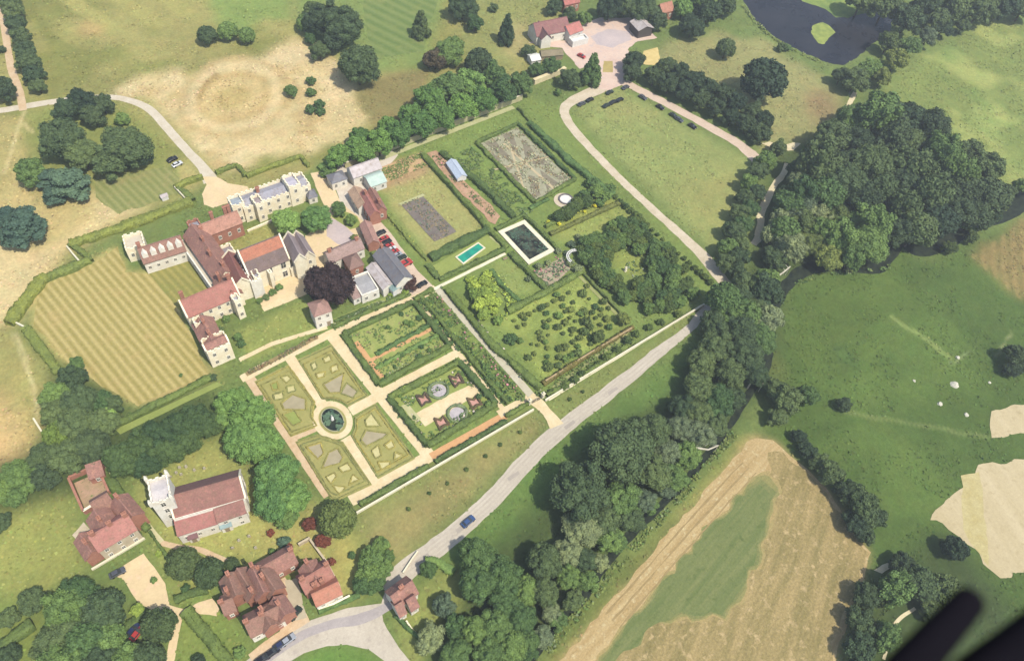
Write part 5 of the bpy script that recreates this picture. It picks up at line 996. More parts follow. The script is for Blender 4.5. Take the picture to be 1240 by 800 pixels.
SILV = leafmat('silver_foliage', (176, 180, 150), .15); BRWN = leafmat('dry_foliage', (150, 134, 104), .15)
fill('border_planting', ((580, 176), (626, 154), (692, 217), (650, 244)), 2300, .5, 'faded silver and brown plants of the flag bed', (SILV, BRWN, LEAF['grey']), 21, .6)
fill('border_planting', ((400, 392), (440, 374), (494, 350), (498, 358), (405, 400)), 1500, .5, 'plants of the terrace below the stable block', (LEAF['mid'], LEAF['olive'], SILV), 22, .7)
fill('border_planting', ((456, 205), (512, 184), (520, 200), (466, 222)), 1400, .5, 'vegetable rows of the allotment', (LEAF['olive'], LEAF['mid'], BRWN), 23, .5)
fill('border_planting', ((297, 451), (384, 405), (386, 410), (300, 457)), 900, .4, 'brown flower strip above the parterre', (BRWN, LEAF['olive'], LEAF['red']), 24, .6)
fill('border_planting', ((568, 338), (598, 326), (632, 372), (606, 388)), 2200, .5, 'rough plants around the lime shrubbery', (LEAF['lime'], LEAF['mid'], LEAF['olive']), 25, .9)
fill('border_planting', ((548, 188), (572, 178), (648, 256), (626, 268)), 1600, .5, 'rough growth in the long grass strip beside the flag bed', (LEAF['mid'], LEAF['olive'], LEAF['grey']), 26, .6)
fill('border_planting', ((744, 300), (772, 296), (790, 326), (768, 338)), 600, .5, 'long grass of the nut garden clearing', (LEAF['olive'], LEAF['mid'], SILV), 27, .4)
fill('border_planting', ((486, 247), (510, 238), (551, 281), (527, 292)), 900, .5, 'sparse seedlings on the dug soil plot', (BRWN, LEAF['cedar'], BRWN), 28, .3)
fill('border_planting', ((418, 408), (500, 369), (542, 420), (462, 464)), 1800, .5, 'mixed planting in the square garden lawn', (LEAF['mid'], LEAF['olive'], BRWN), 29, .5)
fill('border_planting', ((505, 366), (520, 360), (622, 486), (606, 490)), 1500, .6, 'shrubby planting of the long mixed border', (LEAF['mid'], LEAF['yew'], LEAF['lime']), 30, 1.1)
# rough grass tufts over the open ground, never on paths, beds or roads
rs = np.random.default_rng(77); nt_ = 150000
tx = rs.uniform(-60, 470, nt_); ty = rs.uniform(-70, 400, nt_)
keep = vnoise(tx, ty, 6, 90) * .6 + vnoise(tx, ty, 19, 91) * .5 > .5
for poly in EXCL:
    pa = np.array(poly); bb = (tx > pa[:, 0].min()) & (tx < pa[:, 0].max()) & (ty > pa[:, 1].min()) & (ty < pa[:, 1].max()) & keep
    if bb.any(): ii = np.nonzero(bb)[0]; keep[ii[pip(tx[ii], ty[ii], poly)]] = False
tx, ty = tx[keep], ty[keep]; nt_ = len(tx)
v, f = cards(np.column_stack([tx, ty, rs.uniform(.06, .2, nt_)]), rs.normal(0, .5, (nt_, 3)) + np.array([0, 0, 1.6]), rs.uniform(.3, .8, nt_), rs)
me = np_mesh('grass_tufts', v, f); ca = me.color_attributes.new('ground_cover', 'FLOAT_COLOR', 'POINT')
gi = np.clip(((ty - GY0) / GS).astype(int), 0, ny - 1); gj = np.clip(((tx - GX0) / GS).astype(int), 0, nx - 1)
tc = gcol[gi, gj] * (rs.uniform(.84, 1.3, nt_)[:, None]) * (1 + rs.normal(0, .05, (nt_, 3)))
ca.data.foreach_set('color', np.column_stack([np.repeat(np.clip(tc, 0, .8), 4, 0), np.ones(nt_ * 4)]).astype(np.float32).ravel())
m, n, b = nodes('tuft_grass'); at = n.nodes.new('ShaderNodeAttribute'); at.attribute_name = 'ground_cover'; n.links.new(at.outputs['Color'], b.inputs['Base Color']); b.inputs['Roughness'].default_value = .95; b.inputs['Specular IOR Level'].default_value = .1
tag(link('grass_tufts', me, m), 'rough grass tufts on the open ground', 'grass', None, 'stuff')
# ------------------------------------------------------------------ buildings
def window_mesh(w_, h_):
    bm = bmesh.new()
    for dx, dz, sx, sz in ((-w_ / 2, 0, .14, h_ + .28), (w_ / 2, 0, .14, h_ + .28)): box(bm, dx, .05, dz, sx, .14, sz)
    for dz in (-h_ / 2 - .07, h_ / 2 + .07): box(bm, 0, .06, dz, w_ - .15, .16, .14)
    box(bm, 0, .04, 0, .09, .1, h_ - .02); box(bm, -w_ / 4, .035, h_ * .12, w_ / 2 - .2, .08, .08); box(bm, w_ / 4, .035, h_ * .12, w_ / 2 - .2, .08, .08)
    nfr = len(bm.faces); box(bm, 0, .012, 0, w_ - .1, .04, h_ - .01)
    me = bpy.data.meshes.new('window'); bm.faces.ensure_lookup_table()
    for i, f in enumerate(bm.faces): f.material_index = 0 if i < nfr else 1
    bm.to_mesh(me); bm.free(); return me
WM = {}
def window(parent, pos, out, w_, h_, frame=None):
    k = (round(w_, 1), round(h_, 1), (frame or STONE2).name)
    if k not in WM: WM[k] = window_mesh(w_, h_); WM[k].materials.append(frame or STONE2); WM[k].materials.append(GLASS)
    o = bpy.data.objects.new('window', WM[k]); C.objects.link(o); o.parent = parent; o.location = pos; o.rotation_euler = (0, 0, math.atan2(out.y, out.x) - math.pi / 2); return o
def chimney(parent, x, y, z0, z1, mat=BRICK, s=(1.1, .8), rz_=0):
    bm = bmesh.new(); box(bm, 0, 0, (z1 - z0) / 2, s[0], s[1], z1 - z0); box(bm, 0, 0, z1 - z0 + .12, s[0] + .22, s[1] + .22, .24)
    for d in (-.25, .25): bmesh.ops.create_cone(bm, cap_ends=True, segments=8, radius1=.16, radius2=.12, depth=.6, matrix=Matrix.Translation((d * s[0], 0, z1 - z0 + .53)))
    o = bm_obj('chimney', bm, mat, parent, (x, y, z0)); o.rotation_euler = (0, 0, rz_); return o
def block(root, name, p0, p1, depth, eave, roof='gable', rh=3.0, wall=STONE, rmat=TILE, rmat2=None, win='f', chim=(), dormer=0, over=.35, gap=2.9, crenel=True, wsize=(1.0, 1.5), coping=None, zb=-.3, step=0, door=None):
    hs = .74 if root.name == 'mansion' else 1.0
    eave *= hs; a = P(*p0, eave); b = P(*p1, eave); a.z = b.z = 0; L = (b - a).length; u = (b - a) / L; v = Vector((-u.y, u.x, 0)); D = abs(depth)
    o = root.location; A = a - o
    W_ = lambda x, y, z: A + u * x + v * y + Vector((0, 0, z))
    bm = bmesh.new(); V = lambda *q: bm.verts.new(W_(*q))
    def prism(bm, x0, x1, y0, y1, z0, z1):
        q = [bm.verts.new(W_(x, y, z)) for z in (z0, z1) for x, y in ((x0, y0), (x1, y0), (x1, y1), (x0, y1))]
        for f in ((0, 1, 5, 4), (1, 2, 6, 5), (2, 3, 7, 6), (3, 0, 4, 7), (4, 5, 6, 7), (3, 2, 1, 0)): bm.faces.new([q[i] for i in f])
    flat = roof == 'flat'; zt = eave
    q = [[V(x, y, z) for x, y in ((0, 0), (L, 0), (L, D), (0, D))] for z in (zb, zt)]
    for i in range(4): bm.faces.new((q[0][i], q[0][(i + 1) % 4], q[1][(i + 1) % 4], q[1][i]))
    if roof == 'gable':
        r0, r1 = V(0, D / 2, eave + rh), V(L, D / 2, eave + rh); bm.faces.new((q[1][3], q[1][0], r0)); bm.faces.new((q[1][1], q[1][2], r1))
    if roof == 'lean':
        r0, r1 = V(0, D, eave + rh), V(L, D, eave + rh); bm.faces.new((q[1][0], q[1][3], r0)); bm.faces.new((q[1][1], q[1][2], r1)); bm.faces.new((q[1][3], q[1][2], r1, r0))
    if flat:
        t = min(.45, D * .3); zi = zt - .9
        ins = [V(x, y, zt) for x, y in ((t, t), (L - t, t), (L - t, D - t), (t, D - t))]; low = [V(x, y, zi) for x, y in ((t, t), (L - t, t), (L - t, D - t), (t, D - t))]
        for i in range(4):
            j = (i + 1) % 4; bm.faces.new((q[1][i], q[1][j], ins[j], ins[i])); bm.faces.new((ins[i], ins[j], low[j], low[i]))
        if crenel:
            for ax, n_, (lx, ly) in (('x', int(L / 1.7), (L, 0)), ('x', int(L / 1.7), (L, D - t)), ('y', int(D / 1.7), (0, D)), ('y', int(D / 1.7), (L - t, D))):
                for i in range(max(2, n_)):
                    s = (i + .25) / max(2, n_); e = s + .5 / max(2, n_)
                    if ax == 'x': prism(bm, L * s, L * e, ly + .01, ly + t - .01, zt - .01, zt + .6)
                    else: prism(bm, lx + .01, lx + t - .01, D * s, D * e, zt - .01, zt + .6)
    bmesh.ops.recalc_face_normals(bm, faces=bm.faces)
    w_ = bm_obj(name, bm, wall, root)
    # roof
    bm = bmesh.new(); V = lambda *q: bm.verts.new(W_(*q)); th = .22; ov = over
    def slab(c):
        t_ = [V(*p) for p in c]; l_ = [V(p[0], p[1], p[2] - th) for p in c]; n_ = len(c); bm.faces.new(t_); bm.faces.new(l_[::-1])
        for i in range(n_): bm.faces.new((t_[i], l_[i], l_[(i + 1) % n_], t_[(i + 1) % n_]))
    lift = .16
    if roof == 'gable':
        k = rh / (D / 2); ze = eave - k * ov + lift; zr = eave + rh + lift; g = ov * .6
        slab([(-g, -ov, ze), (L + g, -ov, ze), (L + g, D / 2, zr), (-g, D / 2, zr)])
        if rmat2 is None: slab([(-g, D / 2, zr), (L + g, D / 2, zr), (L + g, D + ov, ze), (-g, D + ov, ze)])
        prism(bm, -g - .02, L + g + .02, D / 2 - .16, D / 2 + .16, zr - .06, zr + .1)
        bm_obj('roof', bm, rmat, w_)
        if rmat2 is not None:
            bm = bmesh.new(); slab([(-g, D / 2 + .003, zr), (L + g, D / 2 + .003, zr), (L + g, D + ov, ze), (-g, D + ov, ze)])
            if step:
                y_ = D / 2 * step; z_ = eave + lift + k * y_ + .03; slab([(-g - .01, y_, z_), (L + g + .01, y_, z_), (L + g + .01, D / 2 - .17, zr - k * .17 + .03), (-g - .01, D / 2 - .17, zr - k * .17 + .03)])
            bm_obj('roof', bm, rmat2, w_)
    elif roof == 'hip':
        k = rh / (D / 2); ze = eave - k * ov + lift; zr = eave + rh + lift; h_ = min(D / 2, L / 2 - .3)
        E = [(-ov, -ov, ze), (L + ov, -ov, ze), (L + ov, D + ov, ze), (-ov, D + ov, ze)]; R0, R1 = (h_, D / 2, zr), (L - h_, D / 2, zr)
        for c in ([E[0], E[1], R1, R0], [E[1], E[2], R1], [E[2], E[3], R0, R1], [E[3], E[0], R0]): bm.faces.new([V(*p) for p in c])
        bmesh.ops.remove_doubles(bm, verts=bm.verts, dist=.001); bm_obj('roof', bm, rmat, w_)
    elif roof == 'lean':
        k = rh / D; slab([(-.15, -ov, eave - k * ov + lift), (L + .15, -ov, eave - k * ov + lift), (L + .15, D, eave + rh + lift), (-.15, D, eave + rh + lift)]); bm_obj('roof', bm, rmat, w_)
    elif flat:
        t = min(.45, D * .3); c = [(t, t, eave - .86), (L - t, t, eave - .86), (L - t, D - t, eave - .86), (t, D - t, eave - .86)]
        if rh:      # low lead ridge behind the parapet
            m0, m1 = (t, D / 2, eave - .86 + rh), (L - t, D / 2, eave - .86 + rh)
            for cc in ([c[0], c[1], m1, m0], [m0, m1, c[2], c[3]], [c[0], m0, c[3]], [c[1], c[2], m1]): bm.faces.new([V(*p) for p in cc])
            bmesh.ops.remove_doubles(bm, verts=bm.verts, dist=.001)
            nr = int(L / 1.4)
            for i in range(1, nr):
                x = t + (L - 2 * t) * i / nr; slab([(x - .05, t, eave - .80), (x + .05, t, eave - .80), (x + .05, D / 2, eave - .80 + rh), (x - .05, D / 2, eave - .80 + rh)])
        else: bm.faces.new([V(*p) for p in c])
        bmesh.ops.recalc_face_normals(bm, faces=bm.faces); bm_obj('roof', bm, rmat, w_)
    if coping is not None and roof == 'gable':
        for x in (-.05, L + .05):
            bm = bmesh.new(); V = lambda *q: bm.verts.new(W_(*q)); zr = eave + rh
            for y0, z0, y1, z1 in ((-.35, eave - .1, D / 2, zr + .5), (D / 2, zr + .5, D + .35, eave - .1)):
                t_ = [V(x - .25, y0, z0 + .45), V(x + .25, y0, z0 + .45), V(x + .25, y1, z1), V(x - .25, y1, z1)]; l_ = [V(x - .25, y0, z0 - .1), V(x + .25, y0, z0 - .1), V(x + .25, y1, z1 - .5), V(x - .25, y1, z1 - .5)]
                bm.faces.new(t_); bm.faces.new(l_[::-1])
                for i in range(4): bm.faces.new((t_[i], l_[i], l_[(i + 1) % 4], t_[(i + 1) % 4]))
            bmesh.ops.recalc_face_normals(bm, faces=bm.faces); bm_obj('gable_coping', bm, coping, w_)
    nfl = max(1, int(eave / 3.4)); fh = eave / nfl
    for f in win:
        LL = L if f in 'fb' else D; nc = max(1, int(LL / gap))
        for fl in range(nfl):
            for i in range(nc):
                s = LL * (i + .5) / nc; z = fh * (fl + .52)
                if door and f == 'f' and fl == 0 and i == nc // 2: continue
                if f == 'f': pos, out = W_(s, 0, z), -v
                elif f == 'b': pos, out = W_(s, D, z), v
                elif f == 'l': pos, out = W_(0, s, z), -u
                else: pos, out = W_(L, s, z), u
                window(w_, pos, out, min(wsize[0], LL / nc * .6), min(wsize[1], fh * .6))
    if door:
        bm = bmesh.new(); box(bm, 0, .03, 1.1, 1.2, .1, 2.2); box(bm, 0, .05, 2.3, 1.6, .2, .2); d_ = bm_obj('door', bm, WOOD, w_); nc = max(1, int(L / gap)); d_.location = W_(L * (nc // 2 + .5) / nc, 0, 0); d_.rotation_euler = (0, 0, math.atan2(-v.y, -v.x) - math.pi / 2)
    ang = math.atan2(u.y, u.x)
    for (cx, cy, ch) in chim:
        zb_ = eave + (rh * (1 - abs(cy - .5) * 2) if roof in ('gable', 'hip') else -1) - .4; c = W_(cx * L, cy * D, 0); chimney(w_, c.x, c.y, zb_, eave + (rh if roof != 'flat' else 0) + ch, BRICK, (1.2, .8), ang)
    for i in range(dormer):
        x = L * (i + .5) / dormer; k = rh / (D / 2); y = D * .14; z = eave + k * y
        bm = bmesh.new(); V = lambda *q: bm.verts.new(W_(*q)); hw, hh = .95, 1.5; yb = y + (hh + .7) / k; 
        f0 = [V(x - hw, y, z - .1), V(x + hw, y, z - .1), V(x + hw, y, z + hh), V(x, y, z + hh + .9), V(x - hw, y, z + hh)]
        b0 = [V(x - hw, yb, z - .1), V(x + hw, yb, z - .1), V(x + hw, yb, z + hh), V(x, yb + .4, z + hh + .9), V(x - hw, yb, z + hh)]
        bm.faces.new(f0); bm.faces.new(b0[::-1])
        for j in range(5): bm.faces.new((f0[j], b0[j], b0[(j + 1) % 5], f0[(j + 1) % 5]))
        bmesh.ops.recalc_face_normals(bm, faces=bm.faces); bm_obj('dormer', bm, STONE2, w_)
    return w_
def building(px, name, label, cat, group=None):
    e = empty(name, P(*px)); tag(e, label, cat, group); return e
# --- the mansion
M = building((300, 380), 'mansion', 'rambling pale stone mansion with red tiled and lead roofs round its courts', 'mansion')
block(M, 'corner_tower', (251, 428), (279, 416), 6.0, 11, 'flat', 0, STONE, TILE, win='frl', gap=3.6, crenel=True)
block(M, 'tower_roof_house', (249, 424), (276, 412), 2.6, 11.8, 'gable', 1.0, STONE, TILE, win='', coping=STONE)
block(M, 'link_wing', (233, 393), (247, 423), -6.5, 8, 'gable', 3.0, STONE, TILE, win='f', chim=((.3, .5, 1.4), (.75, .5, 1.4)))
block(M, 'south_wing', (227, 384), (290, 357), 7.5, 10, 'gable', 4.4, STONE, RED if False else mottled('rose_clay_tile', (196, 134, 120), (180, 120, 108), .35, 2.2, .18), win='flr', chim=((.08, .7, 2), (.95, .6, 2)), coping=STONE)
block(M, 'bay_porch', (236, 394), (246, 390), 3, 11, 'flat', 0, STONE, LEAD, win='f')
block(M, 'stair_turret', (284, 366), (292, 362), 3.2, 13, 'flat', 0, STONE, LEAD, win='f')
block(M, 'west_wing', (222, 286), (262, 343), 8.2 * -1 if False else -8.0, 9, 'gable', 3.8, STONE, TILE, win='f', chim=((.35, .5, 1.5), (.62, .4, 1.6), (.9, .55, 1.6)), gap=3.0)
block(M, 'parapet_wing', (216, 292), (256, 349), 2.2 * -1 if False else -2.6, 6.5, 'flat', 0, STONE2, mottled('stone_flags', (226, 214, 190), (212, 200, 176), .4, 2, .12), win='f', gap=3.0, crenel=False)
block(M, 'cross_wing', (258, 342), (271, 364), -6.5, 8.5, 'gable', 3.2, STONE, TILE2, win='', chim=((.2, .3, 2.2),))
block(M, 'cross_wing', (267, 316), (283, 350), -6.8, 10, 'gable', 3.4, STONE, mottled('plum_tile', (160, 104, 96), (142, 92, 88), .35, 2, .2), win='', coping=STONE)
block(M, 'stone_stair_wing', (285, 313), (304, 343), -3.8, 11.5, 'flat', 0, STONE2, MATS['stone_flags'], win='', crenel=True)
block(M, 'small_court_wing', (268, 315), (287, 307), 6, 8, 'flat', .8, STONE, mottled('dull_lead', (176, 160, 156), (160, 148, 146), .4, 2, .14), win='fb', crenel=True)
block(M, 'great_hall', (301, 333), (350, 313), 10.5, 12, 'gable', 7.0, STONE, TILEG, TILE3, step=.5, win='f', gap=4.0, wsize=(1.8, 4.2), coping=STONE)
block(M, 'hall_porch', (308, 338), (316, 335), 4, 12.5, 'flat', 0, STONE, LEAD, win='f', door=True)
block(M, 'hall_buttress', (326, 331), (330, 329), 2, 11, 'flat', 0, STONE, STONE, win='', crenel=False)
block(M, 'solar_wing', (343, 291), (357, 318), -4.2, 12.5, 'gable', 3.0, STONE, mottled('mauve_slate', (166, 150, 146), (150, 136, 134), .4, 2, .16), win='f', coping=STONE)
block(M, 'solar_wing', (353, 290), (368, 315), -4.2, 10.5, 'gable', 3.0, STONE, MATS['mauve_slate'], win='br', coping=STONE)
block(M, 'kitchen_court_wing', (352, 326), (374, 316), 5, 6, 'flat', .6, STONE, MATS['stone_flags'], win='fb')
block(M, 'north_tower', (152, 303), (176, 297), 7.2, 8.5, 'flat', 0, STONE, MATS['stone_flags'], win='fl')
block(M, 'north_west_wing', (174, 319), (225, 303), 8.0, 7.5, 'gable', 3.6, STONE2, TILE2, LEAD, win='f', dormer=5, chim=((.05, .6, 1.6),), wsize=(1.0, 1.2), gap=2.6)
block(M, 'lead_tower', (232, 281), (246, 276), 5.5, 12, 'flat', .6, BRICK, LEAD, win='f')
block(M, 'brick_wing', (247, 287), (293, 269), 6.5, 9, 'gable', 2.8, BRICK, mottled('pinkish_tile', (206, 154, 132), (190, 138, 118), .4, 2, .2), LEAD, win='f', chim=((.75, .8, 2.2), (.85, .8, 2.2), (.4, .8, 2)))
block(M, 'front_tower', (281, 251), (296, 246), 5.5, 12, 'flat', .5, STONE, mottled('blue_lead', (176, 186, 190), (156, 164, 172), .5, 2, .16), win='f')
block(M, 'front_wing', (295, 253), (376, 224), 8.2, 9.6, 'flat', 1.4, STONE, LEAD, win='fbr', gap=3.6, chim=((.3, .7, 2.2),))
block(M, 'front_tower', (310, 249), (320, 245), 5.2, 12, 'flat', .4, STONE, MATS['dull_lead'], win='fb')
block(M, 'gate_tower', (350, 228), (364, 223), 7.0, 13, 'flat', .6, STONE, mottled('mauve_lead', (206, 200, 208), (188, 184, 194), .4, 2, .1), win='fbr')
block(M, 'end_lodge', (374, 240), (384, 237), 4, 4.5, 'hip', 1.6, STONE2, SLATE, win='f')
# --- square garden tower
T_ = building((388, 390), 'garden_tower', 'small square stone tower with a brown pyramid roof below the copper beech', 'tower')
block(T_, 'wall', (381, 383), (401, 376), 6.0, 7.5, 'hip', 2.0, STONE2, mottled('mauve_tile', (186, 146, 132), (168, 132, 120), .4, 2, .16), win='frl', door=True, gap=2.6)
# --- stable and kitchen block
K_ = building((440, 330), 'stable_block', 'brown and slate roofed stable block between the copper beech and the red vehicles', 'stable')
block(K_, 'long_wing', (400, 318), (441, 300), 5.5, 5, 'gable', 2.4, STONE2, mottled('grey_brown_tile', (184, 156, 146), (168, 142, 134), .4, 2.2, .2), win='f', chim=((.1, .5, 1.2), (.9, .5, 1.2)))
block(K_, 'brick_wing', (424, 326), (440, 320), 6, 5, 'hip', 2.4, BRICK, mottled('umber_tile', (158, 126, 116), (142, 114, 106), .4, 2.2, .18), win='f')
block(K_, 'slate_wing', (452, 309), (480, 345), -6.5, 6, 'gable', 2.6, STONE2, SLATE, win='fr', chim=((.02, .5, 1.5),))
block(K_, 'skylight_wing', (444, 324), (464, 350), -4.5, 4.5, 'gable', 1.2, STONE2, PALER, win='')
block(K_, 'lead_wing', (438, 358), (459, 350), 9.5, 4.5, 'flat', .8, STONE2, mottled('worn_lead', (184, 182, 178), (168, 166, 166), .4, 2, .12), win='f', crenel=False)
block(K_, 'low_wing', (428, 362), (438, 358), 8, 3.5, 'lean', 1.4, STONE2, MATS['grey_brown_tile'], win='f')
block(K_, 'glazed_wing', (476, 352), (491, 343), 4.5, 4, 'hip', 1.2, WHITE, mottled('teal_glass', (150, 172, 164), (128, 150, 146), .6, 2, .14), win='f')
# --- barns behind
def simple(px, name, label, cat, blocks, group=None):
    e = building(px, name, label, cat, group)
    for b_ in blocks:
        a_, k_ = b_[0], b_[1]; block(e, 'wall', *a_, **k_)
    return e
simple((405, 225), 'shed', 'small slate roofed shed at the left of the barn yard', 'shed', [(((402, 222), (420, 216), 5, 4), dict(roof='hip', rh=1.8, wall=STONE2, rmat=SLATE, win='f'))])
simple((440, 212), 'barn', 'long pale roofed barn along the top of the barn yard', 'barn', [(((428, 215), (462, 203), 6, 5), dict(rh=2.4, wall=STONE2, rmat=PALER, win='fr', gap=5))])
simple((460, 222), 'greenhouse', 'pale green glazed shed beside the allotment soil', 'greenhouse', [(((449, 226), (468, 219), 7, 3.6), dict(rh=1.6, wall=WHITE, rmat=mottled('green_glass', (206, 222, 206), (186, 206, 194), .5, 1.5, .1), win='f'))])
simple((442, 250), 'cottage', 'cottage with twin pink ridges in the barn yard', 'cottage', [(((434, 237), (448, 262), -4.2, 5), dict(rh=2.4, wall=BRICK, rmat=mottled('pink_tile', (204, 138, 126), (186, 122, 112), .4, 2, .18), win='f', chim=((.2, .5, 1.4),))), (((443, 234), (456, 257), -4.0, 5), dict(rh=2.4, wall=BRICK, rmat=TILE, win='br', chim=((.8, .5, 1.4),)))])
simple((424, 240), 'cottage', 'brown roofed low cottage left of the pink ridged one', 'cottage', [(((422, 232), (434, 252), -5, 4), dict(rh=1.8, wall=STONE2, rmat=mottled('sand_tile', (206, 172, 142), (188, 156, 130), .4, 2, .18), win='f'))])
simple((446, 290), 'outbuilding', 'narrow pink brick outbuilding at the head of the vehicle yard', 'outbuilding', [(((436, 272), (446, 296), -4, 4), dict(rh=1.6, wall=BRICK, rmat=mottled('plain_tile', (196, 150, 136), (178, 136, 124), .4, 2, .16), win='f'))])
# --- church
CH = building((250, 620), 'church', 'pale stone church with a big brown tiled nave roof and square west tower', 'church')
tw = block(CH, 'tower', (183, 611), (208, 603), 7.4, 15.5, 'flat', .5, STONE2, mottled('tower_lead', (226, 218, 212), (206, 198, 196), .4, 2, .12), win='fl', gap=3.0, wsize=(1.2, 2.2))
for sx, sy in ((0, 0), (1, 0), (1, 1), (0, 1)):
    a = P(183, 611, 15.5); b = P(208, 603, 15.5); u = (b - a).normalized(); v = Vector((-u.y, u.x, 0)); L = (b - a).length; c = a + u * L * sx + v * 7.4 * sy - CH.location
    bm = bmesh.new(); box(bm, 0, 0, .9, .9, .9, 2.2); bmesh.ops.create_cone(bm, cap_ends=True, segments=4, radius1=.65, radius2=.05, depth=1.4, matrix=Matrix.Translation((0, 0, 2.7)) @ Matrix.Rotation(.785, 4, 'Z'))
    bm_obj('pinnacle', bm, STONE2, tw, (c.x, c.y, 15.2))
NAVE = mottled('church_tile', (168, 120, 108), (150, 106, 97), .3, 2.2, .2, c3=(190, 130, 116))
block(CH, 'nave', (211, 627), (297, 602), 9.0, 7.5, 'gable', 4.2, STONE2, NAVE, mottled('church_tile_shade_tone', (142, 104, 98), (126, 94, 90), .3, 2, .2), win='br', coping=STONE, gap=4)  # back slope darker: its shade is put into the tile colour
block(CH, 'aisle', (215, 648), (263, 633), 5.2, 6, 'lean', 1.8, STONE2, mottled('aisle_tile', (192, 130, 119), (176, 116, 107), .3, 2, .16), win='fl', gap=3.4)
block(CH, 'chapel', (263, 632), (298, 620), 3.6, 6.8, 'lean', 1.2, STONE2, NAVE, win='fr', gap=3.2)
block(CH, 'porch', (228, 652), (239, 649), 3.0, 3.2, 'gable', 1.8, STONE2, mottled('porch_tile', (148, 108, 110), (130, 96, 98), .4, 2, .16), win='', door=True)
block(CH, 'chapel_porch', (267, 639), (280, 635), 2.2, 3.6, 'gable', 1.2, STONE2, mottled('green_lead', (166, 186, 180), (146, 166, 164), .4, 2, .14), win='', door=True)
block(CH, 'parapet', (211, 630), (297, 605), .6, 8.0, 'flat', 0, STONE2, STONE2, win='', crenel=False)
# --- brown house with walled yard
VH = building((135, 650), 'house', 'large red brown tiled house with a pink south roof beside the walled yard', 'house')
block(VH, 'wall', (119, 667), (165, 640), 6.5, 7, 'gable', 3.4, MATS['buff_wall'], mottled('rosy_tile', (200, 138, 125), (184, 124, 113), .35, 2, .18), win='f', chim=((.1, .5, 1.6), (.55, .5, 1.6), (.95, .5, 1.6)), gap=2.8)
block(VH, 'wall', (105, 630), (120, 655), -6, 6.5, 'gable', 2.8, BRICK, TILE, win='f', chim=((.5, .5, 1.4),))
block(VH, 'wall', (118, 622), (138, 610), 5, 6.5, 'gable', 2.6, BRICK, TILE2, win='b')
block(VH, 'wall', (134, 612), (154, 636), -5, 6.5, 'gable', 2.8, BRICK, TILE, win='', chim=((.1, .5, 1.4),))
block(VH, 'wall', (120, 645), (136, 636), 4, 6.0, 'flat', .6, BRICK, mottled('grey_lead', (180, 172, 168), (164, 156, 154), .4, 2, .14), win='', crenel=False)
block(VH, 'wall', (90, 656), (104, 678), -4.6, 5, 'gable', 2.2, BRICK, TILE, win='f', chim=((.5, .5, 1.2),))
sheet('courtyard', [(88, 648), (102, 632), (118, 650), (104, 668)], MATS['buff_wall'], .2)
sheet('yard', [(90, 585), (120, 572), (132, 600), (104, 618)], mottled('yard_earth', (196, 160, 130), (172, 150, 112), .4, 2, .2), .1)
simple((118, 575), 'outbuilding', 'red tiled lean-to in the top corner of the walled yard', 'outbuilding', [(((108, 580), (126, 574), 4, 3.4), dict(roof='lean', rh=1.6, wall=BRICK, rmat=TILE, win='f'))])
# --- cottages round the road corner
CG = 'cottages by the road corner'
simple((286, 730), 'cottage', 'brown roofed cottage left of the group beside the sandy drive', 'cottage', [(((266, 704), (276, 730), -5.5, 5.5), dict(rh=3, wall=BRICK, rmat=TILE2, win='f', chim=((.1, .5, 1.3), (.7, .2, 1.5)))), (((281, 698), (300, 728), -4.2, 5.5), dict(rh=2.6, wall=BRICK, rmat=TILE2, win='b', chim=((.9, .5, 1.4),))), (((272, 744), (286, 738), 5, 5), dict(rh=2.4, wall=BRICK, rmat=TILE2, win='f', chim=((.1, .5, 1.2),)))], CG)
simple((312, 715), 'cottage', 'tall red brown gabled cottage in the middle of the group', 'cottage', [(((297, 696), (311, 727), -5.0, 6), dict(rh=3.4, wall=BRICK, rmat=TILE, win='f', chim=((.02, .5, 1.5),))), (((310, 700), (326, 724), -4.6, 6), dict(rh=3, wall=BRICK, rmat=TILE2, win='b', chim=((.3, .3, 1.8),)))], CG)
simple((335, 690), 'cottage', 'long low red roofed cottage running up to the small garden', 'cottage', [(((318, 704), (360, 680), 5.4, 4.6), dict(rh=2.6, wall=BRICK, rmat=TILE, win='fb', chim=((.02, .5, 1.3), (.98, .5, 1.4))))], CG)
simple((330, 750), 'cottage', 'wide brown roofed cottage facing the parked cars', 'cottage', [(((304, 771), (344, 750), 6.0, 5.2), dict(rh=3, wall=STONE2, rmat=TILE2, win='f', chim=((.05, .5, 1.4), (.5, .5, 1.4)), door=True)), (((308, 746), (320, 766), -4.5, 5.2), dict(rh=2.6, wall=BRICK, rmat=TILE2, win='', chim=((.1, .5, 1.3),))), (((324, 734), (337, 754), -4.8, 5.4), dict(rh=2.8, wall=BRICK, rmat=TILE, win='', chim=((.4, .5, 1.3),)))], CG)
simple((388, 705), 'cottage', 'pink red roofed cottage on the right of the group with cross gable', 'cottage', [(((370, 718), (404, 697), 5.4, 5.2), dict(rh=2.8, wall=BRICK, rmat=mottled('warm_tile', (190, 132, 116), (172, 116, 103), .35, 2, .18), win='fb', chim=((.1, .5, 1.4), (.95, .5, 1.4)))), (((362, 690), (374, 710), -5.0, 5), dict(rh=2.4, wall=BRICK, rmat=TILE, win='f', chim=((.05, .5, 1.3),)))], CG)
simple((398, 730), 'cottage', 'bright orange roofed low cottage beside the road', 'cottage', [(((383, 733), (414, 718), 5.0, 4.2), dict(rh=2.4, wall=STONE2, rmat=mottled('fresh_orange_tile', (208, 142, 116), (192, 126, 104), .35, 2, .16), win='f', chim=((.2, .9, 1.2), (.5, .9, 1.2))))], CG)
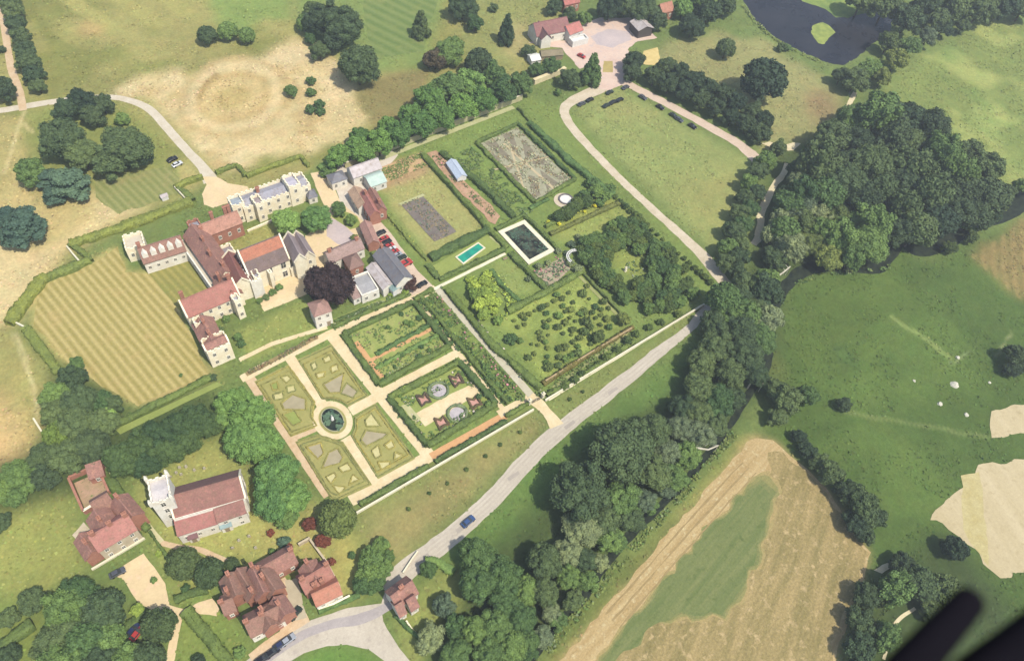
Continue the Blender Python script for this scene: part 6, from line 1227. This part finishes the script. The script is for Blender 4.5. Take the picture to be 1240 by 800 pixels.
simple((495, 735), 'lodge', 'small red tiled lodge with cream gables at the road junction', 'lodge', [(((481, 736), (506, 717), 5.5, 5.0), dict(rh=3.0, wall=STONE2, rmat=TILE, win='flr', chim=((.5, .5, 1.6),), coping=None)), (((484, 746), (492, 741), 4.5, 4.6), dict(rh=2.6, wall=STONE2, rmat=TILE, win='f')), (((498, 739), (507, 733), 4.5, 4.6), dict(rh=2.6, wall=STONE2, rmat=TILE, win='fr'))])
# --- shop yard
simple((665, 45), 'barn', 'long dark red roofed shop barn at the yard', 'barn', [(((650, 44), (690, 36), 9, 5), dict(rh=4.0, wall=STONE2, rmat=mottled('plum_roof', (166, 116, 112), (148, 102, 102), .3, 1.6, .18), win='f', gap=5)), (((646, 32), (656, 48), -5, 5), dict(rh=2.4, wall=STONE2, rmat=mottled('dusky_roof', (136, 98, 100), (122, 88, 92), .3, 1.6, .16), win='f', gap=5))])
simple((698, 42), 'shop', 'bright pink red roofed shop at the end of the long barn', 'shop', [(((690, 42), (706, 36), 7, 4.5), dict(rh=2.4, wall=WHITE, rmat=RED, win='f', gap=4))])
simple((702, 48), 'canopy', 'white flat canopy in front of the pink roofed shop', 'canopy', [(((694, 51), (713, 46), 4, 3.2), dict(roof='flat', rh=0, wall=WHITE, rmat=WHITE, win='', crenel=False))])
simple((776, 32), 'barn', 'pale roofed barn with a dark open side across the yard', 'barn', [(((764, 26), (774, 37), -8, 4.5), dict(rh=1.6, wall=plain('dark_boards', (92, 84, 80)), rmat=mottled('dusty_roof', (216, 206, 200), (198, 188, 184), .3, 1.5, .1), win='', over=.6))])
simple((649, 71), 'hut', 'small white roofed hut beside dark bushes', 'hut', [(((644, 74), (655, 72), 5, 2.8), dict(rh=1.0, wall=WHITE, rmat=plain('white_roof', (242, 240, 226)), win=''))])
simple((670, 68), 'shed', 'long low brown shed under the trees by the yard', 'shed', [(((656, 68), (682, 66), 4, 2.8), dict(rh=1.4, wall=WOOD, rmat=mottled('brown_felt', (160, 146, 118), (142, 132, 104), .4, 2, .16), win=''))])
simple((692, 6), 'house', 'house with a red roof at the top edge behind the trees', 'house', [(((684, 6), (702, 2), 6, 5), dict(rh=3, wall=BRICK, rmat=mottled('far_red_tile', (206, 128, 118), (188, 114, 106), .4, 2, .16), win='f'))])
simple((810, 14), 'house', 'small salmon roofed house near the top edge by the light green tree', 'house', [(((802, 16), (816, 12), 6, 5), dict(rh=3, wall=BRICK, rmat=mottled('far_salmon_tile', (208, 146, 122), (190, 130, 108), .4, 2, .16), win='f'))])
simple((551, 207), 'greenhouse', 'small pale blue glasshouse in the pink border', 'greenhouse', [(((541, 197), (554, 216), -4.0, 2.2), dict(rh=1.2, wall=WHITE, rmat=plain('pale_blue_glass', (206, 216, 228), .2), win=''))])
# ------------------------------------------------------------------ small garden structures
g = empty('garden_circle', P(685, 242)); tag(g, 'round white paved basin with a dark rim above the domed yews', 'basin')
ringwall('rim', None, 3.0, 3.0, .5, .7, plain('dark_stone', (120, 112, 112)), g); bm = bmesh.new(); bmesh.ops.create_circle(bm, cap_ends=True, radius=2.4, segments=28, matrix=Matrix.Translation((0, 0, .45))); bm_obj('paving', bm, WHITE, g)
g = empty('pergola', P(697, 316)); tag(g, 'white curved pergola arch beside the cottage bed', 'pergola')
for a0 in range(2):
    bm = bmesh.new(); rr = 3.0 + .7 * a0
    for i in range(14):
        a = math.radians(-10 + 15 * i); box(bm, rr * math.cos(a), rr * math.sin(a), 2.4, .4, rr * .3, .28, a)
    bm_obj('beam', bm, WHITE, g)
for i in range(5):
    a = math.radians(-4 + 46 * i); bm = bmesh.new(); bmesh.ops.create_cone(bm, cap_ends=True, segments=8, radius1=.16, radius2=.13, depth=2.3, matrix=Matrix.Translation((3.35 * math.cos(a), 3.35 * math.sin(a), 1.15))); bm_obj('post', bm, WHITE, g)
g = empty('seat_alcove', P(786, 320)); tag(g, 'curved pale stone seat at the edge of the nut garden clearing', 'seat')
bm = bmesh.new()
for i in range(9): a = math.radians(-60 + 15 * i); box(bm, 3 * math.cos(a), 3 * math.sin(a), .23, .6, .82, .46, a)
bm_obj('seat', bm, STEM, g); bm = bmesh.new()
for i in range(9): a = math.radians(-60 + 15 * i); box(bm, 3.4 * math.cos(a), 3.4 * math.sin(a), .62, .2, .92, 1.24, a)
bm_obj('backrest', bm, STEM, g)
def statue(px, label, s=1.0):
    g = empty('statue', P(*px)); tag(g, label, 'statue'); bm = bmesh.new(); box(bm, 0, 0, .15, 1.1 * s, 1.1 * s, .3); box(bm, 0, 0, .75, .7 * s, .7 * s, .9); box(bm, 0, 0, 1.26, .95 * s, .95 * s, .12); bm_obj('plinth', bm, STEM, g)
    bm = bmesh.new()
    for r_, z0, z1 in ((.2, 1.32, 1.6), (.42, 1.6, 1.95), (.5, 1.95, 2.1), (.22, 2.1, 2.4)): bmesh.ops.create_cone(bm, cap_ends=True, segments=12, radius1=r_ * s * .8, radius2=r_ * s, depth=z1 - z0, matrix=Matrix.Translation((0, 0, (z0 + z1) / 2)))
    bm_obj('urn', bm, STEM, g)
statue((757, 328), 'pale stone urn on the grass of the nut garden clearing', 1.0)
statue((522, 468), 'pale urn at the top right of the rose garden', .9) if False else None
for nm, (x, y) in (('left', (641, 489)), ('right', (657, 481))):
    g = empty('gate_pier', P(x, y)); tag(g, f'{nm} stone pier of the garden gate facing the road', 'gate pier'); bm = bmesh.new(); box(bm, 0, 0, 1.2, .9, .9, 2.4); bm_obj('shaft', bm, STEM, g); bm = bmesh.new(); box(bm, 0, 0, 2.5, 1.2, 1.2, .2); bmesh.ops.create_uvsphere(bm, u_segments=10, v_segments=8, radius=.4, matrix=Matrix.Translation((0, 0, 2.95))); bm_obj('ball_cap', bm, STEM, g)
g = empty('gate', P(649, 486)); tag(g, 'dark iron double gate at the end of the long grey path', 'gate'); d = P(655, 482) - P(643, 488); an = math.atan2(d.y, d.x)
for s in (-1, 1):
    bm = bmesh.new()
    for i in range(8): box(bm, s * (.25 + i * .2), 0, .9, .05, .05, 1.8)
    for z in (.2, 1.0, 1.7): box(bm, s * .95, 0, z, 1.6, .06, .08)
    bm_obj('leaf', bm, DARKP, g)
g.rotation_euler = (0, 0, an)
def bench(px, label, rot):
    g = empty('bench', P(*px), rot); tag(g, label, 'bench', 'garden benches'); bm = bmesh.new()
    for i in range(4): box(bm, 0, -.2 + i * .15, .45, 1.9, .12, .05)
    bm_obj('seat', bm, WOOD, g); bm = bmesh.new()
    for i in range(3): box(bm, 0, .34, .62 + i * .16, 1.9, .05, .12)
    bm_obj('backrest', bm, WOOD, g)
    for sx in (-.85, .85):
        for sy in (-.2, .3): bm = bmesh.new(); box(bm, sx, sy, .21, .08, .08, .43); bm_obj('leg', bm, WOOD, g)
bench((612, 314), 'pale wooden bench on the bulge of the swimming pool path', 0); bench((556, 491), 'wooden bench on the cream rose garden terrace', 0)
# headstones in the churchyard
HST = plain('headstone_stone', (206, 196, 170), .9)
for i, (x, y, l) in enumerate([(207, 578, 'pale tilted headstone nearest the church tower top'), (214, 573, 'pale headstone above the nave roof, left of two close together'), (220, 575, 'pale headstone above the nave roof, right of two close together'), (218, 567, 'headstone higher on the churchyard grass, left one'), (226, 566, 'headstone higher on the churchyard grass, middle one'), (236, 570, 'headstone right of a dark dot above the nave'), (248, 568, 'headstone alone toward the bright trees'), (290, 655, 'headstone right of the chapel on dry grass'), (302, 650, 'headstone nearest the light track on dry grass'), (282, 664, 'headstone close to the pink churchyard path'), (310, 664, 'headstone lowest on the churchyard grass')]):
    bm = bmesh.new(); box(bm, 0, 0, .5, .8, .22, 1.0); bmesh.ops.create_cone(bm, cap_ends=True, segments=16, radius1=.4, radius2=.4, depth=.218, matrix=Matrix.Translation((0, 0, 1.0)) @ Matrix.Rotation(math.pi / 2, 4, 'X')); o = bm_obj('headstone', bm, HST, None, P(x, y)); o.rotation_euler = (random.uniform(-.1, .1), 0, random.uniform(-.3, .3)); tag(o, l, 'headstone', 'headstones in the churchyard')
tree(206, 592, 7.4, 'dark narrow yew between the church tower and nave', 'deep', 'cone', clear=.02)
# fallen trunks
def log(px, label, r0=.45):
    pts = [P(*p) for p in px]; o = pts[0]; g = empty('fallen_tree', o); tag(g, label, 'fallen tree'); bm = bmesh.new()
    def tube(a, b, ra, rb):
        d = b - a; bmesh.ops.create_cone(bm, cap_ends=True, segments=9, radius1=ra, radius2=rb, depth=d.length, matrix=Matrix.Translation((a + b) / 2) @ d.to_track_quat('Z', 'Y').to_matrix().to_4x4())
    q = [p - o + Vector((0, 0, 5.0)) for p in pts]
    for i, (a, b) in enumerate(zip(q, q[1:])): tube(a, b, r0 * (1 - .2 * i), r0 * (1 - .2 * (i + 1)))
    bm_obj('trunk', bm, mottled('bleached_wood', (222, 214, 190), (200, 190, 166), 1, 4, .14), g)
    bm = bmesh.new()
    for s in (.35, .6, .85): a = q[0].lerp(q[-1], s); tube(a, a + Vector((random.uniform(-1.5, 1.5), random.uniform(-1.5, 1.5), random.uniform(.5, 1.6))), .14, .04)
    tube(q[-1], q[-1] + Vector((0, 0, -5)), .12, .1); tube(q[0], q[0] + Vector((0, 0, -5)), .3, .3)
    bm_obj('branch', bm, MATS['bleached_wood'], g)
log([(824, 549), (838, 551), (852, 553), (864, 548)], 'bleached fallen tree trunk lying over the dark ditch beside the stubble field')
log([(905, 470), (912, 471), (918, 474)], 'small bleached dead trunk above the ditch higher up the belt', .3)
log([(936, 345), (944, 339), (951, 333)], 'pale leaning dead trunk beside the river bend below the bright trees', .35)
# ------------------------------------------------------------------ vehicles
def car_parts():
    bm = bmesh.new(); prof = [(-2.1, .35), (-2.15, .75), (-1.95, .92), (-1.0, 1.0), (1.05, .98), (1.9, .86), (2.12, .62), (2.1, .32)]
    rows = []
    for y, k in ((-.86, .97), (-.78, 1.0), (.78, 1.0), (.86, .97)): rows.append([bm.verts.new((x * k, y, z if abs(y) < .8 else .35 + (z - .35) * .9)) for x, z in prof])
    for a, b in zip(rows, rows[1:]):
        for i in range(len(prof)): j = (i + 1) % len(prof); bm.faces.new((a[i], a[j], b[j], b[i]))
    bm.faces.new(rows[0][::-1]); bm.faces.new(rows[-1]); 
    c = [(-1.75, .72, .95), (-1.2, .6, 1.42), (.25, .6, 1.46), (1.05, .7, .96)]
    top = [bm.verts.new((x, y, z + .012)) for x, z in ((-1.25, 1.44), (.22, 1.46)) for y in (-.58, .58)]
    bm.faces.new((top[0], top[1], top[3], top[2]))
    bmesh.ops.recalc_face_normals(bm, faces=bm.faces); body = bpy.data.meshes.new('body'); bm.to_mesh(body); bm.free()
    bm = bmesh.new(); L = [bm.verts.new((x, -y, z)) for x, y, z in c]; R = [bm.verts.new((x, y, z)) for x, y, z in c]
    for i in range(3): bm.faces.new((L[i], L[i + 1], R[i + 1], R[i]))
    bm.faces.new(L); bm.faces.new(R[::-1]); bmesh.ops.recalc_face_normals(bm, faces=bm.faces); gl = bpy.data.meshes.new('cabin_glass'); bm.to_mesh(gl); bm.free()
    bm = bmesh.new(); bmesh.ops.create_cone(bm, cap_ends=True, segments=14, radius1=.33, radius2=.33, depth=.22, matrix=Matrix.Rotation(math.pi / 2, 4, 'X')); bmesh.ops.create_cone(bm, cap_ends=True, segments=10, radius1=.2, radius2=.2, depth=.24, matrix=Matrix.Rotation(math.pi / 2, 4, 'X')); wh = bpy.data.meshes.new('wheel'); bm.to_mesh(wh); bm.free()
    bm = bmesh.new(); box(bm, 0, 0, 0, .08, .34, .14); hl = bpy.data.meshes.new('headlight'); bm.to_mesh(hl); bm.free()
    gl.materials.append(GLASS); wh.materials.append(DARKP); hl.materials.append(WHITE); body.materials.append(None); return body, gl, wh, hl
BODY, CGL, WHL, HLT = car_parts()
PAINT = {}
def paintmat(n_, c):
    m, n, b = nodes(n_); b.inputs['Base Color'].default_value = (*alb(c), 1); b.inputs['Roughness'].default_value = .3; b.inputs['Metallic'].default_value = .2; PAINT[n_] = m
for n_, c in dict(blue=(70, 96, 140), black=(34, 34, 38), white=(240, 240, 236), red=(206, 70, 64), darkgreen=(52, 66, 52), silver=(180, 184, 188), grey=(96, 98, 104), navy=(50, 60, 96)).items(): paintmat(n_, c)
def car(p, q, col, label, group='parked cars', kind='parked_car', s=1.0):
    """centre p, pointing towards q"""
    a = P(*p, .14); b = P(*q, .14); g = empty(kind, a, math.atan2(b.y - a.y, b.x - a.x)); g.scale = (s, s, s); tag(g, label, 'car', group)
    def ad(n_, me, loc=(0, 0, 0), m_=None):
        o = bpy.data.objects.new(n_, me); C.objects.link(o); o.parent = g; o.location = loc
        if m_: slot(o, m_)
    ad('body', BODY, m_=PAINT[col]); ad('cabin_glass', CGL)
    for x in (-1.3, 1.3):
        for y in (-.8, .8): ad('wheel', WHL, (x, y, .33))
    for y in (-.58, .58): ad('headlight', HLT, (2.08, y, .66))
car((567, 632), (574, 626), 'blue', 'blue car driving alone on the road beside the meadow', None, 'car', 1.05)
RC = 'cars parked along the road corner'
car((349, 775), (356, 770), 'silver', 'silver car first in the line by the wide brown cottage', RC); car((341, 780), (348, 775), 'navy', 'dark blue car second in the line by the wide brown cottage', RC); car((330, 790), (337, 785), 'black', 'black car third in the line by the wide brown cottage', RC); car((318, 798), (325, 793), 'black', 'black car at the bottom edge behind the other parked cars', RC)
VC = 'vehicles in the stable yard'
for (x, y), c_, l in (((461, 283), 'black', 'black car topmost in the stable yard line'), ((465, 290), 'red', 'red car second from the top in the stable yard line'), ((468, 294), 'black', 'black car behind the upper red one in the stable yard line'), ((471, 299), 'red', 'red car in the upper middle of the stable yard line'), ((474, 303), 'white', 'white car between two red ones in the stable yard line'), ((477, 306), 'red', 'red car in the lower middle of the stable yard line'), ((481, 310), 'silver', 'silver car below the lower middle red one in the stable yard line'), ((486, 313), 'darkgreen', 'dark green car near the lower end of the stable yard line')): car((x, y), (x + 8, y - 4), c_, l, VC)
car((490, 321), (497, 317), 'red', 'large red van at the lower end of the stable yard line', VC, 'parked_van', 1.45)
car((403, 306), (407, 310), 'black', 'black car alone in the sandy mansion court'); car((511, 345), (518, 341), 'black', 'black car beside the purple tree at the cross paths')
car((143, 694), (151, 690), 'grey', 'dark grey car at the edge of the large sandy drive'); car((162, 763), (166, 758), 'navy', 'dark blue car under the trees beside the driveway hedge'); car((167, 767), (171, 762), 'red', 'small red car next to the dark blue one under the trees'); car((358, 743), (362, 738), 'darkgreen', 'dark car alone in the cottage courtyard')
car((215, 200), (221, 197), 'white', 'white car on the dry grass beside the drive'); car((209, 194), (215, 191), 'black', 'dark car next to the white one on the dry grass'); 
CK = 'cars on the grass car park'
for (x, y), q, c_, l in (((714, 122), (8, -4), 'black', 'black car nearest the bend of the car park track'), ((704, 127), (8, -4), 'grey', 'grey car just below the black one at the car park bend'), ((734, 129), (8, -4), 'darkgreen', 'dark green car at the left of the three in a row on the car park'), ((742, 125), (8, -4), 'black', 'black car in the middle of the three in a row on the car park'), ((750, 122), (8, -4), 'black', 'black car at the right of the three in a row on the car park'), ((738, 113), (8, -4), 'darkgreen', 'dark green car above the row of three on the car park'), ((757, 107), (8, -4), 'grey', 'small grey car at the top corner of the car park'), ((778, 119), (8, 5), 'grey', 'grey car by the avenue track nearest the shop'), ((799, 131), (8, 5), 'black', 'black car second along the avenue track'), ((815, 141), (8, 5), 'darkgreen', 'dark green car at the left of the close pair by the avenue track'), ((822, 146), (8, 5), 'grey', 'grey car at the right of the close pair by the avenue track'), ((838, 154), (8, 5), 'black', 'black car last along the avenue track')): car((x, y), (x + q[0], y + q[1]), c_, l, CK)
car((704, 69), (710, 72), 'red', 'small red car on the pink gravel of the shop yard', None)
g = empty('kiosk', P(200, 241)); tag(g, 'small white shed on the grass left of the hedge step', 'shed'); bm = bmesh.new(); box(bm, 0, 0, .9, 2.4, 1.8, 1.8); bm_obj('wall', bm, WHITE, g); bm = bmesh.new(); a_ = [bm.verts.new((x, y, z)) for x in (-1.4, 1.4) for y, z in ((-1.1, 1.81), (0, 2.5), (1.1, 1.81))]
for f in ((0, 1, 4, 3), (1, 2, 5, 4), (0, 2, 1), (3, 4, 5), (0, 3, 5, 2)): bm.faces.new([a_[i] for i in f])
bm_obj('roof', bm, PALER, g)
for x, y, l in ((776, 101 + 15, 'pale'),): pass
# glints of light built as solid pale lumps in the right meadow
GLINT = plain('glint_white', (220, 214, 190), .95)
for i, (x, y, s, l) in enumerate([(1156, 466, 1.5, 'largest pale glint in the right meadow'), (1138, 489, 1.0, 'pale glint left of the largest in the right meadow'), (1170, 502, .9, 'pale glint lowest in the right meadow'), (1160, 433, .8, 'pale glint at the meeting of the meadow tracks'), (1198, 463, .6, 'small pale boulder nearest the right edge'), (1107, 461, .6, 'small pale boulder leftmost in the right meadow')]):
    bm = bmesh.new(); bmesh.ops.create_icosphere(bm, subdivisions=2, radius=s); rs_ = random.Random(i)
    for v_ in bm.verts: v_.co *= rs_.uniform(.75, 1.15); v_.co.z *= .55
    o = bm_obj('glint', bm, GLINT, None, P(x, y)); tag(o, l, 'glint', 'pale glints in the right meadow')
# ------------------------------------------------------------------ the aircraft's undercarriage, just outside the window the photo was taken from
def near(x, y, d):
    v = Vector(((x - 620) / FO * d, (400 - y) / FO * d, -d)); q = M3 @ v; return Vector((0, 0, H)) + q
def tube_mesh(pts, rad, seg=20, squash=.6):
    bm = bmesh.new(); rows = []; n_ = len(pts)
    for i, p in enumerate(pts):
        d = (pts[min(n_ - 1, i + 1)] - pts[max(0, i - 1)]).normalized(); a = d.cross(M3 @ Vector((0, 0, 1))).normalized(); b = d.cross(a)
        rows.append([bm.verts.new(p + (a * math.cos(t) + b * math.sin(t) * squash) * rad[i]) for t in [2 * math.pi * k / seg for k in range(seg)]])
    for r0, r1 in zip(rows, rows[1:]):
        for k in range(seg): bm.faces.new((r0[k], r0[(k + 1) % seg], r1[(k + 1) % seg], r1[k]))
    bm.faces.new(rows[0]); bm.faces.new(rows[-1][::-1]); bmesh.ops.recalc_face_normals(bm, faces=bm.faces); return bm
g = empty('aircraft_undercarriage', near(1150, 760, 3.0)); tag(g, 'dark rounded aircraft undercarriage strut and skid across the lower right corner', 'aircraft part')
AP = plain('aircraft_black', (22, 20, 26), .9, spec=.05)
dn = 3.0; k_ = dn / FO
pts = [near(1184 - 105 * t, 716 + 118 * t, dn) for t in (0, .012, .035, .08, .2, .5, 1.0, 1.6)]; o = tube_mesh([p - g.location for p in pts], [r_ * k_ for r_ in (3, 10, 16, 20, 22, 25, 30, 36)]); bm_obj('strut', o, AP, g, smooth=True)
pts = [near(1302 - 105 * t, 742 + 88 * t, dn) for t in (0, .3, .6, 1.0, 1.5)]; o = tube_mesh([p - g.location for p in pts], [r_ * k_ for r_ in (40, 40, 42, 46, 50)]); bm_obj('skid', o, AP, g, smooth=True)

# ------------------------------------------------------------------ summer haze
if HAZE:
    bm = bmesh.new(); bmesh.ops.create_cube(bm, size=1.0, matrix=Matrix.Translation((0, 0, 112)) @ Matrix.Diagonal((9600, 9600, 230, 1)))
    m, n, b = nodes('summer_haze'); n.nodes.remove(b); pv = n.nodes.new('ShaderNodeVolumePrincipled'); pv.inputs['Color'].default_value = (.86, .91, .95, 1); pv.inputs['Density'].default_value = HAZE; pv.inputs['Anisotropy'].default_value = .2
    n.links.new(pv.outputs[0], n.nodes['Material Output'].inputs['Volume'])
    tag(bm_obj('haze', bm, m), kind='stuff')
    S.cycles.volume_bounces = 0
